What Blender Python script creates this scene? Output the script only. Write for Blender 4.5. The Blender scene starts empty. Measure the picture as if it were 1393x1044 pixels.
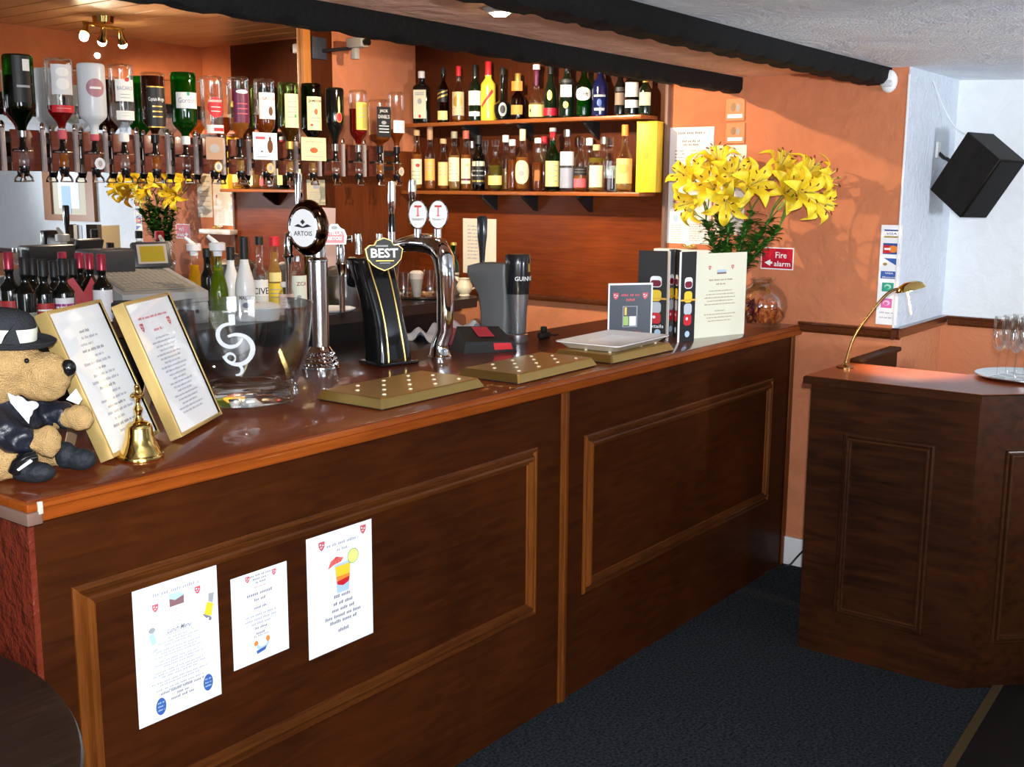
import bpy, bmesh, math, random
from mathutils import Matrix, Vector, Euler
PI = math.pi; R = math.radians
SC = bpy.context.scene
COL = SC.collection
random.seed(7)

# ---------------------------------------------------------------- camera
CAMR = Vector((0.607238, -0.134012, 0.783135)).normalized()
_M = [[0.607236, -0.79449858, 0.0060372], [-0.13401876, -0.1099144, -0.98486435], [0.78313691, 0.59723599, -0.17322169]]
_r, _d, _f = [Vector(v) for v in _M]
_f.normalize(); _r = (_r - _f * _r.dot(_f)).normalized(); _d = _f.cross(_r)
CAM = Vector((0, 0, 1.62)); FPX = 1518.0
cd = bpy.data.cameras.new('camera'); cam = bpy.data.objects.new('camera', cd); COL.objects.link(cam)
cd.sensor_width = 36.0; cd.lens = FPX / 1393 * 36; cd.clip_start = 0.05; cd.clip_end = 60
cam.matrix_world = Matrix(((_r.x, -_d.x, -_f.x, CAM.x), (_r.y, -_d.y, -_f.y, CAM.y), (_r.z, -_d.z, -_f.z, CAM.z), (0, 0, 0, 1)))
SC.camera = cam
def at(px, py, axis, val):
    """a point of the room seen at (px, py) on the plane axis = val"""
    d = _r * ((px - 696.5) / FPX) + _d * ((py - 522) / FPX) + _f
    return CAM + d * ((val - CAM[axis]) / d[axis])

# ---------------------------------------------------------------- light
SC.view_settings.view_transform = 'Standard'; SC.view_settings.look = 'None'
SC.cycles.transparent_max_bounces = 24; SC.view_settings.gamma = 1.0; SC.view_settings.exposure = 0.38; SC.view_settings.use_curve_mapping = False
w = bpy.data.worlds.new('daylight'); SC.world = w; w.use_nodes = True
w.node_tree.nodes['Background'].inputs[0].default_value = (0.75, 0.85, 1.0, 1)
w.node_tree.nodes['Background'].inputs[1].default_value = 0.4
def area(name, loc, target, sx, sy, power, color):
    l = bpy.data.lights.new(name, 'AREA'); l.shape = 'RECTANGLE'; l.size = sx; l.size_y = sy; l.energy = power; l.color = color
    o = bpy.data.objects.new(name, l); COL.objects.link(o); o.location = loc
    o.rotation_euler = (Vector(target) - Vector(loc)).to_track_quat('-Z', 'Y').to_euler()
    return o
def spot(name, loc, target, power, color, ang, blend=0.5, rad=0.02):
    l = bpy.data.lights.new(name, 'SPOT'); l.energy = power; l.color = color; l.spot_size = R(ang); l.spot_blend = blend; l.shadow_soft_size = rad
    o = bpy.data.objects.new(name, l); COL.objects.link(o); o.location = loc
    o.rotation_euler = (Vector(target) - Vector(loc)).to_track_quat('-Z', 'Y').to_euler()
    return o
def point(name, loc, power, color, rad=0.03):
    l = bpy.data.lights.new(name, 'POINT'); l.energy = power; l.color = color; l.shadow_soft_size = rad
    o = bpy.data.objects.new(name, l); COL.objects.link(o); o.location = loc
    return o
# daylight through the window of the wall behind the camera
area('window_light_near', (-0.35, -2.45, 1.45), (1.7, 1.9, 1.2), 1.5, 1.0, 48, (0.90, 0.95, 1.0))
area('window_light_left', (-2.1, 0.2, 1.45), (1.6, 1.6, 1.4), 1.6, 1.1, 26, (0.92, 0.96, 1.0))  # added fill light; the left wall beside it has no window
# unseen fill lamp, added to brighten the white walls and the ceiling
spot('bay_window_light', (3.15, -1.9, 1.35), (4.65, 0.8, 2.12), 235, (0.84, 0.91, 1.0), 74, 0.5, 0.25)
# the flash of the camera, just above its lens
spot('camera_flash', (-0.02, -0.03, 1.72), (2.1, 1.9, 1.55), 300, (0.93, 0.96, 1.0), 100, 0.9, 0.02)
# warm halogens: the three spots of the fitting over the bar, and the small downlight
spot('bar_spot_end_wall', (3.45, 2.85, 2.27), (4.45, 2.15, 1.5), 54, (1.0, 0.72, 0.44), 85, 0.6, 0.012)
spot('bar_spot_bottles', (3.27, 2.95, 2.27), (4.36, 3.25, 1.72), 95, (1.0, 0.84, 0.62), 76, 0.8, 0.012)
spot('bar_spot_optics', (3.40, 2.80, 2.27), (3.3, 4.0, 1.85), 52, (1.0, 0.80, 0.58), 105, 0.8, 0.012)
spot('soffit_light', (2.42, 1.90, 2.04), (2.42, 2.1, 1.0), 8, (1.0, 0.80, 0.60), 110, 0.8, 0.03)

# ---------------------------------------------------------------- materials
MATS = {}
def nt(name):
    m = bpy.data.materials.new(name); m.use_nodes = True
    return m, m.node_tree.nodes, m.node_tree.links
def mat(name, col, rough=0.5, metal=0.0, spec=0.5, emit=None, estr=0.0, coat=0.0, bump=0.0, bscale=200.0, var=0.0, vscale=8.0, trans=0.0, ior=1.45, sss=0.0):
    if name in MATS: return MATS[name]
    m, n, l = nt(name); p = n['Principled BSDF']
    p.inputs['Base Color'].default_value = (*col, 1); p.inputs['Roughness'].default_value = rough
    p.inputs['Metallic'].default_value = metal; p.inputs['Specular IOR Level'].default_value = spec
    p.inputs['Coat Weight'].default_value = coat; p.inputs['Coat Roughness'].default_value = 0.08
    p.inputs['Transmission Weight'].default_value = trans; p.inputs['IOR'].default_value = ior
    if emit: p.inputs['Emission Color'].default_value = (*emit, 1); p.inputs['Emission Strength'].default_value = estr
    if bump or var:
        tc = n.new('ShaderNodeTexCoord')
    if bump:
        t = n.new('ShaderNodeTexNoise'); t.inputs['Scale'].default_value = bscale; t.inputs['Detail'].default_value = 4
        l.new(tc.outputs['Object'], t.inputs['Vector'])
        b = n.new('ShaderNodeBump'); b.inputs['Strength'].default_value = bump; b.inputs['Distance'].default_value = 0.01
        l.new(t.outputs['Fac'], b.inputs['Height']); l.new(b.outputs['Normal'], p.inputs['Normal'])
    if var:
        t = n.new('ShaderNodeTexNoise'); t.inputs['Scale'].default_value = vscale; t.inputs['Detail'].default_value = 5
        l.new(tc.outputs['Object'], t.inputs['Vector'])
        r = n.new('ShaderNodeValToRGB'); r.color_ramp.elements[0].position = 0.3; r.color_ramp.elements[1].position = 0.7
        r.color_ramp.elements[0].color = (*[c * (1 - var) for c in col], 1); r.color_ramp.elements[1].color = (*[min(1, c * (1 + var)) for c in col], 1)
        l.new(t.outputs['Fac'], r.inputs['Fac']); l.new(r.outputs['Color'], p.inputs['Base Color'])
    MATS[name] = m; return m
def wood(name, c1, c2, axis=0, rough=0.3, coat=0.5, scale=6.0, stretch=14.0, crough=0.08, spec=0.35):
    """varnished wood with the grain along one axis"""
    m, n, l = nt(name); p = n['Principled BSDF']
    tc = n.new('ShaderNodeTexCoord'); mp = n.new('ShaderNodeMapping')
    s = [stretch, stretch, stretch]; s[axis] = 1.0; mp.inputs['Scale'].default_value = s
    l.new(tc.outputs['Object'], mp.inputs['Vector'])
    t = n.new('ShaderNodeTexNoise'); t.inputs['Scale'].default_value = scale; t.inputs['Detail'].default_value = 6; t.inputs['Distortion'].default_value = 0.6
    l.new(mp.outputs['Vector'], t.inputs['Vector'])
    t2 = n.new('ShaderNodeTexNoise'); t2.inputs['Scale'].default_value = 2.2; t2.inputs['Detail'].default_value = 3
    l.new(tc.outputs['Object'], t2.inputs['Vector'])
    mx = n.new('ShaderNodeMath'); mx.operation = 'MULTIPLY_ADD'; mx.inputs[1].default_value = 0.5; l.new(t2.outputs['Fac'], mx.inputs[0])
    m2 = n.new('ShaderNodeMath'); m2.operation = 'MULTIPLY'; m2.inputs[1].default_value = 0.5; l.new(t.outputs['Fac'], m2.inputs[0]); l.new(m2.outputs[0], mx.inputs[2])
    r = n.new('ShaderNodeValToRGB'); r.color_ramp.elements[0].position = 0.36; r.color_ramp.elements[1].position = 0.64
    r.color_ramp.elements[0].color = (*c1, 1); r.color_ramp.elements[1].color = (*c2, 1)
    l.new(mx.outputs[0], r.inputs['Fac']); l.new(r.outputs['Color'], p.inputs['Base Color'])
    b = n.new('ShaderNodeBump'); b.inputs['Strength'].default_value = 0.06; b.inputs['Distance'].default_value = 0.004
    l.new(t.outputs['Fac'], b.inputs['Height']); l.new(b.outputs['Normal'], p.inputs['Normal'])
    p.inputs['Roughness'].default_value = rough; p.inputs['Coat Weight'].default_value = coat; p.inputs['Coat Roughness'].default_value = crough; p.inputs['Specular IOR Level'].default_value = spec
    MATS[name] = m; return m
def glass(name, tint, frost=0.0, refl=1.0):
    """thin glass: tinted see-through with a fresnel reflection"""
    if name in MATS: return MATS[name]
    m, n, l = nt(name); n.remove(n['Principled BSDF']); out = n['Material Output']
    tr = n.new('ShaderNodeBsdfTransparent'); tr.inputs[0].default_value = (*tint, 1)
    gl = n.new('ShaderNodeBsdfGlossy'); gl.inputs['Roughness'].default_value = 0.03 + frost * 0.3; gl.inputs[0].default_value = (1, 1, 1, 1)
    fr = n.new('ShaderNodeLayerWeight'); fr.inputs[0].default_value = 0.35
    mu = n.new('ShaderNodeMath'); mu.operation = 'MULTIPLY_ADD'; mu.inputs[1].default_value = 0.42 * refl; mu.inputs[2].default_value = 0.035
    l.new(fr.outputs['Fresnel'], mu.inputs[0])
    mix = n.new('ShaderNodeMixShader'); l.new(mu.outputs[0], mix.inputs[0]); l.new(tr.outputs[0], mix.inputs[1]); l.new(gl.outputs[0], mix.inputs[2])
    last = mix
    if frost:
        df = n.new('ShaderNodeBsdfDiffuse'); df.inputs[0].default_value = (0.8, 0.84, 0.88, 1)
        m3 = n.new('ShaderNodeMixShader'); m3.inputs[0].default_value = frost
        l.new(mix.outputs[0], m3.inputs[1]); l.new(df.outputs[0], m3.inputs[2]); last = m3
    l.new(last.outputs[0], out.inputs['Surface']); MATS[name] = m; return m
def liquid(name, col, dens=0.5):
    if name in MATS: return MATS[name]
    m, n, l = nt(name); n.remove(n['Principled BSDF']); out = n['Material Output']
    tr = n.new('ShaderNodeBsdfTransparent'); tr.inputs[0].default_value = (*col, 1)
    tl = n.new('ShaderNodeBsdfTranslucent'); tl.inputs[0].default_value = (*col, 1)
    df = n.new('ShaderNodeBsdfDiffuse'); df.inputs[0].default_value = (*[c * 0.7 for c in col], 1)
    a = n.new('ShaderNodeMixShader'); a.inputs[0].default_value = 0.5; l.new(tl.outputs[0], a.inputs[1]); l.new(df.outputs[0], a.inputs[2])
    b = n.new('ShaderNodeMixShader'); b.inputs[0].default_value = dens; l.new(tr.outputs[0], b.inputs[1]); l.new(a.outputs[0], b.inputs[2])
    l.new(b.outputs[0], out.inputs['Surface']); MATS[name] = m; return m
def plaster(name, col, bscale=9.0, strength=0.35, fine=60.0, zsplit=None, col2=None, patch=0.06, fans=0.0):
    """painted plaster with a hand-textured relief; zsplit: another paint below that height"""
    m, n, l = nt(name); p = n['Principled BSDF']; p.inputs['Roughness'].default_value = 0.75; p.inputs['Specular IOR Level'].default_value = 0.25
    tc = n.new('ShaderNodeTexCoord')
    t = n.new('ShaderNodeTexNoise'); t.inputs['Scale'].default_value = bscale; t.inputs['Detail'].default_value = 3; t.inputs['Distortion'].default_value = 1.5
    t2 = n.new('ShaderNodeTexNoise'); t2.inputs['Scale'].default_value = fine; t2.inputs['Detail'].default_value = 5
    l.new(tc.outputs['Object'], t.inputs['Vector']); l.new(tc.outputs['Object'], t2.inputs['Vector'])
    ad = n.new('ShaderNodeMath'); ad.operation = 'MULTIPLY_ADD'; ad.inputs[1].default_value = 0.5
    l.new(t2.outputs['Fac'], ad.inputs[0]); l.new(t.outputs['Fac'], ad.inputs[2])
    height = ad.outputs[0]
    if fans:   # overlapping brushed arcs
        vo = n.new('ShaderNodeTexVoronoi'); vo.inputs['Scale'].default_value = 2.4; l.new(tc.outputs['Object'], vo.inputs['Vector'])
        fm = n.new('ShaderNodeMath'); fm.operation = 'MULTIPLY'; fm.inputs[1].default_value = 70.0; l.new(vo.outputs['Distance'], fm.inputs[0])
        fs = n.new('ShaderNodeMath'); fs.operation = 'SINE'; l.new(fm.outputs[0], fs.inputs[0])
        fa = n.new('ShaderNodeMath'); fa.operation = 'MULTIPLY_ADD'; fa.inputs[1].default_value = fans; l.new(fs.outputs[0], fa.inputs[0]); l.new(height, fa.inputs[2]); height = fa.outputs[0]
    b = n.new('ShaderNodeBump'); b.inputs['Strength'].default_value = strength; b.inputs['Distance'].default_value = 0.02
    l.new(height, b.inputs['Height']); l.new(b.outputs['Normal'], p.inputs['Normal'])
    r = n.new('ShaderNodeValToRGB'); r.color_ramp.elements[0].position = 0.35; r.color_ramp.elements[1].position = 0.65
    r.color_ramp.elements[0].color = (*[c * (1 - patch) for c in col], 1); r.color_ramp.elements[1].color = (*[min(1, c * (1 + patch)) for c in col], 1)
    l.new(t.outputs['Fac'], r.inputs['Fac']); last = r.outputs['Color']
    if zsplit is not None:
        sp = n.new('ShaderNodeSeparateXYZ'); l.new(tc.outputs['Object'], sp.inputs[0])
        gt = n.new('ShaderNodeMath'); gt.operation = 'GREATER_THAN'; gt.inputs[1].default_value = zsplit; l.new(sp.outputs['Z'], gt.inputs[0])
        mx = n.new('ShaderNodeMix'); mx.data_type = 'RGBA'; l.new(gt.outputs[0], mx.inputs[0]); mx.inputs[6].default_value = (*col2, 1); l.new(last, mx.inputs[7]); last = mx.outputs[2]
    l.new(last, p.inputs['Base Color'])
    MATS[name] = m; return m
WOODX = wood('mahogany_grain_along', (0.028, 0.0072, 0.0020), (0.062, 0.0148, 0.0030), 0, 0.45, 0.02, 7.0, 7.0, crough=0.2, spec=0.08)
WOODZ = WOODX
TOPW = wood('varnished_bar_top', (0.070, 0.012, 0.003), (0.150, 0.028, 0.006), 0, 0.3, 0.55, crough=0.06, spec=0.2)
NOSE = wood('bar_top_nosing', (0.18, 0.034, 0.004), (0.30, 0.066, 0.008), 0, 0.35, 0.15, crough=0.12, spec=0.15)
DESKW = wood('desk_walnut', (0.012, 0.0038, 0.0014), (0.046, 0.0135, 0.0035), 1, 0.45, 0.03, 5.0, 8.0, 0.25, 0.10)
DESKT = wood('desk_top_wood', (0.16, 0.030, 0.009), (0.25, 0.055, 0.014), 1, 0.35, 0.15, crough=0.18, spec=0.25)
PANELW = wood('reddish_panelling', (0.11, 0.019, 0.004), (0.20, 0.042, 0.008), 1, 0.4, 0.06, crough=0.15, spec=0.15)
SHELFW = wood('shelf_wood', (0.26, 0.070, 0.015), (0.36, 0.105, 0.024), 1, 0.35, 0.4)
DARKW = wood('dark_wood', (0.02, 0.007, 0.003), (0.05, 0.016, 0.006), 0, 0.35, 0.3)
ORANGE = plaster('orange_paint', (0.57, 0.200, 0.092), 7.0, 0.25, 50.0)
WHITEP = plaster('white_paint', (0.80, 0.83, 0.84), 10.0, 0.2, 90.0, zsplit=1.045, col2=(0.60, 0.22, 0.10), patch=0.02)
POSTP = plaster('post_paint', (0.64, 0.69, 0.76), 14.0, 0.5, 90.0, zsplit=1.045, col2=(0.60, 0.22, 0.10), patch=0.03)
CEILP = plaster('ceiling_artex', (0.88, 0.93, 1.0), 3.0, 0.8, 120.0, patch=0.06, fans=0.05)
SOFFIT = plaster('soffit_artex', (0.86, 0.52, 0.38), 6.0, 0.6, 60.0, patch=0.08)
BEAMB = mat('black_beam', (0.006, 0.006, 0.006), 0.75, spec=0.2, bump=0.6, bscale=45)
CHROME = mat('chrome', (0.82, 0.83, 0.85), 0.07, 1.0)
STEEL = mat('steel', (0.5, 0.5, 0.52), 0.28, 1.0)
BRASS = mat('brass', (0.80, 0.55, 0.18), 0.14, 1.0)
BRASSD = mat('brushed_brass', (0.58, 0.40, 0.13), 0.34, 1.0, bump=0.05, bscale=300)
BLACK = mat('gloss_black', (0.006, 0.006, 0.007), 0.08, coat=0.6)
BLACKM = mat('matt_black', (0.012, 0.012, 0.013), 0.5)
WHITE = mat('white_plastic', (0.85, 0.86, 0.87), 0.35)
PAPER = mat('white_paper', (0.90, 0.92, 0.94), 0.7)
INK = mat('grey_ink', (0.36, 0.37, 0.46), 0.8)
INKD = mat('dark_ink', (0.20, 0.20, 0.27), 0.8); INKB = mat('black_ink', (0.02, 0.02, 0.025), 0.8)
CREAM = mat('cream_label', (0.82, 0.72, 0.42), 0.55)
CREAMC = mat('cream_card', (0.80, 0.79, 0.62), 0.6)
RED = mat('red_print', (0.60, 0.02, 0.03), 0.5)
PINKR = mat('rose_print', (0.62, 0.10, 0.13), 0.6)
YEL = mat('yellow_print', (0.88, 0.62, 0.04), 0.5)
BLUE = mat('blue_print', (0.04, 0.12, 0.42), 0.5)
GREEN = mat('green_print', (0.03, 0.38, 0.12), 0.5)
GREY = mat('grey_print', (0.35, 0.36, 0.38), 0.5)
ORP = mat('orange_print', (0.85, 0.26, 0.04), 0.5)
GOLD = mat('gold_print', (0.62, 0.42, 0.10), 0.35, 0.6)
ETCH = glass('etched_glass', (0.9, 0.93, 0.97), 0.62)
BOWLG = glass('heavy_glass', (0.95, 0.96, 0.965), 0, 1.9)
CORK = mat('cork', (0.55, 0.36, 0.18), 0.8)
CLEAR = glass('clear_glass', (0.96, 0.97, 0.97))
FINE = glass('fine_glass', (0.985, 0.985, 0.985), 0, 0.8)
GREENG = glass('green_glass', (0.05, 0.55, 0.10))
DGREEN = glass('dark_green_glass', (0.03, 0.10, 0.02), 0, 0.8)
PALEG = glass('pale_green_glass', (0.60, 0.75, 0.35))
FROST = glass('frosted_glass', (0.9, 0.93, 0.95), 0.75)
BROWNG = glass('brown_glass', (0.28, 0.09, 0.02))
BOTB = mat('black_bottle', (0.005, 0.006, 0.005), 0.06, coat=0.5)
BOTG = mat('green_black_bottle', (0.004, 0.012, 0.005), 0.06, coat=0.5)

# ---------------------------------------------------------------- mesh builder
def frame(o, u, v):
    """matrix: local x along u, local y along v, z = u x v, origin o"""
    u = Vector(u).normalized(); v = Vector(v); v = (v - u * v.dot(u)).normalized(); w_ = u.cross(v)
    return Matrix(((u.x, v.x, w_.x, o[0]), (u.y, v.y, w_.y, o[1]), (u.z, v.z, w_.z, o[2]), (0, 0, 0, 1)))
_tc = {}
def text_geo(s, bold=0.0):
    k = (s, bold)
    if k not in _tc:
        c = bpy.data.curves.new('t', 'FONT'); c.body = s; c.size = 1; c.resolution_u = 2; c.offset = bold
        c.align_x = 'CENTER'; c.align_y = 'CENTER'
        o = bpy.data.objects.new('t', c); COL.objects.link(o); bpy.context.view_layer.update()
        me = bpy.data.meshes.new_from_object(o.evaluated_get(bpy.context.evaluated_depsgraph_get()))
        vs = [v.co.copy() for v in me.vertices]; fs = [tuple(p.vertices) for p in me.polygons]
        bpy.data.objects.remove(o); bpy.data.curves.remove(c); bpy.data.meshes.remove(me)
        if vs:
            x0 = min(v.x for v in vs); x1 = max(v.x for v in vs); y0 = min(v.y for v in vs); y1 = max(v.y for v in vs)
            cx, cy = (x0 + x1) / 2, (y0 + y1) / 2
            vs = [Vector((v.x - cx, v.y - cy, 0)) for v in vs]; dim = (x1 - x0, y1 - y0)
        else: dim = (1, 1)
        _tc[k] = (vs, fs, dim)
    return _tc[k]
class MB:
    def __init__(s): s.v = []; s.f = []; s.mi = []; s.sm = []; s.mats = []; s.T = Matrix.Identity(4); s.wrap = None
    def add(s, vs, fs, m, smooth=False, T=None):
        if m not in s.mats: s.mats.append(m)
        k = s.mats.index(m); b = len(s.v); M = s.T if T is None else s.T @ T
        for v in vs:
            v = Vector(v)
            if s.wrap: v = s.wrap(v)
            s.v.append(M @ v)
        for f in fs: s.f.append(tuple(i + b for i in f)); s.mi.append(k); s.sm.append(smooth)
        return s
    def bm(s, bmx, m, smooth=False, T=None):
        bmx.verts.index_update()
        s.add([v.co for v in bmx.verts], [[v.index for v in f.verts] for f in bmx.faces], m, smooth, T); bmx.free(); return s
    def box(s, x0, x1, y0, y1, z0, z1, m, bev=0.0, T=None, seg=2):
        vs = [(x, y, z) for x in (x0, x1) for y in (y0, y1) for z in (z0, z1)]
        fs = [(0, 1, 3, 2), (4, 6, 7, 5), (0, 4, 5, 1), (2, 3, 7, 6), (0, 2, 6, 4), (1, 5, 7, 3)]
        if not bev: return s.add(vs, fs, m, False, T)
        b = bmesh.new(); bv = [b.verts.new(v) for v in vs]
        for f in fs: b.faces.new([bv[i] for i in f])
        bmesh.ops.bevel(b, geom=list(b.edges), offset=bev, segments=seg, affect='EDGES', profile=0.5)
        return s.bm(b, m, True, T)
    def lathe(s, prof, m, seg=24, T=None, smooth=True, sq=None, caps=True, a0=0, a1=2 * PI):
        """prof [(r, z)]; sq = (n, rmin): squarish section where r > rmin"""
        vs = []; n = len(prof); full = abs(a1 - a0 - 2 * PI) < 1e-6; cnt = seg if full else seg + 1
        for r, z in prof:
            for k in range(cnt):
                a = a0 + (a1 - a0) * k / seg; c, d = math.cos(a), math.sin(a); q = r
                if sq and r > sq[1]: q = r / (abs(c) ** sq[0] + abs(d) ** sq[0]) ** (1 / sq[0])
                vs.append((q * c, q * d, z))
        fs = []
        for i in range(n - 1):
            for k in range(seg):
                k2 = (k + 1) % cnt if full else k + 1
                fs.append((i * cnt + k, i * cnt + k2, (i + 1) * cnt + k2, (i + 1) * cnt + k))
        if caps and full:
            if prof[0][0] > 1e-5: fs.append(tuple(reversed(range(cnt))))
            if prof[-1][0] > 1e-5: fs.append(tuple((n - 1) * cnt + k for k in range(cnt)))
        return s.add(vs, fs, m, smooth, T)
    def tube(s, pts, rad, m, seg=8, T=None, caps=True, flat=1.0):
        pts = [Vector(p) for p in pts]; n = len(pts); vs = []; up = None
        if not isinstance(rad, (list, tuple)): rad = [rad] * n
        for i, p in enumerate(pts):
            t = (pts[min(i + 1, n - 1)] - pts[max(i - 1, 0)]).normalized()
            if up is None:
                up = Vector((0, 0, 1)) if abs(t.z) < 0.9 else Vector((1, 0, 0))
            x = up.cross(t).normalized(); up = t.cross(x).normalized()
            for k in range(seg):
                a = 2 * PI * k / seg; vs.append(p + x * (math.cos(a) * rad[i]) + up * (math.sin(a) * rad[i] * flat))
        fs = [(i * seg + k, i * seg + (k + 1) % seg, (i + 1) * seg + (k + 1) % seg, (i + 1) * seg + k) for i in range(n - 1) for k in range(seg)]
        if caps: fs.append(tuple(reversed(range(seg)))); fs.append(tuple((n - 1) * seg + k for k in range(seg)))
        return s.add(vs, fs, m, True, T)
    def prism(s, poly, z0, z1, m, T=None, smooth=False, top=None):
        n = len(poly); tp = top or poly
        vs = [(x, y, z0) for x, y in poly] + [(x, y, z1) for x, y in tp]
        fs = [tuple(reversed(range(n))), tuple(range(n, 2 * n))] + [(k, (k + 1) % n, n + (k + 1) % n, n + k) for k in range(n)]
        return s.add(vs, fs, m, smooth, T)
    def ball(s, c, r, m, T=None, seg=16, rings=10):
        r = r if isinstance(r, (tuple, list)) else (r, r, r); vs = []; fs = []
        for i in range(rings + 1):
            a = PI * i / rings
            for k in range(seg):
                b = 2 * PI * k / seg; vs.append((c[0] + r[0] * math.sin(a) * math.cos(b), c[1] + r[1] * math.sin(a) * math.sin(b), c[2] - r[2] * math.cos(a)))
        for i in range(rings):
            for k in range(seg): fs.append((i * seg + k, i * seg + (k + 1) % seg, (i + 1) * seg + (k + 1) % seg, (i + 1) * seg + k))
        return s.add(vs, fs, m, True, T)
    # flat marks in the local xy plane, a hair above it
    def poly(s, pts, m, z=0.0, T=None): return s.add([(p[0], p[1], z) for p in pts], [tuple(range(len(pts)))], m, False, T)
    def rect(s, x0, x1, y0, y1, m, z=0.0, T=None, nx=1):
        vs = []; fs = []
        for k in range(nx + 1):
            x = x0 + (x1 - x0) * k / nx; vs += [(x, y0, z), (x, y1, z)]
        for k in range(nx): fs.append((2 * k, 2 * k + 2, 2 * k + 3, 2 * k + 1))
        return s.add(vs, fs, m, False, T)
    def oval(s, cx, cy, rx, ry, m, z=0.0, n=12):
        vs = []
        for k in range(n + 1):
            a = PI * k / n; x = cx - rx * math.cos(a); h = ry * math.sin(a); vs += [(x, cy - h, z), (x, cy + h, z)]
        return s.add(vs, [(2 * k, 2 * k + 2, 2 * k + 3, 2 * k + 1) for k in range(n)], m)
    def disc(s, cx, cy, rx, ry, m, z=0.0, seg=20, T=None):
        return s.poly([(cx + rx * math.cos(2 * PI * k / seg), cy + ry * math.sin(2 * PI * k / seg)) for k in range(seg)], m, z, T)
    def text(s, t, cx, cy, w_, h, m, z=0.0, bold=0.0, shear=0.0, T=None):
        vs, fs, dim = text_geo(t, bold); sx = w_ / dim[0]; sy = h / dim[1]
        return s.add([(cx + v.x * sx + v.y * sy * shear, cy + v.y * sy, z) for v in vs], fs, m, False, T)
    def build(s, name, parent=None, loc=None, rot=None, angle=38):
        me = bpy.data.meshes.new(name); me.from_pydata([tuple(v) for v in s.v], [], s.f); 
        for m in s.mats: me.materials.append(m)
        me.polygons.foreach_set('material_index', s.mi); me.polygons.foreach_set('use_smooth', s.sm); me.update()
        b = bmesh.new(); b.from_mesh(me)
        bmesh.ops.remove_doubles(b, verts=[v for v in b.verts], dist=1e-6) if len(s.v) < 60000 else None
        b.to_mesh(me); b.free(); me.update()
        if any(s.sm): me.set_sharp_from_angle(angle=R(angle))
        o = bpy.data.objects.new(name, me); COL.objects.link(o)
        if parent: o.parent = parent
        if loc is not None: o.location = loc
        if rot is not None: o.rotation_euler = rot
        return o
def tag(o, label=None, cat=None, group=None, kind=None):
    if label: o['label'] = label
    if cat: o['category'] = cat
    if group: o['group'] = group
    if kind: o['kind'] = kind
    return o
def thing(name, label, cat, loc=(0, 0, 0), rz=0.0, group=None, rot=None):
    o = bpy.data.objects.new(name, None); COL.objects.link(o); o.empty_display_size = 0.05
    o.location = loc; o.rotation_euler = rot if rot else (0, 0, rz)
    return tag(o, label, cat, group)
def copy_tree(o, parent=None):
    c = o.copy(); COL.objects.link(c)
    if parent: c.parent = parent
    for ch in [x for x in o.children]: copy_tree(ch, c)
    return c
def struct(mb, name): return tag(mb.build(name), kind='structure')
def bez(p0, p1, p2, p3, n=12):
    p0, p1, p2, p3 = map(Vector, (p0, p1, p2, p3)); out = []
    for i in range(n + 1):
        t = i / n; out.append(p0 * (1 - t) ** 3 + p1 * 3 * t * (1 - t) ** 2 + p2 * 3 * t * t * (1 - t) + p3 * t ** 3)
    return out
def shield(mb, cx, cy, s, z=0.0002):
    mb.poly([(cx - s, cy + s), (cx + s, cy + s), (cx + s * 0.95, cy - s * 0.2), (cx + s * 0.55, cy - s * 0.85), (cx, cy - s * 1.3), (cx - s * 0.55, cy - s * 0.85), (cx - s * 0.95, cy - s * 0.2)], PINKR, z)
    mb.disc(cx - s * 0.4, cy + s * 0.35, s * 0.25, s * 0.25, PAPER, z + 0.0002, 8); mb.disc(cx + s * 0.4, cy + s * 0.1, s * 0.25, s * 0.2, PAPER, z + 0.0002, 8)
    mb.rect(cx - s * 0.5, cx + s * 0.2, cy - s * 0.5, cy - s * 0.3, PAPER, z + 0.0002)
def scrawl(mb, cx, cy, w_, h, m=None, seed=0, z=0.0003, fill=0.45):
    """one line of small print: a row of word-long dashes"""
    rn = random.Random(seed * 31 + int(cy * 10000)); x = cx - w_ / 2; m = m or INK
    while x < cx + w_ / 2:
        L = min(h * rn.uniform(1.5, 4.5), cx + w_ / 2 - x)
        k = max(2, int(L / (h * 0.6)))
        for j in range(k):
            xx = x + L * j / k; up = h * (0.6 if rn.random() < 0.3 else 0.38)
            mb.poly([(xx, cy - h * 0.35), (xx + L / k * 0.68, cy - h * 0.35), (xx + L / k * 0.88, cy + up), (xx + L / k * 0.2, cy + up)], m, z)
        x += L + h * 0.6
# ---------------------------------------------------------------- the room
XE = 4.468; YB = 4.04; XR = 5.109; YP = 1.487; XL = -2.2; YF = -2.6; ZC = 2.10; ZS = 2.45
m = MB()
m.rect(XL - 0.1, XR + 0.1, YF - 0.1, YB + 0.1, MATS.get('carpet') or mat('carpet', (0.026, 0.031, 0.037), 0.95, bump=1.0, bscale=260, var=0.85, vscale=110, spec=0.1), 0.0)
struct(m, 'floor')
m = MB(); m.box(XE, XE + 0.1, YP, YB + 0.1, 0, ZS + 0.05, ORANGE); struct(m, 'wall_end')
m = MB(); m.box(XE + 0.001, XR + 0.1, YP - 0.004, YP + 0.1, 0, ZC + 0.1, POSTP); struct(m, 'wall_post')
m = MB(); m.box(XR, XR + 0.1, YF, YP, 0, ZC + 0.1, WHITEP); struct(m, 'wall_right')
m = MB(); m.box(XL, XE, YB, YB + 0.1, 0, ZS + 0.05, ORANGE); struct(m, 'wall_back')
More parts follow.
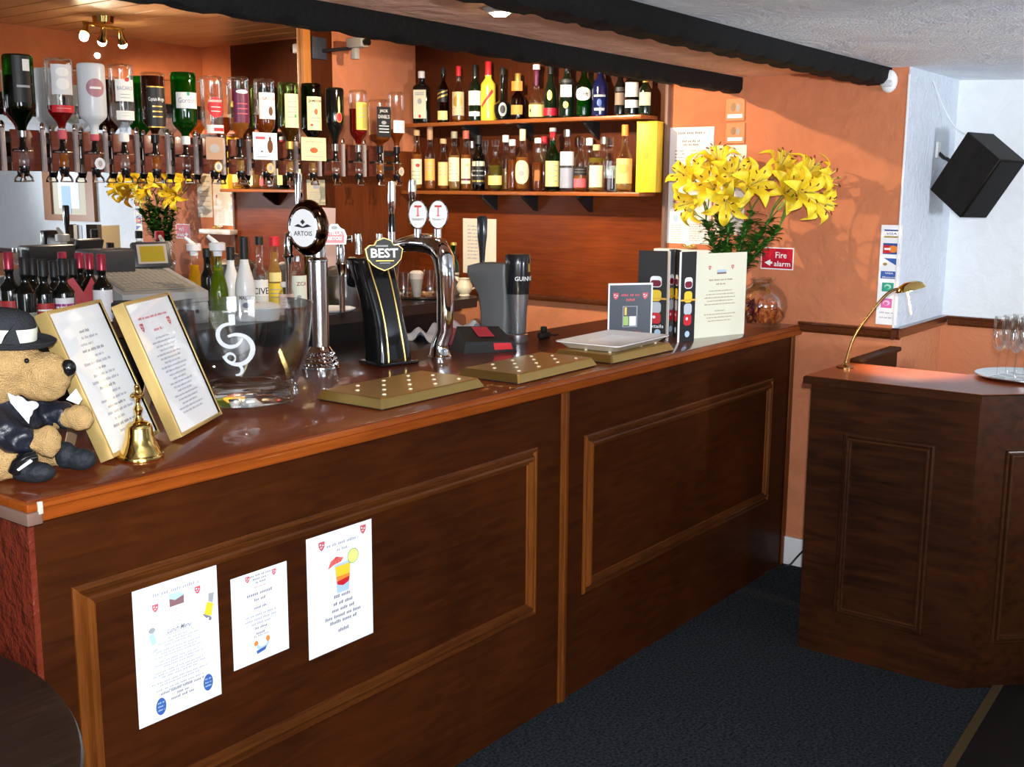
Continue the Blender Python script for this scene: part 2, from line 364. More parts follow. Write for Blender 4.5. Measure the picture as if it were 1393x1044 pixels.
# front wall with two windows, left wall
m = MB()
for x0, x1, z0, z1 in ((XL, -1.2, 0, 2.2), (-1.2, 0.5, 0, 0.85), (-1.2, 0.5, 1.95, 2.2), (0.5, 3.1, 0, 2.2), (3.1, 4.7, 0, 0.7), (3.1, 4.7, 1.98, 2.2), (4.7, XR, 0, 2.2)):
    m.box(x0, x1, YF - 0.12, YF, z0, z1, WHITEP)
struct(m, 'wall_front')
m = MB(); m.box(XL - 0.1, XL, YF - 0.1, YB + 0.1, 0, ZS, WHITEP); struct(m, 'wall_left')
for i, (x0, x1, z0, z1) in enumerate(((-1.2, 0.5, 0.85, 1.95), (3.1, 4.7, 0.7, 1.98))):
    m = MB(); t = 0.05
    for a, b, c, d in ((x0, x0 + t, z0, z1), (x1 - t, x1, z0, z1), (x0, x1, z0, z0 + t), (x0, x1, z1 - t, z1), ((x0 + x1) / 2 - 0.02, (x0 + x1) / 2 + 0.02, z0, z1), (x0, x1, (z0 + z1) / 2 - 0.015, (z0 + z1) / 2 + 0.015)):
        m.box(a, b, YF - 0.08, YF - 0.03, c, d, WHITE)
    m.box(x0, x1, YF - 0.06, YF - 0.055, z0, z1, CLEAR)
    struct(m, 'window_%d' % (i + 1))
# ceiling: white artex, gently sagging
def grid(x0, x1, y0, y1, nx, ny, zf, mt, mb):
    vs = [(x0 + (x1 - x0) * i / nx, y0 + (y1 - y0) * j / ny, 0) for i in range(nx + 1) for j in range(ny + 1)]
    vs = [(x, y, zf(x, y)) for x, y, _ in vs]
    mb.add(vs, [(i * (ny + 1) + j, i * (ny + 1) + j + 1, (i + 1) * (ny + 1) + j + 1, (i + 1) * (ny + 1) + j) for i in range(nx) for j in range(ny)], mt, True)
m = MB()
grid(XL, XR, YF, 1.62, 60, 40, lambda x, y: 2.088 + 0.012 * math.sin(x * 2.1) * math.sin(y * 1.7 + 0.6) - 0.03 * max(0, (x - 4.2)) * max(0, 1.5 - y), CEILP, m)
struct(m, 'ceiling')
# soffit over the counter between the two beams, and its orange back face
m = MB(); m.box(XL, XE, 1.60, 2.25, 2.085, 2.13, SOFFIT); m.box(XL, XE, 2.246, 2.256, 2.085, ZS, ORANGE); struct(m, 'trim_1')
# slatted ceiling behind the bulkhead
m = MB(); sl = wood('ceiling_boards', (0.56, 0.34, 0.17), (0.70, 0.44, 0.23), 1, 0.35, 0.3, 3.0)
n = 44; wx = (XE - XL) / n
for i in range(n):
    m.box(XL + i * wx + 0.004, XL + (i + 1) * wx - 0.004, 2.25, YB, ZS, ZS + 0.02, sl, 0.003, seg=1)
m.box(XL, XE, 2.25, YB, ZS + 0.012, ZS + 0.03, mat('board_groove', (0.80, 0.60, 0.38), 0.6))
struct(m, 'ceiling_bar')
# black adzed beams with ragged lower edges
def beam(name, y0, y1, z0, z1, x0, x1, sd):
    m = MB(); rn = random.Random(sd); n = int((x1 - x0) / 0.022); sec = []
    ph = rn.random() * 6
    for i in range(n + 1):
        x = x0 + (x1 - x0) * i / n
        d = 0.010 * max(0, math.sin(i * 0.75 + ph + 0.5 * math.sin(i * 0.21))) ** 2 + rn.uniform(-0.0015, 0.0015); c = 0.003 * math.sin(i * 0.31 + ph)
        sec.append([(x, y0, z1), (x, y0 - 0.003 + c * 0.5, (z0 + z1) / 2 + 0.01), (x, y0 - 0.002, z0 + 0.016 + d), (x, y0 + 0.010, z0 + d), (x, (y0 + y1) / 2, z0 + c), (x, y1 - 0.010, z0 + d * 0.7), (x, y1, z0 + 0.014 + d * .5), (x, y1, z1)])
    vs = [v for s_ in sec for v in s_]; k = 8
    fs = [(i * k + j, i * k + (j + 1) % k, (i + 1) * k + (j + 1) % k, (i + 1) * k + j) for i in range(n) for j in range(k)]
    fs += [tuple(range(k)), tuple(n * k + j for j in reversed(range(k)))]
    m.add(vs, fs, BEAMB, True)
    tag(m.build(name), kind='structure')
beam('trim_2', 1.555, 1.66, 2.022, 2.092, XL, XE, 3)
beam('trim_3', 2.19, 2.262, 2.020, 2.100, XL, XE, 5)
# dado rail on three faces, skirting
def rail(m, a, b, out, mt, z0=1.028, z1=1.072):
    a = Vector((*a, 0)); b = Vector((*b, 0)); u = (b - a).normalized(); L = (b - a).length
    T = Matrix(((u.x, out[0], 0, a.x), (u.y, out[1], 0, a.y), (0, 0, 1, 0), (0, 0, 0, 1)))
    prof = [(0, z0), (0.012, z0), (0.016, z0 + 0.010), (0.022, z0 + 0.014), (0.024, z1 - 0.012), (0.030, z1 - 0.008), (0.030, z1), (0, z1)]
    vs = [(x, y, z) for x in (0, L) for y, z in prof]; k = len(prof)
    fs = [(j, (j + 1) % k, k + (j + 1) % k, k + j) for j in range(k)] + [tuple(range(k)), tuple(k + j for j in reversed(range(k)))]
    m.add(vs, fs, mt, False, T)
RAILW = wood('rail_wood', (0.060, 0.014, 0.004), (0.130, 0.034, 0.009), 0, 0.3, 0.5)
m = MB(); rail(m, (XE, YP - 0.034), (XE, 1.875), (-1, 0), RAILW); struct(m, 'trim_4')
m = MB(); rail(m, (XE - 0.03, YP - 0.004), (XR, YP - 0.004), (0, -1), RAILW); struct(m, 'trim_5')
m = MB(); rail(m, (XR, YP - 0.034), (XR, YF), (-1, 0), RAILW); struct(m, 'trim_6')
m = MB(); m.box(XE - 0.0025, XE + 0.003, YP - 0.006, YP + 0.002, 1.073, 2.06, WHITE, 0.001); struct(m, 'trim_8')
m = MB(); m.box(XE - 0.016, XE, YP - 0.02, 1.90, 0, 0.125, WHITE, 0.003); struct(m, 'baseboard_end')
m = MB(); m.box(XR - 0.016, XR, YF, YP - 0.01, 0, 0.125, WHITE, 0.003); struct(m, 'baseboard_right')
# carpet edge strip and darker floor at the right
m = MB(); a = at(1283, 1044, 2, 0.0); b = at(1352, 932, 2, 0.0)
d = (b - a).normalized(); a = a - d * 1.2; b = b + d * 0.05; nn = Vector((d.y, -d.x, 0))
if nn.y > 0: nn = -nn
m.poly([(p.x, p.y) for p in (a, b, b + nn * 0.03, a + nn * 0.03)][::-1], mat('worn_brass_strip', (0.09, 0.06, 0.025), 0.5, 0.3), 0.006)
m.poly([(p.x, p.y) for p in (a + nn * 0.03, b + nn * 0.03, Vector((4.6, 0.60, 0)), Vector((4.6, -2.5, 0)), Vector((a.x, -2.5, 0)))][::-1], mat('dark_floor', (0.009, 0.007, 0.006), 0.6, var=0.3, spec=0.2), 0.004)
struct(m, 'trim_7')

# ---------------------------------------------------------------- bar counter
ZT = 1.055
def moulding(m, x0, x1, z0, z1, y, w_, mt, mtz, d=0.016):
    """picture-frame moulding on the plane Y = y, mitred, its face toward -Y"""
    prof = [(0, 0), (0, 0.30), (0.10, 0.55), (0.22, 0.60), (0.30, 0.15), (0.42, 0.10), (0.50, 0.85), (0.62, 1.0), (0.76, 0.95), (0.84, 0.35), (0.95, 0.30), (1.0, 0.05), (1.0, 0)]
    ring = []
    for t, h in prof:
        o = t * w_; dy = -d * h
        ring.append([(x0 + o, y + dy, z0 + o), (x1 - o, y + dy, z0 + o), (x1 - o, y + dy, z1 - o), (x0 + o, y + dy, z1 - o)])
    for i in range(len(ring) - 1):
        a, b = ring[i], ring[i + 1]
        for j in range(4):
            k = (j + 1) % 4
            m.add([a[j], a[k], b[k], b[j]], [(0, 1, 2, 3)], mt if j in (0, 2) else mtz)
MOULX = wood('moulding_along', (0.045, 0.012, 0.003), (0.105, 0.030, 0.006), 0, 0.35, 0.08, crough=0.15, spec=0.15)
MOULZ = wood('moulding_up', (0.090, 0.024, 0.004), (0.19, 0.055, 0.009), 2, 0.35, 0.08, crough=0.15, spec=0.15)
bar = thing('bar_counter', 'long mahogany bar counter with two moulded front panels', 'bar counter', (1.04, 1.90, 0))
m = MB(); m.box(0, XE - 1.042, 0, 0.03, 0.0, 1.014, WOODX)
m.build('front_board', bar)
m = MB(); m.box(0.0, XE - 1.042, 0.60, 0.63, 0.0, 1.030, BLACKM); m.build('back_board', bar)
m = MB(); m.box(-0.012, 0.0, 0.0, 0.63, 0.0, 1.010, mat('red_embossed_paper', (0.14, 0.022, 0.010), 0.25, bump=1.0, bscale=38, coat=0.4)); tag(m.build('end_panel', bar), 'red embossed end panel')
for x0, x1, z0, z1 in ((1.106, 2.612, 0.338, 0.862), (2.868, 4.262, 0.325, 0.852)):
    m = MB(); moulding(m, x0 - 1.04, x1 - 1.04, z0, z1, 0, 0.048, MOULX, MOULZ); m.build('panel_moulding', bar)
m = MB(); m.box(2.735 - 1.04, 2.775 - 1.04, -0.008, 0, 0, 1.014, MOULZ, 0.003); m.box(2.749 - 1.04, 2.761 - 1.04, -0.013, -0.004, 0, 1.014, MOULZ, 0.003); m.build('centre_batten', bar)
m = MB(); m.box(XE - 1.042 - 0.035, XE - 1.042 - 0.002, -0.008, 0, 0, 1.014, MOULZ, 0.003); m.build('corner_batten', bar)

top = thing('countertop', 'glossy varnished red-brown bar top with a moulded front edge', 'countertop', (1.02, 1.87, 1.018))
m = MB(); m.box(0.0, XE - 1.0225, 0.012, 0.75, 0.014, 0.037, TOPW, 0.004); m.build('board', top)
m = MB()
prof = [(0.03, 0.0), (0.002, 0.0), (0.0, 0.004), (0.0, 0.019), (0.004, 0.022), (0.001, 0.026), (0.003, 0.033), (0.010, 0.037), (0.03, 0.0372)]
L = XE - 1.0225
vs = [(x, y - 0.004, z - 0.003) for x in (0.02, L) for y, z in prof]; k = len(prof)
m.add(vs, [(j, j + 1, k + j + 1, k + j) for j in range(k - 1)] + [tuple(range(k)), tuple(k + j for j in reversed(range(k)))], NOSE, False)
m.build('nosing', top)
m = MB(); m.box(-0.012, 0.018, -0.008, 0.30, -0.006, 0.018, mat('brown_plastic', (0.17, 0.10, 0.075), 0.3), 0.002); m.box(-0.010, 0.016, -0.006, 0.30, 0.018, 0.034, NOSE, 0.003)
m.box(0.010, 0.020, -0.009, -0.002, 0.012, 0.036, mat('grey_tape', (0.5, 0.46, 0.38), 0.4), 0.002)
m.build('corner_cap', top)

# ---------------------------------------------------------------- papers pinned to the bar front
def sheet(name, label, cat, o, u, v, w_, h, mt=PAPER, th=0.0006):
    """flat sheet; origin is the lower left corner, local x right, local y up"""
    m = MB(); m.box(0, w_, 0, h, -th, 0, mt)
    return m
def put(m, name, label, cat, o, u, v, group=None):
    ob = m.build(name); ob.matrix_world = frame(o, u, v); return tag(ob, label, cat, group)
UX, UZ = (1, 0, 0), (0, 0, 1)
LBLUE = mat('pale_blue_print', (0.45, 0.62, 0.80), 0.7); LGREEN = mat('pale_green_print', (0.35, 0.75, 0.50), 0.7)
m = sheet('', '', '', 0, 0, 0, 0.208, 0.30); W, H = 0.208, 0.30
scrawl(m, W / 2, 0.273, 0.115, 0.008, INK, 1); shield(m, 0.052, 0.247, 0.0075); shield(m, 0.157, 0.256, 0.0075)
m.rect(0.086, 0.122, 0.238, 0.256, mat('photo_brown', (0.25, 0.13, 0.14), .6), 0.0003); m.poly([(0.086, 0.256), (0.086, 0.266), (0.11, 0.266), (0.122, 0.258), (0.122, 0.256), (0.1, 0.25)], LBLUE, 0.0004)
for i in range(5): scrawl(m, W / 2, 0.229 - i * 0.0065, 0.02 + 0.012 * (i % 2) + 0.003 * i, 0.003, INK, i)
m.text('Lunch Menu', W / 2 + 0.004, 0.188, 0.058, 0.011, INKD, 0.0004, 0.02, 0.3); m.rect(0.075, 0.14, 0.1795, 0.1805, INKD, 0.0004)
y = 0.172
for wd in (0.05, 0.10, 0.07, 0, 0.11, 0.09, 0.12, 0, 0.10, 0.12, 0.08, 0, 0.12, 0.13, 0.09, 0, 0.14, 0.10, 0, 0.12, 0.06):
    if wd: scrawl(m, W / 2, y, wd, 0.0042, INK, int(y * 999))
    y -= 0.0062 if wd else 0.004
scrawl(m, W / 2 + 0.005, 0.056, 0.11, 0.006, INKD, 3); scrawl(m, W / 2 + 0.005, 0.046, 0.03, 0.005, INKD, 4); scrawl(m, W / 2 + 0.005, 0.037, 0.06, 0.006, INKD, 5)
m.disc(0.054, 0.030, 0.0125, 0.019, BLUE, 0.0003); m.disc(0.174, 0.040, 0.0125, 0.019, BLUE, 0.0003)
for cx, cy in ((0.054, 0.030), (0.174, 0.040)):
    for k in (-1, 0, 1): scrawl(m, cx, cy + k * 0.008, 0.016, 0.004, LBLUE, k, 0.0005)
m.poly([(0.032, 0.192), (0.045, 0.196), (0.052, 0.172), (0.040, 0.168)], LBLUE, 0.0003); m.disc(0.041, 0.201, 0.008, 0.006, GREY, 0.0003); m.poly([(0.034, 0.148), (0.060, 0.162), (0.070, 0.166), (0.04, 0.154)], LGREEN, 0.0003)
m.poly([(0.045, 0.17), (0.052, 0.17), (0.056, 0.156), (0.045, 0.152)], mat('pale_print', (0.8, 0.82, 0.8), .7), 0.0003)
m.poly([(0.170, 0.195), (0.190, 0.188), (0.196, 0.214), (0.180, 0.222)], YEL, 0.0003); m.poly([(0.166, 0.198), (0.176, 0.186), (0.19, 0.186), (0.172, 0.196)], INKD, 0.0004); m.poly([(0.183, 0.222), (0.194, 0.216), (0.199, 0.238), (0.184, 0.240)], GREY, 0.00035)
m.disc(0.186, 0.182, 0.004, 0.004, INKD, 0.0003)
put(m, 'menu_poster', 'white lunch menu sheet with two blue ovals pinned on left bar panel', 'poster', (1.235, 1.8985, 0.518), UX, UZ)
m = sheet('', '', '', 0, 0, 0, 0.160, 0.213); W = 0.16
shield(m, 0.046, 0.2, 0.0065); shield(m, 0.122, 0.198, 0.0065)
for i, wd in enumerate((0.06, 0.045, 0.03)): scrawl(m, W / 2 + 0.003, 0.203 - i * 0.0085, wd, 0.005, INKD, i)
scrawl(m, W / 2, 0.176, 0.035, 0.003, PINKR, 9)
for y, wd, hh in ((0.160, 0.075, 0.008), (0.146, 0.035, 0.007), (0.127, 0.036, 0.006), (0.110, 0.088, 0.0055), (0.1, 0.09, 0.0055), (0.09, 0.055, 0.0055), (0.079, 0.035, 0.006), (0.066, 0.03, 0.006), (0.060, 0.042, 0.005)): scrawl(m, W / 2, y, wd, hh, INKD if hh > 0.0056 else INK, int(y * 500))
m.disc(0.083, 0.036, 0.018, 0.011, LBLUE, 0.0003); m.disc(0.083, 0.040, 0.012, 0.008, PAPER, 0.0005); m.disc(0.064, 0.044, 0.006, 0.006, ORP, 0.0004); m.disc(0.098, 0.046, 0.006, 0.007, ORP, 0.0004)
m.poly([(0.064, 0.026), (0.094, 0.030), (0.09, 0.022), (0.066, 0.018)], BLUE, 0.0006)
put(m, 'notice_sheet', 'small white notice sheet with a round blue drawing, between the two larger bar sheets', 'poster', (1.479, 1.8985, 0.558), UX, UZ)
m = sheet('', '', '', 0, 0, 0, 0.216, 0.30); W = 0.216
shield(m, 0.048, 0.272, 0.010); shield(m, 0.186, 0.281, 0.010)
scrawl(m, W / 2 + 0.008, 0.265, 0.105, 0.008, INK, 1); scrawl(m, W / 2 + 0.006, 0.249, 0.035, 0.007, INK, 2)
m.poly([(0.088, 0.214), (0.142, 0.214), (0.134, 0.140), (0.095, 0.140)], LBLUE, 0.0003); m.poly([(0.090, 0.208), (0.140, 0.208), (0.138, 0.180), (0.093, 0.180)], YEL, 0.0004)
m.poly([(0.0925, 0.182), (0.1385, 0.182), (0.136, 0.164), (0.115, 0.156), (0.097, 0.164)], ORP, 0.0005); m.poly([(0.094, 0.170), (0.136, 0.174), (0.134, 0.162), (0.115, 0.156), (0.097, 0.162)], RED, 0.00055)
m.disc(0.150, 0.222, 0.019, 0.019, GREEN, 0.0004); m.disc(0.150, 0.222, 0.0175, 0.0175, mat('lime_print', (0.80, 0.85, 0.25), .6), 0.0006)
m.poly([(0.066, 0.208), (0.075, 0.226), (0.094, 0.234), (0.118, 0.226), (0.108, 0.217), (0.086, 0.215)], mat('coral_print', (0.80, 0.16, 0.14), .6), 0.0007)
for k in range(4): m.poly([(0.094, 0.233), (0.0955, 0.233), (0.072 + k * 0.013, 0.2125 + 0.002 * k), (0.070 + k * 0.013, 0.2125 + 0.002 * k)], RED, 0.0008)
for y, wd in ((0.132, 0.06), (0.114, 0.065), (0.098, 0.075), (0.082, 0.12), (0.068, 0.09)): scrawl(m, W / 2 + 0.006, y, wd, 0.0085, INKD, int(y * 100))
scrawl(m, W / 2 + 0.006, 0.044, 0.036, 0.009, INKD, 8)
put(m, 'cocktail_poster', 'white sheet with an orange cocktail drawing pinned on left bar panel', 'poster', (1.700, 1.8985, 0.506), UX, UZ)

# ---------------------------------------------------------------- reception desk
DX = 3.637
desk = thing('reception_desk', 'dark wood reception desk with a panelled angled front and polished red top', 'desk', (3.637, 1.476, 0))
m = MB()
foot = [(0, 0), (0.0, -0.557), (0.30, -0.86), (0.72, -0.86), (0.72, -0.62), (0.33, -0.40), (0.33, 0)]
m.prism(foot, 0, 0.962, DESKW); m.build('cabinet', desk)
m = MB()
def off(p, q, d): pass
tp = [(-0.022, 0.022), (-0.022, -0.566), (0.292, -0.884), (0.75, -0.884), (0.75, -0.62), (0.36, -0.42), (0.36, 0.0), (0.34, 0.022)]
m.prism(tp, 0.962, 0.984, DESKW, smooth=False); tp2 = [(x * 0.985 + 0.004, y * 0.985 - 0.004) for x, y in tp]
m.prism(tp, 0.984, 0.9885, DESKW, top=tp2); m.prism([(x * 0.975 + 0.006, y * 0.975 - 0.008) for x, y in tp], 0.9885, 0.990, DESKT)
m.build('desk_top', desk)
# mouldings on the two facets
def facet(a, b, z0, z1, m_):
    a = Vector((a[0], a[1], 0)); b = Vector((b[0], b[1], 0)); u = (b - a).normalized(); nn_ = Vector((u.y, -u.x, 0))
    T = Matrix(((u.x, -nn_.x, 0, a.x), (u.y, -nn_.y, 0, a.y), (0, 0, 1, 0), (0, 0, 0, 1)))
    m_.T = T; return (b - a).length
DM = wood('desk_moulding', (0.022, 0.007, 0.0025), (0.055, 0.018, 0.006), 1, 0.35, 0.05, spec=0.2)
m = MB(); L = facet((0, 0), (0, -0.557), 0, 1, m); moulding(m, 0.125, 0.43, 0.155, 0.805, 0, 0.03, DM, DM); m.build('panel_moulding', desk)
m = MB(); L = facet((0, -0.557), (0.30, -0.86), 0, 1, m); moulding(m, 0.10, L - 0.08, 0.155, 0.805, 0, 0.03, DM, DM); m.build('panel_moulding', desk)
m = MB(); m.box(0, 0.42, -0.010, 0.010, 0, 0.985, DESKW); m.box(-0.01, 0.425, -0.025, 0.025, 0.985, 1.004, DESKW, 0.006)
ob = m.build('side_screen', None); tag(ob, 'low dark wooden screen standing behind the reception desk', 'screen'); ob.location = (4.02, 1.462, 0)
# ---------------------------------------------------------------- back bar
m = MB(); m.box(XL, 3.655, YB - 0.006, YB - 0.001, 1.10, ZS - 0.002, mat('mirror_silver', (0.86, 0.86, 0.86), 0.005, 1.0))
tag(m.build('mirror'), 'large wall mirror behind the row of upturned bottles', 'mirror')
m = MB(); m.box(3.656, 3.702, YB - 0.03, YB - 0.001, 1.79, ZS - 0.002, wood('honey_pine', (0.42, 0.15, 0.03), (0.55, 0.22, 0.05), 2, 0.35, 0.4), 0.004)
tag(m.build('mirror_trim'), 'upright honey-coloured wooden strip along the right edge of the mirror', 'wood trim')
PANZ = wood('panelling_up', (0.085, 0.018, 0.004), (0.155, 0.035, 0.008), 2, 0.4, 0.06, crough=0.15, spec=0.15)
PAND = wood('panelling_dark', (0.045, 0.010, 0.003), (0.080, 0.018, 0.005), 2, 0.4, 0.05, spec=0.15)
pan = thing('wood_panelling', 'glossy reddish-brown panelling in the corner behind the beer fonts and shelves', 'panelling', (4.468, 4.04, 0))
m = MB(); m.box(3.703 - 4.468, 3.845 - 4.468, -0.02, -0.001, 1.095, ZS - 0.002, PAND, 0.002); m.build('tall_board', pan)
m = MB(); m.box(3.656 - 4.468, 3.7025 - 4.468, -0.018, -0.001, 1.095, 1.788, PANZ, 0.002); m.build('narrow_board', pan)
m = MB(); m.box(3.846 - 4.468, -0.017, -0.018, -0.001, 1.095, 1.80, PANZ); m.build('back_board', pan)
m = MB(); m.box(-0.016, -0.001, 2.545 - 4.04, -0.001, 1.10, 1.60, PANELW); m.box(-0.015, -0.001, 2.545 - 4.04, -0.001, 1.60, ZS - 0.01, PAND)
m.build('end_board', pan)
m = MB(); m.box(-0.034, -0.001, 2.53 - 4.04, -0.019, 1.072, 1.10, RAILW, 0.005); m.build('bottom_rail', pan)
m = MB(); m.box(-0.03, -0.001, 2.528 - 4.04, 2.545 - 4.04, 1.10, 2.10, mat('grey_edge', (0.20, 0.12, 0.09), 0.5), 0.003); m.build('edge_strip', pan)

def shelf(z, label, y0=2.585, y1=4.018, d=0.145, br=(2.9, 3.28, 3.62)):
    t = thing('wall_shelf', label, 'shelf', (XE - 0.017, y1, z))
    m = MB(); m.box(-d, 0, y0 - y1, 0, -0.018, 0, SHELFW, 0.003); m.build('shelf_board', t)
    for b in br:
        m = MB(); y = b - y1
        m.prism([(0, 0), (-0.115, 0), (-0.115, -0.012), (-0.012, -0.075), (0, -0.075)], -0.008, 0.008, BLACKM, T=Matrix(((1, 0, 0, 0), (0, 0, 1, y), (0, 1, 0, -0.0185), (0, 0, 0, 1))))
        m.build('bracket', t)
    return t
Z1, Z2 = 1.937, 1.601
shelf(Z1, 'upper wooden wall shelf with dark liqueur bottles on it'); shelf(Z2, 'lower wooden wall shelf crowded with whisky bottles', br=(2.93, 3.25, 3.50))

# ---- bottles: a thing with glass, liquid, label and cap; front toward local -Y
def cyl_wrap(r): return lambda v: Vector(((r + 0.0005 + v.z) * math.sin(v.x / r), -(r + 0.0005 + v.z) * math.cos(v.x / r), v.y))
def flat_wrap(r): return lambda v: Vector((v.x, -(r + 0.0008 + v.z), v.y))
def bottle(label, loc, rz, H, r, gm, body=0.58, sh=0.16, nr=0.014, liq=None, cap=(BLACKM, 0.03), labels=(), sq=None, inv=False, group=None, name='spirit_bottle', taper=1.0, glassname='bottle_glass', rim=True, sleeve=None, seg=24):
    t = thing(name, label, 'bottle', loc, rz, group)
    hb = H * body; hs = H * sh; ch = cap[1] if cap else 0; zc = H - ch
    def zz(z): return H - z if inv else z
    def fl(p): return [(a, zz(b)) for a, b in (reversed(p) if inv else p)]
    prof = [(r * 0.0, 0.006), (r * 0.55, 0.004), (r * 0.88, 0), (r * 0.97, 0.004), (r * taper, 0.012), (r, hb * 0.6), (r, hb)]
    for k in range(1, 7):
        a = k / 6
        prof.append((nr + (r - nr) * (0.5 + 0.5 * math.cos(PI * a)), hb + hs * a))
    prof += [(nr * 0.95, zc - 0.012 if zc - 0.012 > hb + hs else hb + hs + 0.001), (nr * 1.12, zc - 0.006), (nr * 1.12, zc), (0.0, zc)]
    m = MB(); m.lathe(fl(prof), gm, seg, sq=(sq, r * 0.6) if sq else None, caps=False); m.build(glassname, t)
    if liq:
        lm, lev = liq; q = 0.9; zl = H * lev
        p = [(0, 0.010), (r * 0.8 * q, 0.010), (r * q * taper, 0.016)]
        full = [(r * q, hb * 0.6), (r * q, hb)] + [((nr + (r - nr) * (0.5 + 0.5 * math.cos(PI * k / 6))) * q, hb + hs * k / 6) for k in range(1, 7)] + [(nr * 0.8, H)]
        if inv:   # liquid rests toward the neck
            zb = H - zl   # original-coordinate height above which there is liquid
            pts = [(r * q, 0.02)] + full[:-1] + [(nr * 0.8, zc - 0.01)]
            p = [x for x in pts if x[1] > zb]; 
            if not p or p[0][0] < nr * 1.5: p = [(r * q * 0.7, zb)] + p
            p = [(0, zb), (p[0][0], zb)] + p + [(0, zc - 0.01)]
        else:
            p += [x for x in full if x[1] < zl]; p += [(p[-1][0], zl), (0, zl)]
        m = MB(); m.lathe(fl(p), lm, 20, sq=(sq, r * 0.6) if sq else None, caps=False); m.build('liquid', t)
    if cap:
        cm, chh = cap[0], cap[1]; cr = nr * (cap[2] if len(cap) > 2 else 1.2); m = MB()
        m.lathe(fl([(0, zc - 0.004), (cr, zc - 0.004), (cr, H - 0.003), (cr * 0.85, H), (0, H)]), cm, 14, caps=False); m.build('cap', t)
    if sleeve:
        sm_, s0 = sleeve; m = MB(); p = [(x[0] * 1.03, x[1]) for x in prof if x[1] > H * s0 and x[1] < zc]
        if p: p = [(p[0][0], H * s0)] + p; m.lathe(fl(p), sm_, 14, caps=False); m.build('neck_sleeve', t)
    for L in labels:
        z0, z1, hw, lm = L[:4]; mk = L[4] if len(L) > 4 else ()
        z0 *= H; z1 *= H; u = hw * r if not sq else hw * r * 0.85; zmid = (z0 + z1) / 2; hh = z1 - z0; m = MB(); m.wrap = flat_wrap(r) if sq else cyl_wrap(r)
        shape = L[5] if len(L) > 5 else 'rect'
        if shape == 'oval':
            m.oval(0, zmid, u, hh / 2, lm)
        else: m.rect(-u, u, z0, z1, lm, 0.0, nx=10)
        for q in mk:
            if q[0] == 't': m.text(q[1], q[2] * u, zmid + q[3] * hh / 2, q[4] * 2 * u, q[5] * hh, q[6], 0.0008, 0.01)
            elif q[0] == 'r': m.rect(q[1] * u, q[2] * u, zmid + q[3] * hh / 2, zmid + q[4] * hh / 2, q[5], 0.0005, nx=6)
            elif q[0] == 'd': m.oval(q[1] * u, zmid + q[2] * hh / 2, q[3] * u, q[4] * hh / 2, q[5], 0.0007, 8)
            elif q[0] == 's':
                for k in range(q[1]): m.rect(-u * q[2], u * q[2], zmid + hh / 2 * (q[3] - k * q[4]), zmid + hh / 2 * (q[3] - k * q[4]) + hh * 0.03, q[5], 0.0006, nx=5)
            elif q[0] == 'p':
                P4 = [Vector((a * u, zmid + b * hh / 2, 0.0008)) for a, b in q[1]]; vs4 = []
                for k in range(9): vs4 += [P4[0].lerp(P4[1], k / 8), P4[3].lerp(P4[2], k / 8)]
                m.add(vs4, [(2 * k, 2 * k + 2, 2 * k + 3, 2 * k + 1) for k in range(8)], q[2])
        m.build('label', t)
    return t
AMB = liquid('amber_spirit', (0.85, 0.40, 0.08), 0.45); DAMB = liquid('dark_amber_spirit', (0.55, 0.16, 0.02), 0.5); PALE = liquid('pale_gold_spirit', (0.95, 0.70, 0.28), 0.4)
CLR = liquid('clear_spirit', (0.93, 0.95, 0.97), 0.08); DRUM = liquid('dark_rum', (0.10, 0.02, 0.008), 0.8); REDL = liquid('red_spirit', (0.50, 0.02, 0.015), 0.6)
OLIVE = liquid('olive_liqueur', (0.40, 0.34, 0.05), 0.5); JUICE = liquid('orange_juice', (0.90, 0.55, 0.02), 0.9); GYEL = liquid('lime_cordial', (0.62, 0.66, 0.06), 0.7)
YELP = mat('yellow_bottle_paint', (0.85, 0.66, 0.06), 0.25, coat=0.5); NAVY = mat('navy_bottle', (0.006, 0.010, 0.06), 0.1, coat=0.5); LW = mat('white_label', (0.86, 0.86, 0.82), 0.5)
PURP = mat('purple_label', (0.12, 0.01, 0.05), 0.4); OLAB = mat('orange_label', (0.86, 0.42, 0.10), 0.5); YLAB = mat('yellow_label', (0.86, 0.74, 0.28), 0.5)
ln = lambda k=4, w_=0.7, top=0.5, st=0.3, c=None: ('s', k, w_, top, st, c or GREY)
XT = 4.395
def on_shelf(px, topy, Z, label, r, gm, X=XT, rz=-62, **k):
    p = at(px, 200, 0, X); H = at(px, topy, 0, X).z - Z
    return bottle(label, (X, p.y, Z + 0.0005), R(rz), H, r, gm, **k)
G1 = 'liqueur bottles on the upper wall shelf'; G2 = 'whisky bottles on the lower wall shelf'
on_shelf(574, 97, Z1, 'square black bottle with a large cream label and white cap', 0.041, BOTB, body=0.68, sh=0.12, nr=0.016, cap=(LW, 0.035, 1.1), sq=6, group=G1, labels=[(0.10, 0.64, 0.95, mat('dim_cream', (0.70, 0.68, 0.50), .5), (('s', 2, 0.7, 0.75, 0.12, GREY), ('d', 0, -0.85, 0.2, 0.12, RED), ('d', 0, 0.2, 0.35, 0.2, GREY)))])
on_shelf(603, 92, Z1, 'slim dark bottle with slanted gold stripes and a small yellow label', 0.028, BROWNG, body=0.60, sh=0.18, nr=0.011, liq=(DRUM, 0.45), cap=(BLACKM, 0.03), group=G1, labels=[(0.38, 0.60, 1.1, BLACKM, (('p', [(-1, -.6), (1, 0.1), (1, .4), (-1, -.3)], GOLD), ('p', [(-1, .1), (1, .8), (1, 1), (-1, .35)], GOLD))), (0.06, 0.22, 1.1, YLAB, (ln(2),))])
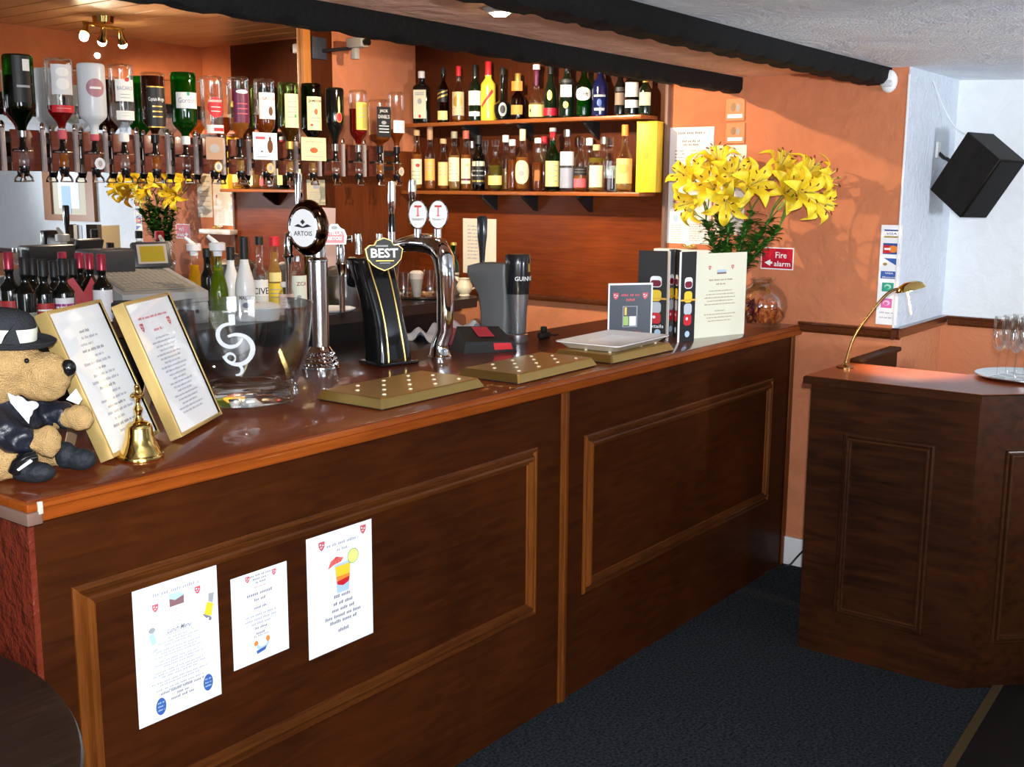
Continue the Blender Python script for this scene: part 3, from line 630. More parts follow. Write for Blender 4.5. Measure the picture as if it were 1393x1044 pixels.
on_shelf(624, 90, Z1, 'clear bottle with a tall tan label and a red neck', 0.032, CLEAR, body=0.56, sh=0.18, nr=0.012, liq=(AMB, 0.5), cap=(RED, 0.045, 1.1), group=G1, labels=[(0.12, 0.54, 1.2, mat('tan_label', (0.62, 0.50, 0.26), .6), (('d', 0, 0.2, 0.6, 0.5, GOLD), ln(3, 0.8, -0.4)))])
on_shelf(646, 88, Z1, 'dark wine-shaped bottle with a white label and a lower white strip', 0.032, BOTG, body=0.58, sh=0.18, nr=0.012, cap=(BLACKM, 0.06, 1.1), group=G1, labels=[(0.29, 0.54, 1.2, LW, (ln(3, 0.6),)), (0.10, 0.18, 1.0, LW)])
on_shelf(664, 84, Z1, 'bright yellow bottle with a red cap and a slanted red stripe', 0.037, YELP, body=0.60, sh=0.15, nr=0.015, cap=(RED, 0.065, 1.05), group=G1, labels=[(0.25, 0.56, 0.9, YELP, (('p', [(-1, -1), (.75, .85), (1, .55), (-.7, -1.1)], RED),))])
on_shelf(683, 92, Z1, 'round black flask with a silver patterned badge and a dark cap', 0.042, BOTB, body=0.28, sh=0.14, nr=0.012, cap=(BLACKM, 0.03, 1.2), taper=0.8, group=G1, rz=-50, labels=[(0.08, 0.34, 0.5, GREY, (('d', 0, 0, 0.6, 0.6, BLACKM),), 'oval')])
on_shelf(704, 100, Z1, 'dark bottle with an orange tag hung round its gold neck', 0.038, BROWNG, body=0.42, sh=0.22, nr=0.012, liq=(DRUM, 0.5), cap=(GOLD, 0.045, 1.2), group=G1, labels=[(0.12, 0.32, 0.8, mat('ochre_label', (0.45, 0.26, 0.05), .6)), (0.62, 0.82, 0.75, ORP, (('r', -.9, .9, -.85, .85, mat('deep_orange', (0.80, 0.22, 0.03), .5)),))])
on_shelf(729, 88, Z1, 'clear long-necked bottle with a pale yellow label and purple neck', 0.036, CLEAR, body=0.34, sh=0.22, nr=0.014, liq=(PALE, 0.3), cap=(LW, 0.02, 1.3), sleeve=(PURP, 0.62), group=G1, labels=[(0.05, 0.27, 1.2, YLAB, (('d', -0.6, 0, 0.1, 0.3, BLACKM), ln(2)))])
on_shelf(748, 88, Z1, 'tall black bottle with a gold teardrop badge and crimson foot band', 0.033, BOTG, body=0.40, sh=0.40, nr=0.012, cap=(BLACKM, 0.04, 1.15), group=G1, labels=[(0.06, 0.20, 1.4, mat('crimson_label', (0.40, 0.01, 0.03), .4)), (0.34, 0.52, 0.4, GOLD, (), 'oval')])
on_shelf(770, 86, Z1, 'dark green vermouth bottle with a small square white label', 0.038, BOTG, body=0.56, sh=0.24, nr=0.013, cap=(BLACKM, 0.035, 1.15), group=G1, labels=[(0.38, 0.60, 0.75, LW), (0.62, 0.70, 0.9, BLACKM, (('s', 1, .7, 0, .1, GREY),)), (0.18, 0.30, 0.35, GOLD, (), 'oval')])
on_shelf(793, 86, Z1, 'green sherry bottle with a white oval label', 0.036, GREENG, body=0.56, sh=0.24, nr=0.013, liq=(liquid('green_lit', (0.02, 0.30, 0.05), 0.7), 0.5), cap=(BLACKM, 0.035, 1.15), group=G1, labels=[(0.31, 0.55, 1.2, LW, (('t', 'Croft', 0, 0, 0.55, 0.34, INKB),), 'oval')])
on_shelf(815, 88, Z1, 'deep blue bottle with faint pale lettering', 0.037, NAVY, body=0.56, sh=0.26, nr=0.013, cap=(BLACKM, 0.035, 1.15), group=G1, labels=[(0.38, 0.42, 0.8, GREY), (0.12, 0.17, 0.7, GREY), (0.20, 0.34, 0.3, mat('mid_blue', (0.05, 0.10, 0.35), .4), (), 'oval')])
on_shelf(842, 95, Z1, 'black bottle with a grey-brown label left of the two-label bottle', 0.026, BOTB, body=0.60, sh=0.22, nr=0.012, cap=(BLACKM, 0.03, 1.15), group=G1, labels=[(0.24, 0.50, 1.0, mat('taupe_label', (0.20, 0.15, 0.11), .5)), (0.52, 0.62, 1.0, BLACKM, (ln(2, 0.7, 0.5, 0.8),))])
on_shelf(858, 97, Z1, 'black bottle with two broad white labels, one above the other', 0.032, BOTB, body=0.74, sh=0.14, nr=0.012, cap=(RED, 0.02, 1.2), group=G1, labels=[(0.42, 0.74, 1.1, LW, (ln(3, 0.5),)), (0.18, 0.35, 1.1, LW, (ln(1, 0.5, 0.1),))])
on_shelf(876, 102, Z1, 'black-green bottle with one cream label at the right end of the upper shelf', 0.029, BOTG, body=0.60, sh=0.22, nr=0.012, cap=(GOLD, 0.03, 1.15), group=G1, labels=[(0.24, 0.56, 1.0, mat('straw_label', (0.75, 0.70, 0.45), .5))])
CRM = mat('warm_cream_label', (0.88, 0.76, 0.48), 0.5)
X2 = 4.358
def low(px, ty, label, r, gm, **k): k.setdefault('group', G2); return on_shelf(px, ty, Z2, label, r, gm, X=k.pop('X', X2), **k)
low(567, 177, 'clear whisky bottle with a cream label and cork, leftmost on the lower shelf', 0.030, CLEAR, body=0.58, liq=(AMB, 0.6), cap=(CORK, 0.025), labels=[(0.10, 0.52, 1.2, CRM, (('d', 0.3, 0.5, 0.3, 0.15, RED), ln(3, .6, .0)))])
low(585, 173, 'slim clear bottle with an orange label and rose-tan neck', 0.028, CLEAR, body=0.56, liq=(AMB, 0.5), cap=(mat('tan_cap', (0.5, 0.26, 0.15), .5), 0.06, 1.1), labels=[(0.16, 0.50, 1.2, OLAB, (ln(3, .6),))])
low(603, 189, 'short clear bottle with an orange-cream label and cork, beside the slim orange one', 0.027, CLEAR, body=0.58, liq=(AMB, 0.55), cap=(CORK, 0.02), labels=[(0.10, 0.55, 1.2, mat('peach_label', (0.88, 0.62, 0.25), .5), (ln(3, .6),))])
low(618, 179, 'clear bottle with a tall cream label and stopper above a bluish foot', 0.029, CLEAR, body=0.60, liq=(PALE, 0.6), cap=(mat('olive_cap', (0.3, 0.28, 0.18), .5), 0.03, 1.2), labels=[(0.16, 0.56, 1.2, CRM, (ln(4, .6),))])
low(634, 178, 'slim clear bottle with a cream label crossed by a brown band', 0.025, CLEAR, body=0.60, liq=(AMB, 0.6), cap=(mat('russet_cap', (0.45, 0.10, 0.06), .5), 0.035, 1.2), labels=[(0.12, 0.54, 1.2, CRM, (('r', -1, 1, -0.75, -0.6, PURP), ('d', 0.3, 0.5, 0.25, 0.12, GOLD)))])
low(651, 184, 'dark green bottle with cream and silver bands', 0.031, DGREEN, body=0.56, sh=0.22, liq=(DRUM, 0.5), cap=(BLACKM, 0.04), labels=[(0.12, 0.54, 1.3, BLACKM, (('r', -1, 1, 0.55, 0.95, CRM), ('r', -1, 1, 0.1, 0.2, GREY), ('r', -1, 1, -0.3, -0.2, GREY), ('r', -1, 1, -0.8, -0.65, GOLD)))])
low(674, 190, 'squat clear bottle of olive-coloured liqueur with a low yellow label', 0.036, CLEAR, body=0.50, liq=(OLIVE, 0.5), cap=(CLEAR, 0.03, 1.4), labels=[(0.12, 0.30, 1.2, mat('mustard_label', (0.80, 0.66, 0.22), .5), (ln(2, .5),))])
low(697, 190, 'amber-filled clear bottle without a front label, left of the oval-labelled one', 0.027, CLEAR, body=0.58, liq=(DAMB, 0.6), cap=(LW, 0.025))
low(711, 176, 'tall clear bottle with a large cream oval label and white-gold stopper', 0.035, CLEAR, body=0.50, sh=0.22, liq=(AMB, 0.55), cap=(CREAM, 0.05, 1.1), labels=[(0.12, 0.50, 1.25, CREAM, (('d', 0, -0.1, 0.3, 0.25, GREY), ln(1, .4, .4)), 'oval')])
low(732, 188, 'small amber-brown bottle between the oval-labelled and the green bottle', 0.027, CLEAR, body=0.56, liq=(DAMB, 0.55), cap=(LW, 0.02), labels=[(0.20, 0.40, 0.5, mat('rust_label', (0.45, 0.14, 0.03), .5))])
low(752, 174, 'green malt bottle with a tall pale yellow label and red neck', 0.034, GREENG, body=0.56, sh=0.16, liq=(DRUM, 0.45), cap=(GREY, 0.015), sleeve=(RED, 0.80), labels=[(0.08, 0.48, 1.2, YLAB, (ln(4, .7, 0.6, 0.4),))])
low(772, 176, 'clear vodka bottle with a pale rose label over grey glass', 0.034, CLEAR, body=0.58, sh=0.16, liq=(CLR, 0.5), cap=(STEEL, 0.03, 1.3), labels=[(0.42, 0.64, 1.2, mat('pale_rose_label', (0.75, 0.70, 0.72), .5), (ln(2, .5),)), (0.06, 0.38, 1.2, mat('blue_grey_label', (0.30, 0.33, 0.42), .4))])
low(790, 186, 'clear bottle with a black band label and a red foot label', 0.032, CLEAR, body=0.54, sh=0.20, liq=(AMB, 0.4), cap=(CLEAR, 0.035, 1.3), labels=[(0.30, 0.44, 1.2, BLACKM, (ln(2, .7, 0.5, 0.7),)), (0.08, 0.24, 1.0, PINKR)])
low(812, 197, 'short round bottle with a cream label and cork', 0.036, CLEAR, body=0.52, sh=0.22, liq=(PALE, 0.5), cap=(CORK, 0.022, 1.3), labels=[(0.10, 0.56, 0.95, CREAM, (ln(3, .6),)), (0.62, 0.72, 1.1, OLIVE)])
low(830, 186, 'clear faceted bottle with a dark foot beside the tall pale brandy bottle', 0.025, CLEAR, body=0.56, sh=0.2, liq=(DRUM, 0.25), cap=(CLEAR, 0.04, 1.2), sq=5)
low(850, 170, 'tall clear pear-brandy bottle with a pale orange label', 0.037, CLEAR, body=0.48, sh=0.26, liq=(PALE, 0.5), cap=(ORP, 0.045, 1.1), labels=[(0.13, 0.50, 1.2, mat('apricot_label', (0.85, 0.55, 0.20), .5), (('d', 0, 0.2, 0.5, 0.4, OLAB),))])
# second row at the wall
low(642, 192, 'plain clear bottle standing behind the banded green one', 0.022, CLEAR, X=4.424, liq=(PALE, 0.4), cap=(STEEL, 0.03))
low(660, 190, 'clear bottle with a glass stopper behind the squat olive liqueur', 0.024, CLEAR, X=4.424, liq=(AMB, 0.35), cap=(CLEAR, 0.03, 1.3))
low(688, 184, 'clear slim bottle behind the unlabelled amber one', 0.024, CLEAR, X=4.424, liq=(PALE, 0.4), cap=(LW, 0.03))
low(740, 186, 'slim bottle with a red cap hidden behind the green malt bottle', 0.024, CLEAR, X=4.424, liq=(DAMB, 0.5), cap=(RED, 0.03))
low(802, 188, 'clear slim bottle behind the short round one', 0.024, CLEAR, X=4.424, liq=(CLR, 0.5), cap=(LW, 0.03))
low(822, 186, 'clear slim bottle at the wall behind the faceted one', 0.024, CLEAR, X=4.424, liq=(CLR, 0.5), cap=(STEEL, 0.03))
m = MB(); m.lathe([(0, -0.004), (0.055, -0.004), (0.06, 0), (0.055, 0.004), (0, 0.004)], mat('teal_grey_tin', (0.22, 0.28, 0.27), 0.4), 28, T=Matrix.Rotation(R(90), 4, 'Y'), caps=False)
ob = m.build('round_plate'); ob.location = (XE - 0.0215, at(838, 205, 0, XE).y, Z2 + 0.0605 + 0.1); ob.location.z = Z2 + 0.105
for v in ob.data.vertices: v.co *= 1.0
ob.location.z = Z2 + 0.061; tag(ob, 'grey-green round plate leaning on the wall behind the clear bottles', 'plate')
bx = thing('gift_box', 'tall yellow bottle gift box at the right end of the lower shelf', 'gift box', (4.39, at(884, 200, 0, 4.39).y, Z2 + 0.0005), R(-78))
m = MB(); m.box(-0.047, 0.047, -0.045, 0.045, 0, 0.302, mat('yellow_card', (0.86, 0.60, 0.035), 0.45), 0.002)
m.T = frame((0, -0.0452, 0), (1, 0, 0), (0, 0, 1))
LYEL = mat('ochre_print', (0.66, 0.42, 0.04), 0.5)
m.rect(-0.03, 0.03, 0.198, 0.2, LYEL, 0.0006); m.rect(-0.018, 0.018, 0.186, 0.19, LYEL, 0.0006); m.disc(0, 0.16, 0.012, 0.016, LYEL, 0.0006); m.rect(-0.02, 0.02, 0.05, 0.052, LYEL, 0.0006)
m.build('box_body', bx)
m = MB(); m.box(-0.048, 0.048, -0.046, 0.046, 0.302, 0.308, mat('yellow_card'  , (0, 0, 0)), 0.001); m.build('lid', bx)

# ---- optic rail and upturned bottles
XO = [2.188, 2.344, 2.476, 2.603, 2.744, 2.889, 3.027, 3.167, 3.307, 3.444, 3.58, 3.724, 3.876, 4.02, 4.14]
rail_t = thing('optic_rail', 'brown rail of back boards carrying the row of spirit optics', 'rail', (2.0, 3.95, 1.67))
BRB = wood('optic_board', (0.10, 0.022, 0.012), (0.16, 0.040, 0.022), 0, 0.3, 0.5)
for i in range(len(XO)):
    a = (XO[i - 1] + 0.052 if i else 1.93) - 2.0; b = XO[i] - 0.052 - 2.0
    m = MB(); m.box(a - 0.058, b, 0.0, 0.012, 0.0, 0.147, BRB, 0.002); m.build('back_board', rail_t)
    m = MB(); m.box(b + 0.006, b + 0.021, -0.006, 0.010, -0.004, 0.150, mat('pale_acrylic', (0.42, 0.34, 0.32), 0.3), 0.002); m.ball((b + 0.014, 0.002, 0.160), (0.011, 0.006, 0.018), CHROME, seg=10, rings=6); m.build('upright_strip', rail_t)
m = MB(); m.box(1.9 - 2.0, 4.2 - 2.0, 0.012, 0.05, 0.03, 0.05, BLACKM); m.box(1.9 - 2.0, 4.2 - 2.0, 0.012, 0.05, 0.10, 0.12, BLACKM); m.build('mounting_bar', rail_t)
def optic(i, x, dz, badge=None, lq=None):
    t = thing('optic_measure', badge_label[i], 'optic', (x, 3.885, 1.63 + dz), 0, 'spirit optics under the upturned bottles')
    m = MB(); m.lathe([(0, 0.018), (0.012, 0.018), (0.016, 0.03), (0.019, 0.045), (0.019, 0.055), (0, 0.055)], BLACK, 16, caps=False); m.build('nozzle', t); m = MB()
    m.lathe([(0, 0.108), (0.016, 0.108), (0.017, 0.118), (0.012, 0.126), (0.010, 0.16), (0, 0.16)], BLACK, 16, caps=False); m.build('valve_body', t)
    m = MB(); m.lathe([(0.017, 0.055), (0.018, 0.06), (0.018, 0.105), (0.016, 0.108)], CLEAR, 16, caps=False); m.build('measure_chamber', t)
    if lq: m = MB(); m.lathe([(0, 0.056), (0.014, 0.056), (0.014, 0.10), (0, 0.10)], lq, 12, caps=False); m.build('liquid', t)
    m = MB(); m.box(-0.034, 0.034, -0.008, 0.004, 0.106, 0.112, CHROME, 0.002); m.tube([(0, 0.004, 0.112), (0, 0.065, 0.112)], 0.006, BLACKM); m.build('clamp', t)
    m = MB()
    for s in (-1, 1): m.tube([(s * 0.010, -0.008, 0.028), (s * 0.020, -0.014, 0.012), (s * 0.022, -0.012, 0.0)], [0.004, 0.004, 0.005], CHROME)
    m.tube([(-0.022, -0.012, 0.002), (0.022, -0.012, 0.002)], 0.0028, STEEL); m.build('push_bar', t)
    if badge:
        m = MB(); T = Matrix.Rotation(R(90), 4, 'X')
        m.lathe([(0, 0.0), (0.021, 0.0), (0.023, 0.003), (0.022, 0.006), (0, 0.006)], CHROME, 24, T=Matrix.Translation((0, -0.022, 0.070)) @ T, caps=False)
        m.disc(0, 0, 0.018, 0.018, badge, 0.0064, T=Matrix.Translation((0, -0.022, 0.070)) @ T); m.disc(0, 0, 0.009, 0.012, GREY, 0.0068, T=Matrix.Translation((0, -0.022, 0.070)) @ T)
        m.build('badge', t)
    return t
desc = ['tall dark green bottle with a black label', 'etched clear bottle of red spirit', 'frosted white bottle', 'clear rum bottle with a bat-winged white label', 'dark rum bottle with a black label', 'green gin bottle', 'clear vodka bottle with a red label', 'clear bottle with a purple-black label', 'whisky bottle with a white bird label', 'pale green bottle with a cream label', 'dark green whiskey bottle with a cream label', 'black liqueur bottle with a flame mark', 'bottle of bright red spirit with a yellow label', 'square black-labelled whiskey bottle', 'clear bottle with a small white label']
badge_label = ['chrome and black optic under the ' + d for d in desc]
SILV = mat('silver_badge', (0.75, 0.76, 0.78), 0.3, 0.3); TANB = mat('tan_badge', (0.65, 0.45, 0.28), 0.4)
G3 = 'upturned spirit bottles on the optics'
BZ = [at(x, y, 1, 3.885).z for x, y in [(27, 75), (78, 80), (124, 87), (165, 88), (208, 99), (250, 99), (288, 104), (325, 105), (360, 108), (393, 112), (424, 114), (456, 120), (488, 123), (520, 136), (543, 126)]]
NZ = 1.785
GO = mat('clear_bottle_etch', (0.7, 0.7, 0.72), 0.5)
spec = [
 dict(r=0.052, gm=glass('bottle_green', (0.10, 0.36, 0.08)), body=0.62, sh=0.30, liq=(liquid('deep_green_wine', (0.01, 0.06, 0.012), 0.8), 0.75), cap=(STEEL, 0.02), labels=[(0.42, 0.98, 0.62, BLACKM, (('r', 0.1, 0.9, 0.35, 0.85, LW), ('r', -.6, .8, -.36, -.26, GREY)))]),
 dict(r=0.050, gm=CLEAR, body=0.62, sh=0.22, liq=(REDL, 0.42), cap=(PINKR, 0.03), labels=[(0.55, 0.92, 0.8, GO, (('d', 0, 0.5, 0.6, 0.3, LW), ('d', 0, -0.3, 0.6, 0.4, LW))), (0.33, 0.42, 0.9, RED, (ln(1, .6, 0.1, 0.4, LW),))]),
 dict(r=0.050, gm=FROST, body=0.66, sh=0.18, liq=(mat('frost_body', (0.62, 0.66, 0.69), 0.6), 0.95), cap=(PINKR, 0.02), labels=[(0.56, 0.80, 0.7, mat('rose_badge', (0.42, 0.20, 0.24), .5), (('r', -.6, .6, -.12, .12, LW),), 'oval')]),
 dict(r=0.047, gm=CLEAR, body=0.66, sh=0.20, liq=(CLR, 0.5), cap=(LW, 0.03, 1.4), labels=[(0.52, 0.80, 0.8, LW, (('t', 'BACARDI', 0, 0.2, 0.8, 0.18, INK), ('d', 0.2, 0.95, 0.25, 0.16, RED), ln(2, .5, -.4))), (0.28, 0.40, 0.8, LW, (ln(2, .5, .5, .6),))]),
 dict(r=0.046, gm=CLEAR, body=0.66, sh=0.20, liq=(DRUM, 0.95), cap=(BLACK, 0.03), labels=[(0.22, 0.80, 0.85, BLACKM, (('r', -1, 1, 0.94, 1, GOLD), ('r', -1, 1, -1, -.94, GOLD), ('t', 'Captain Morgan', 0, 0.35, 0.85, 0.12, LW), ln(3, .5, 0.0, .25, GOLD)))]),
 dict(r=0.050, gm=GREENG, body=0.68, sh=0.20, liq=(liquid('green_gin', (0.02, 0.42, 0.05), 0.6), 0.9), cap=(LW, 0.03, 1.3), labels=[(0.50, 0.72, 1.0, LW, (('t', 'Gordon\'s', 0, 0, 0.8, 0.35, INK), ('d', 0, 0.8, 0.12, 0.25, GREEN)))]),
 dict(r=0.046, gm=CLEAR, body=0.66, sh=0.20, liq=(CLR, 0.5), cap=(LW, 0.03), labels=[(0.40, 0.70, 0.75, RED, (('t', 'SMIRNOFF', 0, 0.6, 0.9, 0.12, LW), ln(2, .6, 0, .4, LW)), 'oval'), (0.18, 0.30, 0.9, LW, (('r', -.3, .9, -.5, .3, RED),))]),
 dict(r=0.044, gm=CLEAR, body=0.66, sh=0.20, liq=(AMB, 0.42), cap=(BLACK, 0.03), labels=[(0.35, 0.82, 0.9, PURP, (('d', 0, 0.85, 0.7, 0.12, LW), ln(3, .6, 0.1, .3, PINKR)))]),
 dict(r=0.045, gm=CLEAR, body=0.66, sh=0.20, liq=(DAMB, 0.48), cap=(GOLD, 0.03), labels=[(0.42, 0.80, 0.95, LW, (('t', 'GROUSE', 0.1, 0.55, 0.7, 0.12, PINKR), ('d', 0.2, -0.4, 0.25, 0.35, mat('bird_brown', (0.15, 0.05, 0.02), .6))))]),
 dict(r=0.045, gm=PALEG, body=0.66, sh=0.20, liq=(DAMB, 0.35), cap=(GOLD, 0.03), labels=[(0.32, 0.82, 0.8, CREAM, (ln(4, .6), ('d', 0.3, -0.3, 0.15, 0.1, GREEN)))]),
 dict(r=0.045, gm=DGREEN, body=0.66, sh=0.20, liq=(DRUM, 0.5), cap=(BLACK, 0.03), labels=[(0.30, 0.80, 0.9, CREAM, (('t', 'JAMESON', 0, 0.72, 0.8, 0.10, INKB), ('d', 0, 0.1, 0.22, 0.18, mat('brick_print', (0.45, 0.12, 0.04), .6)), ('d', -0.5, -0.7, 0.15, 0.07, RED), ln(2, .5, -.3, .2)))]),
 dict(r=0.044, gm=BOTB, body=0.52, sh=0.34, cap=(CHROME, 0.03), labels=[(0.45, 0.62, 0.35, ORP, (('d', 0, 0, 0.8, 0.8, RED),), 'oval'), (0.56, 0.86, 0.12, YLAB, (), 'oval')]),
 dict(r=0.044, gm=CLEAR, body=0.66, sh=0.20, liq=(REDL, 0.70), cap=(CHROME, 0.03), labels=[(0.36, 0.80, 0.7, mat('amber_label', (0.80, 0.58, 0.10), .5), (('r', 0, 1, -.9, .9, mat('olive_label', (0.45, 0.38, 0.08), .5)), ln(3, .6)))]),
 dict(r=0.043, gm=CLEAR, body=0.72, sh=0.14, sq=6, liq=(DAMB, 0.35), cap=(BLACK, 0.03), labels=[(0.30, 0.86, 1.05, BLACKM, (('t', 'JACK', 0, 0.7, 0.6, 0.12, LW), ('t', 'DANIEL\'S', 0, 0.35, 0.8, 0.12, LW), ('d', 0, -0.05, 0.35, 0.12, GREY), ln(3, .7, -.3, .2, LW)))]),
 dict(r=0.040, gm=CLEAR, body=0.62, sh=0.22, liq=(DAMB, 0.40), cap=(BLACK, 0.03), labels=[(0.34, 0.54, 0.9, LW, (ln(2, .6),))]),
]
bd = {2: SILV, 6: SILV, 8: TANB, 14: TANB}; olq = {1: AMB, 4: AMB, 7: PALE, 9: PALE, 10: PALE, 13: AMB, 0: CLR, 3: CLR}
for i, x in enumerate(XO):
    dz = -0.006 * (i / 14)
    s_ = spec[i]; gm = s_.pop('gm'); r_ = s_.pop('r'); nz = NZ + dz
    bottle('upturned ' + desc[i] + ' on its optic', (x, 3.885, nz), R(-16), BZ[i] - nz, r_, gm, nr=0.014, inv=True, group=G3, **s_)
    optic(i, x, dz, bd.get(i), olq.get(i))
# cards hung on the optic rail
def card(px, py, wpx, hpx, Y, label, mt, fn=None, name='hanging_card', cat='card'):
    c = at(px, py, 1, Y); sc_ = 1518 / ((c - CAM).dot(_f)); m = MB(); w_ = wpx / sc_ / 0.60; h = hpx / sc_
    m.T = Matrix.Identity(4); m.box(-w_ / 2, w_ / 2, -h / 2, h / 2, -0.002, 0, mt)
    if fn: fn(m, w_, h)
    ob = m.build(name); ob.matrix_world = frame((c.x, Y, c.z), (1, 0, 0), (0, 0, 1)); return tag(ob, label, cat)
def jm(m, w_, h): m.text('JAMESON', 0, h * 0.3, w_ * 0.7, h * 0.1, INKD, 0.0004); m.disc(0, -h * 0.05, w_ * 0.16, h * 0.12, mat('brick_print', (.4, .1, .04)), 0.0004); m.rect(-w_ * .35, w_ * .35, -h * .33, -h * .3, INK, 0.0004); m.rect(-w_ * .4, w_ * .4, -h * .1, -h * .08, INK, 0.0003)
def gr(m, w_, h): m.rect(-w_ * .4, 0, h * .25, h * .35, PINKR, 0.0004); m.disc(w_ * 0.2, 0, w_ * 0.12, h * 0.25, mat('bird_brown', (.1, .05, .02)), 0.0004); m.disc(w_ * 0.2, h * .28, w_ * 0.05, h * 0.08, mat('bird_brown', (.1, .05, .02)), 0.0004); m.disc(-w_ * .15, -h * .2, w_ * .06, h * .04, INKD, 0.0004); m.rect(-w_ * .4, w_ * .1, -h * .42, -h * .38, INK, 0.0004)
card(427, 203, 27, 31, 3.855, 'cream card with dark heading hung on the optics', CREAM, jm)
card(361, 199, 25, 36, 3.855, 'white card with a brown bird hung on the optics', PAPER, gr)
card(292, 202, 17, 30, 3.855, 'plain tan card hung on the optics', mat('tan_card', (0.42, 0.27, 0.18), 0.6), lambda m, w_, h: m.disc(0, 0, w_ * .3, h * .2, GREY, 0.0004))
# notices on the panelling
def wcard(px, py, wpx, hpx, label, mt, fn=None, cat='notice', name='paper_notice', tilt=0):
    c = at(px, py, 1, YB - 0.0215); sc_ = 1518 / ((c - CAM).dot(_f)); m = MB(); w_ = wpx / sc_ / 0.60; h = hpx / sc_
    m.box(-w_ / 2, w_ / 2, -h / 2, h / 2, -0.0006, 0, mt); 
    if fn: fn(m, w_, h)
    ob = m.build(name); ob.matrix_world = frame(c, (1, 0, tilt), (0, 0, 1)); return tag(ob, label, cat)
BEIGE = mat('beige_paper', (0.60, 0.55, 0.36), 0.6)
wcard(430, 262, 20, 34, 'small beige notice with a dark square, pinned on the panelling', BEIGE, lambda m, w_, h: (m.rect(-w_ * .15, w_ * .15, h * .15, h * .42, INK, 0.0004), [scrawl(m, 0, h * (.0 - .09 * k), w_ * .7, 0.004, INK, k) for k in range(4)]))
wcard(446, 297, 17, 28, 'pink-white card pinned right of the disc-shaped tap badge', mat('pinkish_paper', (0.62, 0.45, 0.42), 0.6), None, tilt=-0.05)
wcard(450, 345, 12, 50, 'narrow pinkish strip of paper below the other notices', mat('pinkish_paper', (0.62, 0.45, 0.42), 0.6))
# security camera on its plate
cam_t = thing('security_camera', 'small grey security camera on a black arm beside the mirror', 'camera', (at(432, 66, 1, YB - 0.02).x, YB - 0.021, at(432, 66, 1, YB - 0.02).z))
m = MB(); m.box(-0.045, 0.045, -0.014, 0.0, -0.05, 0.05, mat('dark_plate', (0.03, 0.035, 0.05), .5), 0.003); m.build('plate', cam_t)
m = MB(); m.tube([(0.02, -0.012, -0.01), (0.05, -0.10, -0.005), (0.09, -0.16, 0.0)], 0.008, BLACKM); m.build('arm', cam_t)
m = MB(); m.box(0.065, 0.115, -0.22, -0.12, 0.0, 0.045, mat('camera_grey', (0.35, 0.34, 0.32), .5), 0.006); m.tube([(0.09, -0.22, 0.022), (0.09, -0.245, 0.022)], 0.016, BLACK, 12); m.box(0.075, 0.105, -0.17, -0.14, -0.05, 0.0, mat('camera_grey', (0, 0, 0)), 0.003); m.build('camera_body', cam_t)
# triple ceiling spot over the bar
sp = thing('ceiling_spotlight', 'brass ceiling fitting with glowing spotlights, seen in the mirror', 'ceiling light', (3.38, 2.90, ZS))
m = MB(); m.tube([(-0.13, 0.03, -0.045), (0.13, -0.03, -0.045)], 0.009, BRASS); m.lathe([(0, -0.03), (0.05, -0.03), (0.055, 0), (0, 0)], BRASS, 20, caps=False); m.tube([(0, 0, -0.02), (0, 0, -0.05)], 0.008, BRASS); m.build('base', sp)
LAMP = mat('lamp_glow', (1, 0.8, 0.5), 0.5, emit=(1.0, 0.75, 0.45), estr=55)
for x, y, dx, dy in ((-0.11, 0.025, -0.03, 0.02), (0.11, -0.025, 0.03, -0.03), (0.0, 0.0, 0.02, -0.05)):
    m = MB(); m.tube([(x, y, -0.045), (x + dx * .4, y + dy * .4, -0.08), (x + dx, y + dy, -0.105)], [0.010, 0.018, 0.026], BRASS, 14); h = m.build('spot_head', sp)
    m = MB(); m.ball((x + dx * 1.1, y + dy * 1.1, -0.115), 0.022, LAMP); m.build('bulb', h)
# soffit downlight
q = at(680, 17, 2, 2.075); dl = thing('downlight', 'small round white light fixed between the two black beams', 'ceiling light', (q.x, q.y, 2.085))
m = MB(); m.lathe([(0, -0.012), (0.03, -0.012), (0.042, -0.006), (0.045, 0), (0, 0)], WHITE, 24, caps=False); m.build('ring', dl)
m = MB(); m.lathe([(0, -0.020), (0.018, -0.019), (0.026, -0.0125), (0, -0.0125)], LAMP, 20, caps=False); m.build('lens', dl)

# ---- back counter
ZB = 1.09
bc = thing('back_counter', 'dark back bar counter under the mirror', 'counter', (4.25, 4.015, 0))
m = MB(); tp = [(-4.0, -0.595), (-0.05, -0.595), (0.03, -0.52), (0.03, 0), (-4.0, 0)]
m.prism(tp, 1.045, ZB, mat('dark_laminate', (0.030, 0.024, 0.022), 0.3)); m.build('worktop', bc)
m = MB(); m.box(-4.0, -0.12, -0.50, 0.0, 0, 1.045, BLACKM); m.build('cabinet', bc)
m = MB(); m.box(0, 1.72, 0, 0.40, 0, 0.955, BLACKM); m.box(-0.01, 1.73, -0.01, 0.41, 0.955, 0.965, mat('bench_black', (0.015, 0.015, 0.016), 0.3)); ob = m.build('work_bench'); ob.location = (2.32, 3.03, 0); tag(ob, 'low black work bench behind the bar counter', 'bench')
# crumpled bar towel
m = MB(); rn = random.Random(4); nx, ny = 26, 16
q = at(612, 452, 2, 0.99); hx, hy = 0.19, 0.13
def zf(x, y):
    u, v = (x - q.x) / hx, (y - q.y) / hy
    return max(0.9665, 0.97 + 0.035 * (1 - u * u) + 0.03 * math.sin(u * 5 + v * 3) * math.cos(v * 4) + 0.012 * math.sin(u * 11 - v * 7) - 0.01 * (v + 0.2))
grid(q.x - hx, q.x + hx, q.y - hy, q.y + hy, nx, ny, zf, mat('towel_white', (0.62, 0.68, 0.76), 0.85), m)
tag(m.build('bar_towel'), 'crumpled pale bar towel on the bench behind the chrome font', 'towel')
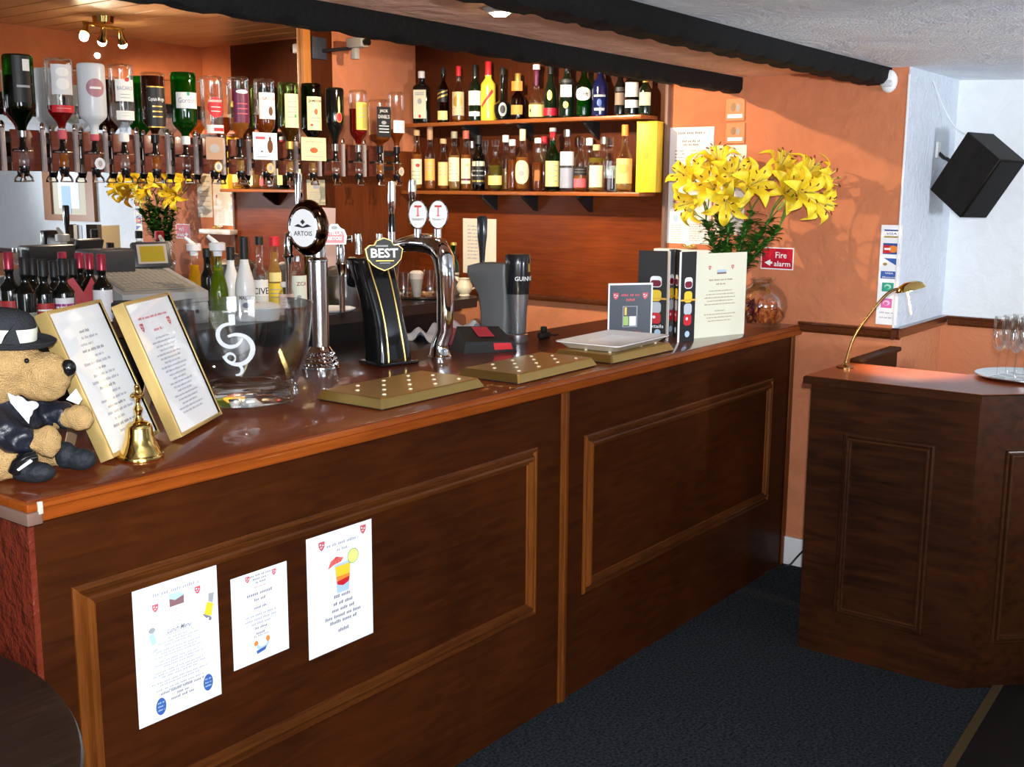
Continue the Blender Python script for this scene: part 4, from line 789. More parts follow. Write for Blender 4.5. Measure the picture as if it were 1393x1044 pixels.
# ---------------------------------------------------------------- things on the bar top
def rng(n): return range(n)
def remesh(name, parts, mt, voxel=0.006, parent=None, smooth=6, fn=None):
    """one continuous skin grown round a set of ellipsoids / tubes"""
    m = MB()
    for p in parts:
        if isinstance(p[0], list): m.tube(p[0], p[1], mt, 12)
        elif len(p) == 2: m.ball(p[0], p[1], mt)
        elif len(p) == 3: T = Matrix.Translation(p[0]) @ Euler(p[2]).to_matrix().to_4x4(); m.ball((0, 0, 0), p[1], mt, T)

    ob = m.build('tmp')
    a = ob.modifiers.new('r', 'REMESH'); a.mode = 'VOXEL'; a.voxel_size = voxel; a.use_smooth_shade = True
    b = ob.modifiers.new('s', 'SMOOTH'); b.iterations = smooth; b.factor = 0.5
    bpy.context.view_layer.update()
    me = bpy.data.meshes.new_from_object(ob.evaluated_get(bpy.context.evaluated_depsgraph_get()))
    bpy.data.objects.remove(ob); me.name = name
    if not me.materials: me.materials.append(mt)
    if fn:
        for v in me.vertices: v.co = fn(v.co)
    for p in me.polygons: p.use_smooth = True
    o = bpy.data.objects.new(name, me); COL.objects.link(o)
    if parent: o.parent = parent
    return o

# plush dog in a dinner jacket; local x = the way it faces, z up
FUR = mat('tan_plush', (0.66, 0.42, 0.18), 0.95, spec=0.1, bump=1.0, bscale=420, var=0.22, vscale=30)
FURL = mat('light_plush', (0.70, 0.50, 0.26), 0.95, spec=0.1, bump=1.0, bscale=420, var=0.15, vscale=40)
CLOTH = mat('black_satin', (0.010, 0.012, 0.020), 0.38, bump=0.5, bscale=40)
FELT = mat('charcoal_felt', (0.035, 0.037, 0.042), 0.95, spec=0.1, bump=0.6, bscale=300)
VELV = mat('black_velvet', (0.006, 0.009, 0.013), 0.7, bump=0.6, bscale=60)
SATW = mat('white_satin', (0.72, 0.76, 0.85), 0.35, bump=0.4, bscale=120)
q = at(30, 648, 2, ZT)
dog = thing('plush_dog', 'tan plush dog in a black dinner jacket and bowler hat on the bar', 'soft toy', (q.x, q.y, ZT), math.atan2(-0.794, 0.607))
body = remesh('body', [((-0.02, 0.0, 0.225), (0.070, 0.062, 0.066)), ((-0.05, 0.0, 0.20), (0.062, 0.06, 0.062)), ((0.060, 0.0, 0.203), (0.050, 0.040, 0.044)), ((-0.055, -0.015, 0.190), (0.075, 0.052, 0.058)), ((0.062, 0, 0.178), (0.036, 0.034, 0.028)), ((0.045, 0, 0.185), (0.040, 0.034, 0.034)), ((0.083, 0, 0.212), (0.026, 0.026, 0.024)),
    ((-0.05, 0, 0.10), (0.06, 0.055, 0.075)), ((-0.035, 0, 0.15), (0.04, 0.04, 0.05)), ([(-0.03, -0.045, 0.12), (0.02, -0.06, 0.085), (0.065, -0.045, 0.085)], [0.026, 0.022, 0.020]), ([(-0.02, 0.045, 0.13), (0.05, 0.05, 0.105), (0.095, 0.03, 0.112)], [0.026, 0.022, 0.020]),
    ((0.074, -0.042, 0.080), (0.025, 0.022, 0.032)), ((0.108, 0.03, 0.112), (0.029, 0.022, 0.027)), ((-0.035, -0.045, 0.040), (0.060, 0.034, 0.039)), ((0.0, -0.045, 0.034), (0.035, 0.025, 0.026)), ((-0.02, 0.05, 0.04), (0.06, 0.03, 0.036)), ([(0.0, 0.05, 0.035), (0.07, 0.05, 0.03)], [0.026, 0.022])], FUR, 0.005, dog, 5, lambda c: c + Vector((math.sin(c.z * 310 + c.y * 170), math.sin(c.x * 290 + c.z * 130), math.sin(c.x * 330 - c.y * 210))) * 0.0009)
m = MB(); m.ball((0.106, -0.004, 0.2165), (0.015, 0.014, 0.017), BLACK); m.build('nose', dog)
m = MB(); m.ball((0.043, -0.041, 0.236), (0.005, 0.005, 0.005), BLACK); m.build('eye', dog)
m = MB(); m.ball((0.043, 0.041, 0.236), (0.005, 0.005, 0.005), BLACK); m.build('eye', dog)
remesh('ear', [((-0.045, -0.058, 0.205), (0.030, 0.016, 0.050), (0.1, 0.1, -0.1)), ((-0.035, -0.05, 0.245), (0.02, 0.014, 0.02))], FUR, 0.004, dog, 4)
remesh('ear', [((-0.045, 0.058, 0.205), (0.030, 0.016, 0.050)), ((-0.035, 0.05, 0.245), (0.02, 0.014, 0.02))], FUR, 0.004, dog, 4)
remesh('jacket', [((-0.05, 0, 0.105), (0.068, 0.064, 0.066)), ((-0.035, 0, 0.140), (0.056, 0.058, 0.036)), ((0.01, 0, 0.11), (0.034, 0.048, 0.046)), ([(-0.03, -0.045, 0.125), (0.018, -0.062, 0.088), (0.048, -0.052, 0.086)], [0.032, 0.030, 0.027]), ([(-0.02, 0.045, 0.135), (0.05, 0.052, 0.112), (0.085, 0.036, 0.115)], [0.032, 0.030, 0.027]), ((-0.07, 0, 0.06), (0.05, 0.05, 0.04))], CLOTH, 0.005, dog, 3, lambda c: c + Vector((0.004 * math.sin(c.z * 160 + c.x * 90), 0.004 * math.sin(c.x * 140 - c.z * 70), 0)))
remesh('boot', [((0.046, -0.045, 0.020), (0.040, 0.023, 0.021)), ((0.020, -0.045, 0.030), (0.022, 0.024, 0.028))], VELV, 0.004, dog, 3)
remesh('boot', [((0.098, 0.045, 0.024), (0.034, 0.022, 0.023)), ((0.07, 0.045, 0.032), (0.022, 0.024, 0.028))], VELV, 0.004, dog, 3)
hat = thing('hat', None, None); del_ = hat; bpy.data.objects.remove(hat)
T = Matrix.Translation((-0.022, 0, 0.262)) @ Matrix.Rotation(R(5), 4, 'Y')
m = MB(); m.lathe([(0, 0.0), (0.075, 0.0), (0.094, 0.004), (0.100, 0.012), (0.097, 0.014), (0.090, 0.009), (0.070, 0.008), (0.062, 0.012), (0.062, 0.040), (0.058, 0.052), (0.048, 0.062), (0.030, 0.068), (0, 0.070)], FELT, 32, T=T, caps=False)
h_ = m.build('hat', dog)
m = MB(); m.lathe([(0.0635, 0.010), (0.0640, 0.012), (0.0640, 0.034), (0.0630, 0.036)], mat('cream_ribbon', (0.80, 0.80, 0.66), 0.5), 32, T=T, caps=False); m.build('hat_band', h_)
m = MB(); m.add([(0.03, -0.068, 0.012), (0.058, -0.048, 0.010), (0.050, -0.060, 0.050), (0.040, -0.075, 0.03), (0.045, -0.05, 0.03)], [(0, 1, 2), (0, 2, 3), (1, 2, 4), (0, 3, 2)], FELT, False, T); m.build('hat_bow', h_)
m = MB()
m.add([(0.012, -0.062, 0.178), (0.018, -0.066, 0.160), (0.047, -0.060, 0.118), (0.050, -0.050, 0.150), (0.035, -0.058, 0.165), (0.020, -0.05, 0.17)], [(0, 1, 4, 5), (1, 2, 3, 4)], SATW, False)
m.add([(0.105, 0.03, 0.170), (0.118, 0.025, 0.150), (0.112, 0.020, 0.140), (0.088, 0.02, 0.150)], [(0, 1, 2, 3)], SATW, False)
T2 = Matrix.Translation((0.040, -0.055, 0.143)) @ Matrix.Rotation(R(20), 4, 'Y')
m.build('collar', dog)
remesh('bow_tie', [((0.030, -0.056, 0.158), (0.016, 0.012, 0.012), (0, 0.7, 0)), ((0.044, -0.054, 0.142), (0.010, 0.010, 0.014)), ((0.052, -0.05, 0.152), (0.012, 0.01, 0.009))], SATW, 0.003, dog, 2)
m = MB(); m.tube([(0.018, -0.072, 0.028), (0.028, -0.076, 0.045), (0.045, -0.074, 0.056), (0.062, -0.068, 0.060)], [0.012, 0.012, 0.010, 0.009], BLACK, 12); m.tube([(0.030, -0.082, 0.034), (0.056, -0.080, 0.052)], 0.0035, WHITE); m.build('pipe', dog)

# two tilted picture frames
def menu_frame(a, b, h, lean, label, fr, content):
    a = Vector((*a, ZT)); b = Vector((*b, ZT)); u = (b - a).normalized(); n_ = Vector((u.y, -u.x, 0)); w_ = (b - a).length
    up = Vector((0, 0, math.cos(lean))) - n_ * math.sin(lean); M_ = frame(a + Vector((0, 0, 0.002 + 0.026 * math.sin(lean))) + n_ * 0.0, u, up)
    t = thing('framed_menu', label, 'picture frame', (0, 0, 0)); t.matrix_world = M_
    f = 0.008; m = MB(); FM = fr
    for x0, x1, y0, y1 in ((0, f, 0, h), (w_ - f, w_, 0, h), (f, w_ - f, 0, f), (f, w_ - f, h - f, h)): m.box(x0, x1, y0, y1, -0.026, 0.004, FM, 0.0015)
    m.build('frame', t)
    m = MB(); m.box(f, w_ - f, f, h - f, -0.006, -0.002, PAPER); m.T = Matrix.Translation((0, 0, -0.002)); content(m, w_, h); m.build('menu_page', t)
    m = MB(); m.box(f, w_ - f, f, h - f, 0.0005, 0.0015, glass('picture_glass', (0.99, 0.99, 0.99), 0, 0.08)); m.build('glass_pane', t)
    m = MB(); P = Vector((w_ / 2, h * 0.62, -0.026)); foot = Vector((w_ / 2, 0, 0)); 
    down = M_.to_3x3().inverted() @ Vector((0, 0, -1)); Lz = (M_ @ P).z - ZT; k = Lz * 1.06; back = M_.to_3x3().inverted() @ (-n_)
    E_ = P + down * (Lz - 0.003) + back * 0.05
    m.add([P + Vector((-0.03, 0, 0)), P + Vector((0.03, 0, 0)), E_ + Vector((0.025, 0, 0)), E_ + Vector((-0.025, 0, 0))] + [x + Vector((0, 0, -0.003)) for x in (P + Vector((-0.03, 0, 0)), P + Vector((0.03, 0, 0)), E_ + Vector((0.025, 0, 0)), E_ + Vector((-0.025, 0, 0)))], [(0, 1, 2, 3), (7, 6, 5, 4), (0, 4, 5, 1), (2, 6, 7, 3), (1, 5, 6, 2), (0, 3, 7, 4)], mat('tan_backing', (0.35, 0.22, 0.13), 0.7)); m.build('back_prop', t)
    return t
GOLDF = mat('gold_frame', (0.62, 0.44, 0.16), 0.3, 0.55)
def c1(m, w_, h):
    y = h * 0.82
    for i, (wd, cx) in enumerate(((0.18, 0), (0.3, .05), (0.22, -.05), (0.4, .02), (0.16, .08), (0.5, 0), (0.2, 0), (0.42, .03), (0.5, 0), (0.3, -.02), (0.16, .1), (0.5, 0), (0.34, 0), (0.5, .02), (0.2, -.05), (0.45, 0), (0.3, 0))):
        scrawl(m, w_ * (0.5 + cx), y, w_ * wd, 0.0065, INKD if i % 3 == 0 else INK, i, 0.0005); y -= h * 0.043
def c2(m, w_, h):
    scrawl(m, w_ * .5, h * .86, w_ * .62, 0.006, PINKR, 2, 0.0005); shield(m, w_ * .2, h * .80, 0.009, 0.0005); shield(m, w_ * .78, h * .80, 0.009, 0.0005); scrawl(m, w_ * .5, h * .76, w_ * .2, 0.007, PINKR, 3, 0.0005)
    y = h * 0.70
    for i in range(19): scrawl(m, w_ * 0.5, y, w_ * (0.28 + 0.3 * ((i * 37) % 10) / 10), 0.005, INK, i, 0.0005); y -= h * 0.031
menu_frame((1.272, 2.000), (1.482, 2.137), 0.325, R(22), 'tilted gold frame with a printed menu, between the plush dog and the brass bell', GOLDF, c1)
menu_frame((1.480, 2.055), (1.700, 2.192), 0.322, R(22), 'tilted pale gold frame with two red shields on its menu, beside the glass bowl', GOLDF, c2)

# brass hand bell
q = at(193, 626, 2, ZT); bell = thing('hand_bell', 'polished brass hand bell standing on the bar edge in front of the frames', 'bell', (q.x + 0.005, q.y + 0.012, ZT)); bell.scale = (1.08, 1.08, 1.10)
m = MB(); m.lathe([(0.036, 0.004), (0.043, 0.0), (0.0445, 0.003), (0.044, 0.008), (0.036, 0.020), (0.030, 0.034), (0.027, 0.048), (0.0255, 0.060), (0.024, 0.066), (0.018, 0.071), (0.008, 0.074), (0, 0.075)], BRASS, 40, caps=False)
for z in (0.010, 0.014): m.lathe([(0.0425 - (z - .01) * 1.2, z - 0.001), (0.0435 - (z - .01) * 1.2, z), (0.0425 - (z - .01) * 1.2, z + 0.001)], BRASS, 40, caps=False)
m.build('bell_body', bell)
m = MB(); m.lathe([(0.008, 0.073), (0.010, 0.076), (0.007, 0.080), (0.0055, 0.086), (0.008, 0.092), (0.0095, 0.096), (0.008, 0.100), (0.005, 0.104), (0.0045, 0.112), (0.007, 0.118), (0.0105, 0.121), (0.0105, 0.124), (0.006, 0.128), (0.0045, 0.132), (0.006, 0.137), (0.0055, 0.141), (0, 0.144)], BRASS, 20, caps=False); 
for k in range(4): m.ball((0.011 * math.cos(k * PI / 2), 0.011 * math.sin(k * PI / 2), 0.123), 0.0045, BRASS, seg=8, rings=6)
m.build('handle', bell)
m = MB(); m.tube([(0, 0, 0.07), (0, 0, 0.02)], 0.002, BRASSD); m.ball((0, 0, 0.016), 0.008, BRASSD); m.build('clapper', bell)

# big glass punch bowl with etched monogram
bowl = thing('punch_bowl', 'large clear glass bowl with a frosted looping monogram', 'glass bowl', (1.900, 2.355, ZT))
prof = [(0, 0.004), (0.112, 0.0), (0.138, 0.004), (0.148, 0.018), (0.146, 0.034), (0.142, 0.042), (0.150, 0.060), (0.168, 0.11), (0.180, 0.16), (0.188, 0.215), (0.192, 0.256)]
m = MB(); m.lathe(prof + [(0.1915, 0.260), (0.187, 0.259), (0.183, 0.215), (0.175, 0.16), (0.163, 0.112), (0.144, 0.066), (0.125, 0.052), (0, 0.046)], BOWLG, 72, caps=False); m.build('bowl', bowl)
m = MB(); ang0 = math.atan2(-0.605, -0.796) + 0.10
def bw(v):
    z = v.y; r = 0.0; pr_ = prof
    for (r0, z0), (r1, z1) in zip(pr_[6:], pr_[7:]):
        if z0 <= z <= z1: r = r0 + (r1 - r0) * (z - z0) / (z1 - z0)
    if not r: r = 0.192 if z > 0.1 else 0.15
    r += 0.0012 + v.z; a = ang0 + v.x / 0.18
    return Vector((r * math.cos(a), r * math.sin(a), z))
m.T = Matrix.Identity(4); m.wrap = lambda v: bw(Vector((v.x * 1.22, (v.y - 0.08) * 1.22 + 0.10, v.z))); ET = ETCH
def ribbon(m, cx, cy, r, a0, a1, wd, n=18, sx=1.0):
    vs = []
    for k in range(n + 1):
        a = R(a0 + (a1 - a0) * k / n); tw = wd * (0.55 + 0.45 * math.sin(PI * k / n))
        vs += [(cx + (r - tw / 2) * math.cos(a) * sx, cy + (r - tw / 2) * math.sin(a), 0), (cx + (r + tw / 2) * math.cos(a) * sx, cy + (r + tw / 2) * math.sin(a), 0)]
    m.add(vs, [(2 * k, 2 * k + 2, 2 * k + 3, 2 * k + 1) for k in range(n)], ET)
ribbon(m, 0.000, 0.160, 0.024, 75, 345, 0.009); ribbon(m, 0.012, 0.130, 0.032, 120, -155, 0.010); ribbon(m, -0.002, 0.112, 0.010, 0, 355, 0.006); ribbon(m, 0.010, 0.086, 0.011, 115, -110, 0.007)
m.rect(-0.001, 0.011, 0.182, 0.204, ET)
m.build('etched_monogram', bowl)
m = MB(); m.tube([(0.02, 0.03, 0.046), (0.06, 0.06, 0.06), (0.11, 0.085, 0.12)], [0.003, 0.003, 0.003], mat('bone', (0.75, 0.70, 0.45), 0.4)); ob = m.build('stirrer_stick'); ob.location = (1.90, 2.355, ZT + 0.012); tag(ob, 'pale thin stick lying inside the glass bowl', 'stick')

# drip trays
def drip_tray(x0, x1, y0, y1, rz, label, holes=True):
    w_, d_ = x1 - x0, y1 - y0
    t = thing('drip_tray', label, 'drip tray', ((x0 + x1) / 2, (y0 + y1) / 2, ZT), rz, 'brass drip trays along the bar edge')
    c = 0.005
    def pg(g): a, b = w_ / 2 - g, d_ / 2 - g; return [(-a + c, -b), (a - c, -b), (a, -b + c), (a, b), (-a, b), (-a, -b + c)]
    m = MB(); m.prism(pg(0.008), 0.0, 0.004, BLACKM); m.build('rubber_base', t)
    m = MB(); m.prism(pg(0), 0.004, 0.026, BRASSD, top=pg(0.012)); m.prism(pg(0.012), 0.026, 0.028, BRASSD, top=pg(0.014)); m.build('tray_body', t)
    m = MB(); HO = mat('bright_stud', (0.95, 0.90, 0.70), 0.3, 0.2)  # pale cream stands in for light glinting at the drain holes
    nx, ny = 7, 4
    for i in range(nx):
        for j in range(ny):
            if (i + j) % 2 == 0: m.ball((-w_ * .36 + w_ * .72 * i / (nx - 1), -d_ * .30 + d_ * .6 * j / (ny - 1), 0.0285), (0.0065, 0.0065, 0.0028), HO, seg=8, rings=4)
    tag(m.build('drain_studs', t), kind='stuff')
    return t
drip_tray(2.02, 2.45, 1.962, 2.205, R(1), 'perforated brass drip tray nearest the glass bowl')
drip_tray(2.545, 2.985, 1.925, 2.150, R(2), 'middle perforated brass drip tray, empty on top')
drip_tray(3.045, 3.455, 1.912, 2.150, R(0), 'brass drip tray with a white dish lying on it')
m = MB(); dw, dd = 0.19, 0.125
a = [(-dw, -dd), (dw, -dd), (dw, dd), (-dw, dd)]
def rr(w_, d_, r, n=5):
    out = []
    for cx, cy, s0 in ((w_ - r, d_ - r, 0), (-w_ + r, d_ - r, 90), (-w_ + r, -d_ + r, 180), (w_ - r, -d_ + r, 270)):
        for k in range(n + 1): a_ = R(s0 + 90 * k / n); out.append((cx + r * math.cos(a_), cy + r * math.sin(a_)))
    return out
rings = [(rr(dw - .03, dd - .03, .02), 0.0), (rr(dw - .006, dd - .006, .02), 0.020), (rr(dw, dd, .02), 0.021), (rr(dw, dd, .02), 0.024), (rr(dw - .012, dd - .012, .018), 0.024), (rr(dw - .030, dd - .030, .016), 0.010)]
n = len(rings[0][0]); vs = [(x, y, z) for r_, z in rings for x, y in r_]
fs = [(i * n + k, i * n + (k + 1) % n, (i + 1) * n + (k + 1) % n, (i + 1) * n + k) for i in range(len(rings) - 1) for k in range(n)] + [tuple(reversed(range(n))), tuple((len(rings) - 1) * n + k for k in range(n))]
m.add(vs, fs, WHITE, True); ob = m.build('serving_dish'); ob.location = (3.26, 2.045, ZT + 0.0305); ob.rotation_euler = (0, 0, R(3)); tag(ob, 'shallow rectangular white dish on the farthest drip tray', 'dish')

# chrome column font with the drum head
f1 = thing('beer_font', 'chrome column beer font with a round drum head and oval white badge', 'beer font', (2.385, 2.575, ZT))
m = MB(); pr_ = [(0, 0), (0.060, 0), (0.060, 0.006)]
for k in range(5): pr_ += [(0.056 - k * .004, 0.008 + k * 0.011), (0.058 - k * .004, 0.012 + k * 0.011), (0.054 - k * .004, 0.016 + k * 0.011)]
pr_ += [(0.034, 0.066), (0.030, 0.072)]
m.lathe(pr_, CHROME, 36, caps=False)
for k in range(22):
    for j in range(3): a = 2 * PI * (k + 0.5 * j) / 22; m.ball(((0.053 - .005 * j) * math.cos(a), (0.053 - .005 * j) * math.sin(a), 0.018 + 0.015 * j), 0.0045, CHROME, seg=6, rings=4)
m.build('base', f1)
m = MB(); m.lathe([(0.029, 0.066), (0.029, 0.335), (0.031, 0.337), (0.031, 0.342), (0.028, 0.346), (0.024, 0.350), (0.024, 0.385), (0, 0.388)], mat('brushed_chrome', (0.72, 0.73, 0.74), 0.16, 1.0, bump=0.05, bscale=600), 32, caps=False); m.build('column', f1)
DC = at(418, 310, 1, 2.55) - Vector((2.385, 2.575, ZT)); nrm = Vector((-0.93, -0.30, 0.0)).normalized()
TD = frame(DC, Vector((0, 0, 1)).cross(nrm), (0, 0, 1)); TDs = TD @ Matrix.Diagonal((0.78, 1.0, 1, 1))
BRCH = mat('dark_bronze_chrome', (0.10, 0.055, 0.035), 0.12, 1.0)
m = MB(); m.lathe([(0, -0.042), (0.050, -0.040), (0.074, -0.030), (0.084, -0.012), (0.084, 0.0), (0.074, 0.016), (0.060, 0.022), (0.052, 0.022)], BRCH, 40, T=TDs, caps=False); m.lathe([(0.060, 0.021), (0.064, 0.026), (0.060, 0.028), (0.054, 0.024)], CHROME, 40, T=TDs, caps=False); m.build('drum_head', f1)
m = MB(); m.lathe([(0, 0.0225), (0.055, 0.0225), (0.057, 0.024), (0.055, 0.026), (0, 0.0265)], WHITE, 40, T=TDs, caps=False)
m.text('ARTOIS', 0, -0.016, 0.062, 0.014, INKB, 0.0270, 0.01, T=TD); m.poly([(-0.03, 0.005), (-0.015, 0.012), (0, 0.004), (0.015, 0.012), (0.03, 0.005), (0.012, 0.002), (0, 0.0), (-0.012, 0.002)], INKB, 0.0270, T=TD); m.poly([(-0.008, 0.018), (0, 0.026), (0.008, 0.018), (0, 0.010)], INKB, 0.0270, T=TD); m.build('badge', f1)
BC = at(455, 319, 1, 2.49) - Vector((2.385, 2.575, ZT)); TB = frame(BC, (0.72, -0.69, 0), (0, 0, 1))
m = MB()
bp = [(-0.034, -0.030), (0.034, -0.030), (0.037, -0.005), (0.030, 0.014), (0.018, 0.020), (0.010, 0.031), (-0.010, 0.031), (-0.018, 0.020), (-0.030, 0.014), (-0.037, -0.005)]
m.prism(bp, -0.006, 0.0, WHITE, T=TB); m.poly([(x * .82, y * .80 - .002) for x, y in bp[:4]] + [(x * .82, y * .80 - .002) for x, y in bp[8:]], mat('scarlet_badge', (0.62, 0.03, 0.03), 0.3), 0.0004, T=TB)
m.text('STELLA', 0, 0.004, 0.044, 0.011, WHITE, 0.0008, 0.02, T=TB); m.text('ARTOIS', 0, -0.012, 0.044, 0.011, WHITE, 0.0008, 0.02, T=TB); m.disc(0, 0.020, 0.010, 0.006, GREY, 0.0005, T=TB); m.build('small_badge', f1)
def loc(px, py, Y, o=f1): return at(px, py, 1, Y) - Vector(o.location)
for (x, y, x2, y2, Y) in ((392, 322, 393, 400, 2.60), (463, 325, 466, 425, 2.60)):
    m = MB(); a, b = loc(x, y, Y), loc(x2, y2, Y)
    m.tube([a + Vector((0.02, -0.03, 0.0)), a, a.lerp(b, 0.15)], [0.012, 0.014, 0.014], CHROME, 14); m.tube([a.lerp(b, .12), a.lerp(b, .3), a.lerp(b, .34), a.lerp(b, .36), a.lerp(b, .5), b], [0.013, 0.013, 0.018, 0.014, 0.010, 0.009], CHROME, 14); m.build('tap_spout', f1)
m = MB(); a, b = loc(405, 278, 2.58), loc(406, 236, 2.58); m.tube([a, a.lerp(b, .3), a.lerp(b, .8), b], [0.006, 0.008, 0.011, 0.010], CHROME, 14); m.build('tap_handle', f1)

# tall black font with the crest badge
f2 = thing('beer_font', 'tall gloss black beer font leaning back with a dark crest badge on top', 'beer font', (2.60, 2.47, ZT))
def loft(m, secs, mt, n=6, smooth=True):
    vs = []; k = 0
    for c, hx, hy, r in secs:
        pts = rr(hx, hy, r, 3); k = len(pts)
        vs += [(c[0] + x, c[1] + y, c[2]) for x, y in pts]
    fs = [(i * k + j, i * k + (j + 1) % k, (i + 1) * k + (j + 1) % k, (i + 1) * k + j) for i in range(len(secs) - 1) for j in range(k)] + [tuple(reversed(range(k))), tuple((len(secs) - 1) * k + j for j in range(k))]
    m.add(vs, fs, mt, smooth)
m = MB(); secs = []
for k in range(11):
    t = k / 10; z = 0.33 * t
    secs.append(((-0.010 * t, 0.02 + 0.085 * t ** 1.8, z), 0.066 - 0.010 * math.sin(PI * min(1, t * 1.15)) , 0.052 - 0.012 * t, 0.018))
m.T = Matrix.Rotation(R(-12), 4, 'Z'); loft(m, secs, BLACK)
m.box(-0.075, 0.075, -0.045, 0.085, 0, 0.012, BLACK, 0.004); m.build('column', f2)
m = MB(); m.T = Matrix.Rotation(R(-12), 4, 'Z')
for sx in (-0.036, 0.030):
    m.tube([(s_[0][0] + sx * (s_[1] / 0.066), s_[0][1] - s_[2] - 0.001, s_[0][2] + 0.002) for s_ in secs], 0.0028, BRASSD, 6)
m.build('gold_trim', f2)
CC = at(523, 347, 1, 2.50) - Vector(f2.location); TC = frame(CC, (0.80, -0.60, 0), (0, 0.10, 1))
cr = [(-0.058, 0.018), (-0.044, 0.030), (-0.030, 0.030), (-0.022, 0.044), (0.0, 0.052), (0.022, 0.044), (0.030, 0.030), (0.044, 0.030), (0.058, 0.018), (0.052, -0.012), (0.036, -0.030), (0.020, -0.040), (0, -0.048), (-0.020, -0.040), (-0.036, -0.030), (-0.052, -0.012)]
m = MB(); m.prism([(x * 1.06, y * 1.06) for x, y in cr], -0.030, -0.004, BRASSD, T=TC); m.prism(cr, -0.006, 0.002, mat('badge_black', (0.008, 0.007, 0.006), 0.45), T=TC)
m.text('BEST', 0, 0.006, 0.088, 0.030, WHITE, 0.0026, 0.03, T=TC); m.rect(-0.028, 0.012, 0.026, 0.031, GREY, 0.0026, T=TC); scrawl(m, 0.002, -0.018, 0.05, 0.006, GOLD, 1, 0.0026) if False else m.rect(-0.028, 0.030, -0.020, -0.017, GOLD, 0.0026, T=TC); m.rect(-0.016, 0.018, -0.027, -0.0245, GREY, 0.0026, T=TC); m.build('crest_badge', f2)
m = MB(); a = at(500, 372, 1, 2.60) - Vector(f2.location); m.box(a.x - 0.055, a.x + 0.01, a.y - 0.06, a.y + 0.05, a.z - 0.045, a.z + 0.055, BLACK, 0.014); m.build('tap_housing', f2)
for px in (488, 517):
    a = at(px, 333, 1, 2.58) - Vector(f2.location); b = at(px - 1, 318, 1, 2.58) - Vector(f2.location); m = MB(); m.tube([a + Vector((0, 0, -0.03)), a, a.lerp(b, .5), b], [0.012, 0.012, 0.012, 0.010], CHROME, 12); m.build('tap_handle', f2)

# chrome arched font with two oval badges
f3 = thing('beer_font', 'polished chrome arched beer font with two oval badges with a red letter', 'beer font', (2.80, 2.44, ZT)); FX = 2.80
def l3(px, py, X=FX): return at(px, py, 0, X) - Vector(f3.location)
m = MB(); base = Vector((0, 0, 0)); p1 = l3(603, 470); p1.z = 0.03
pts = [Vector((0, 0, 0)), Vector((0, 0, 0.006)), Vector((0, 0, 0.012)), Vector((0, 0, 0.05)), l3(605, 450), l3(606, 410), l3(606, 375), l3(604, 352), l3(596, 337), l3(583, 331), l3(566, 330), l3(548, 333), l3(541, 334)]
for p in pts[4:]: p.x = 0
m.tube(pts, [0.042, 0.042, 0.036, 0.029, 0.027, 0.029, 0.032, 0.036, 0.036, 0.034, 0.030, 0.024, 0.018], CHROME, 24); m.build('arched_column', f3)
for k, px in enumerate((568.5, 596)):
    c = at(px, 292, 0, FX - 0.03) - Vector(f3.location); TE = frame(c, (0.62, -0.785, 0), (0, 0.06, 1)); TEs = TE @ Matrix.Diagonal((0.66, 1, 1, 1)); m = MB()
    m.lathe([(0, -0.014), (0.042, -0.012), (0.049, -0.004), (0.049, 0.002), (0.045, 0.004), (0.043, 0.001), (0, 0.001)], CHROME, 32, T=TEs, caps=False)
    m.lathe([(0, 0.0012), (0.043, 0.0012), (0.043, 0.0016), (0, 0.0018)], mat('silver_face', (0.55, 0.56, 0.55), 0.3), 32, T=TEs, caps=False)
    m.text('T', 0, 0.012, 0.022, 0.034, mat('bright_red', (0.75, 0.02, 0.03), 0.4), 0.0024, 0.02, T=TE); m.rect(-0.012, 0.012, 0.024, 0.030, mat('bright_red', (0, 0, 0)), 0.0024, T=TE); m.rect(-0.005, 0.005, -0.006, -0.002, mat('bright_red', (0, 0, 0)), 0.0024, T=TE); m.text('TENNENT\'S', 0, -0.016, 0.040, 0.007, INKB, 0.0024, 0.01, T=TE)
    m.tube([c + Vector((0.01, 0.01, -0.040)), c + Vector((0.01, 0.01, -0.075))], 0.012, CHROME, 12); m.build('badge', f3)
for (px, y0, y1, X, blk) in ((533, 338, 247, FX, 1), (561, 300, 245, FX + 0.02, 0)):
    a, b = at(px, y0, 0, X) - Vector(f3.location), at(px, y1, 0, X) - Vector(f3.location)
    m = MB(); m.tube([a, a.lerp(b, .25)], [0.013, 0.013], CHROME, 14); m.tube([a.lerp(b, .25), a.lerp(b, .45), a.lerp(b, .52)], [0.014, 0.012, 0.009], BLACK if blk else CHROME, 14); m.tube([a.lerp(b, .52), a.lerp(b, .62), a.lerp(b, .75), b], [0.009, 0.013, 0.014, 0.013], CHROME, 16); m.build('tap_handle', f3)
m = MB(); a, b = at(540, 336, 0, FX) - Vector(f3.location), at(537, 400, 0, FX) - Vector(f3.location); m.tube([a, a.lerp(b, .3), a.lerp(b, .4), b], [0.016, 0.016, 0.010, 0.009], CHROME, 14); m.build('tap_spout', f3)

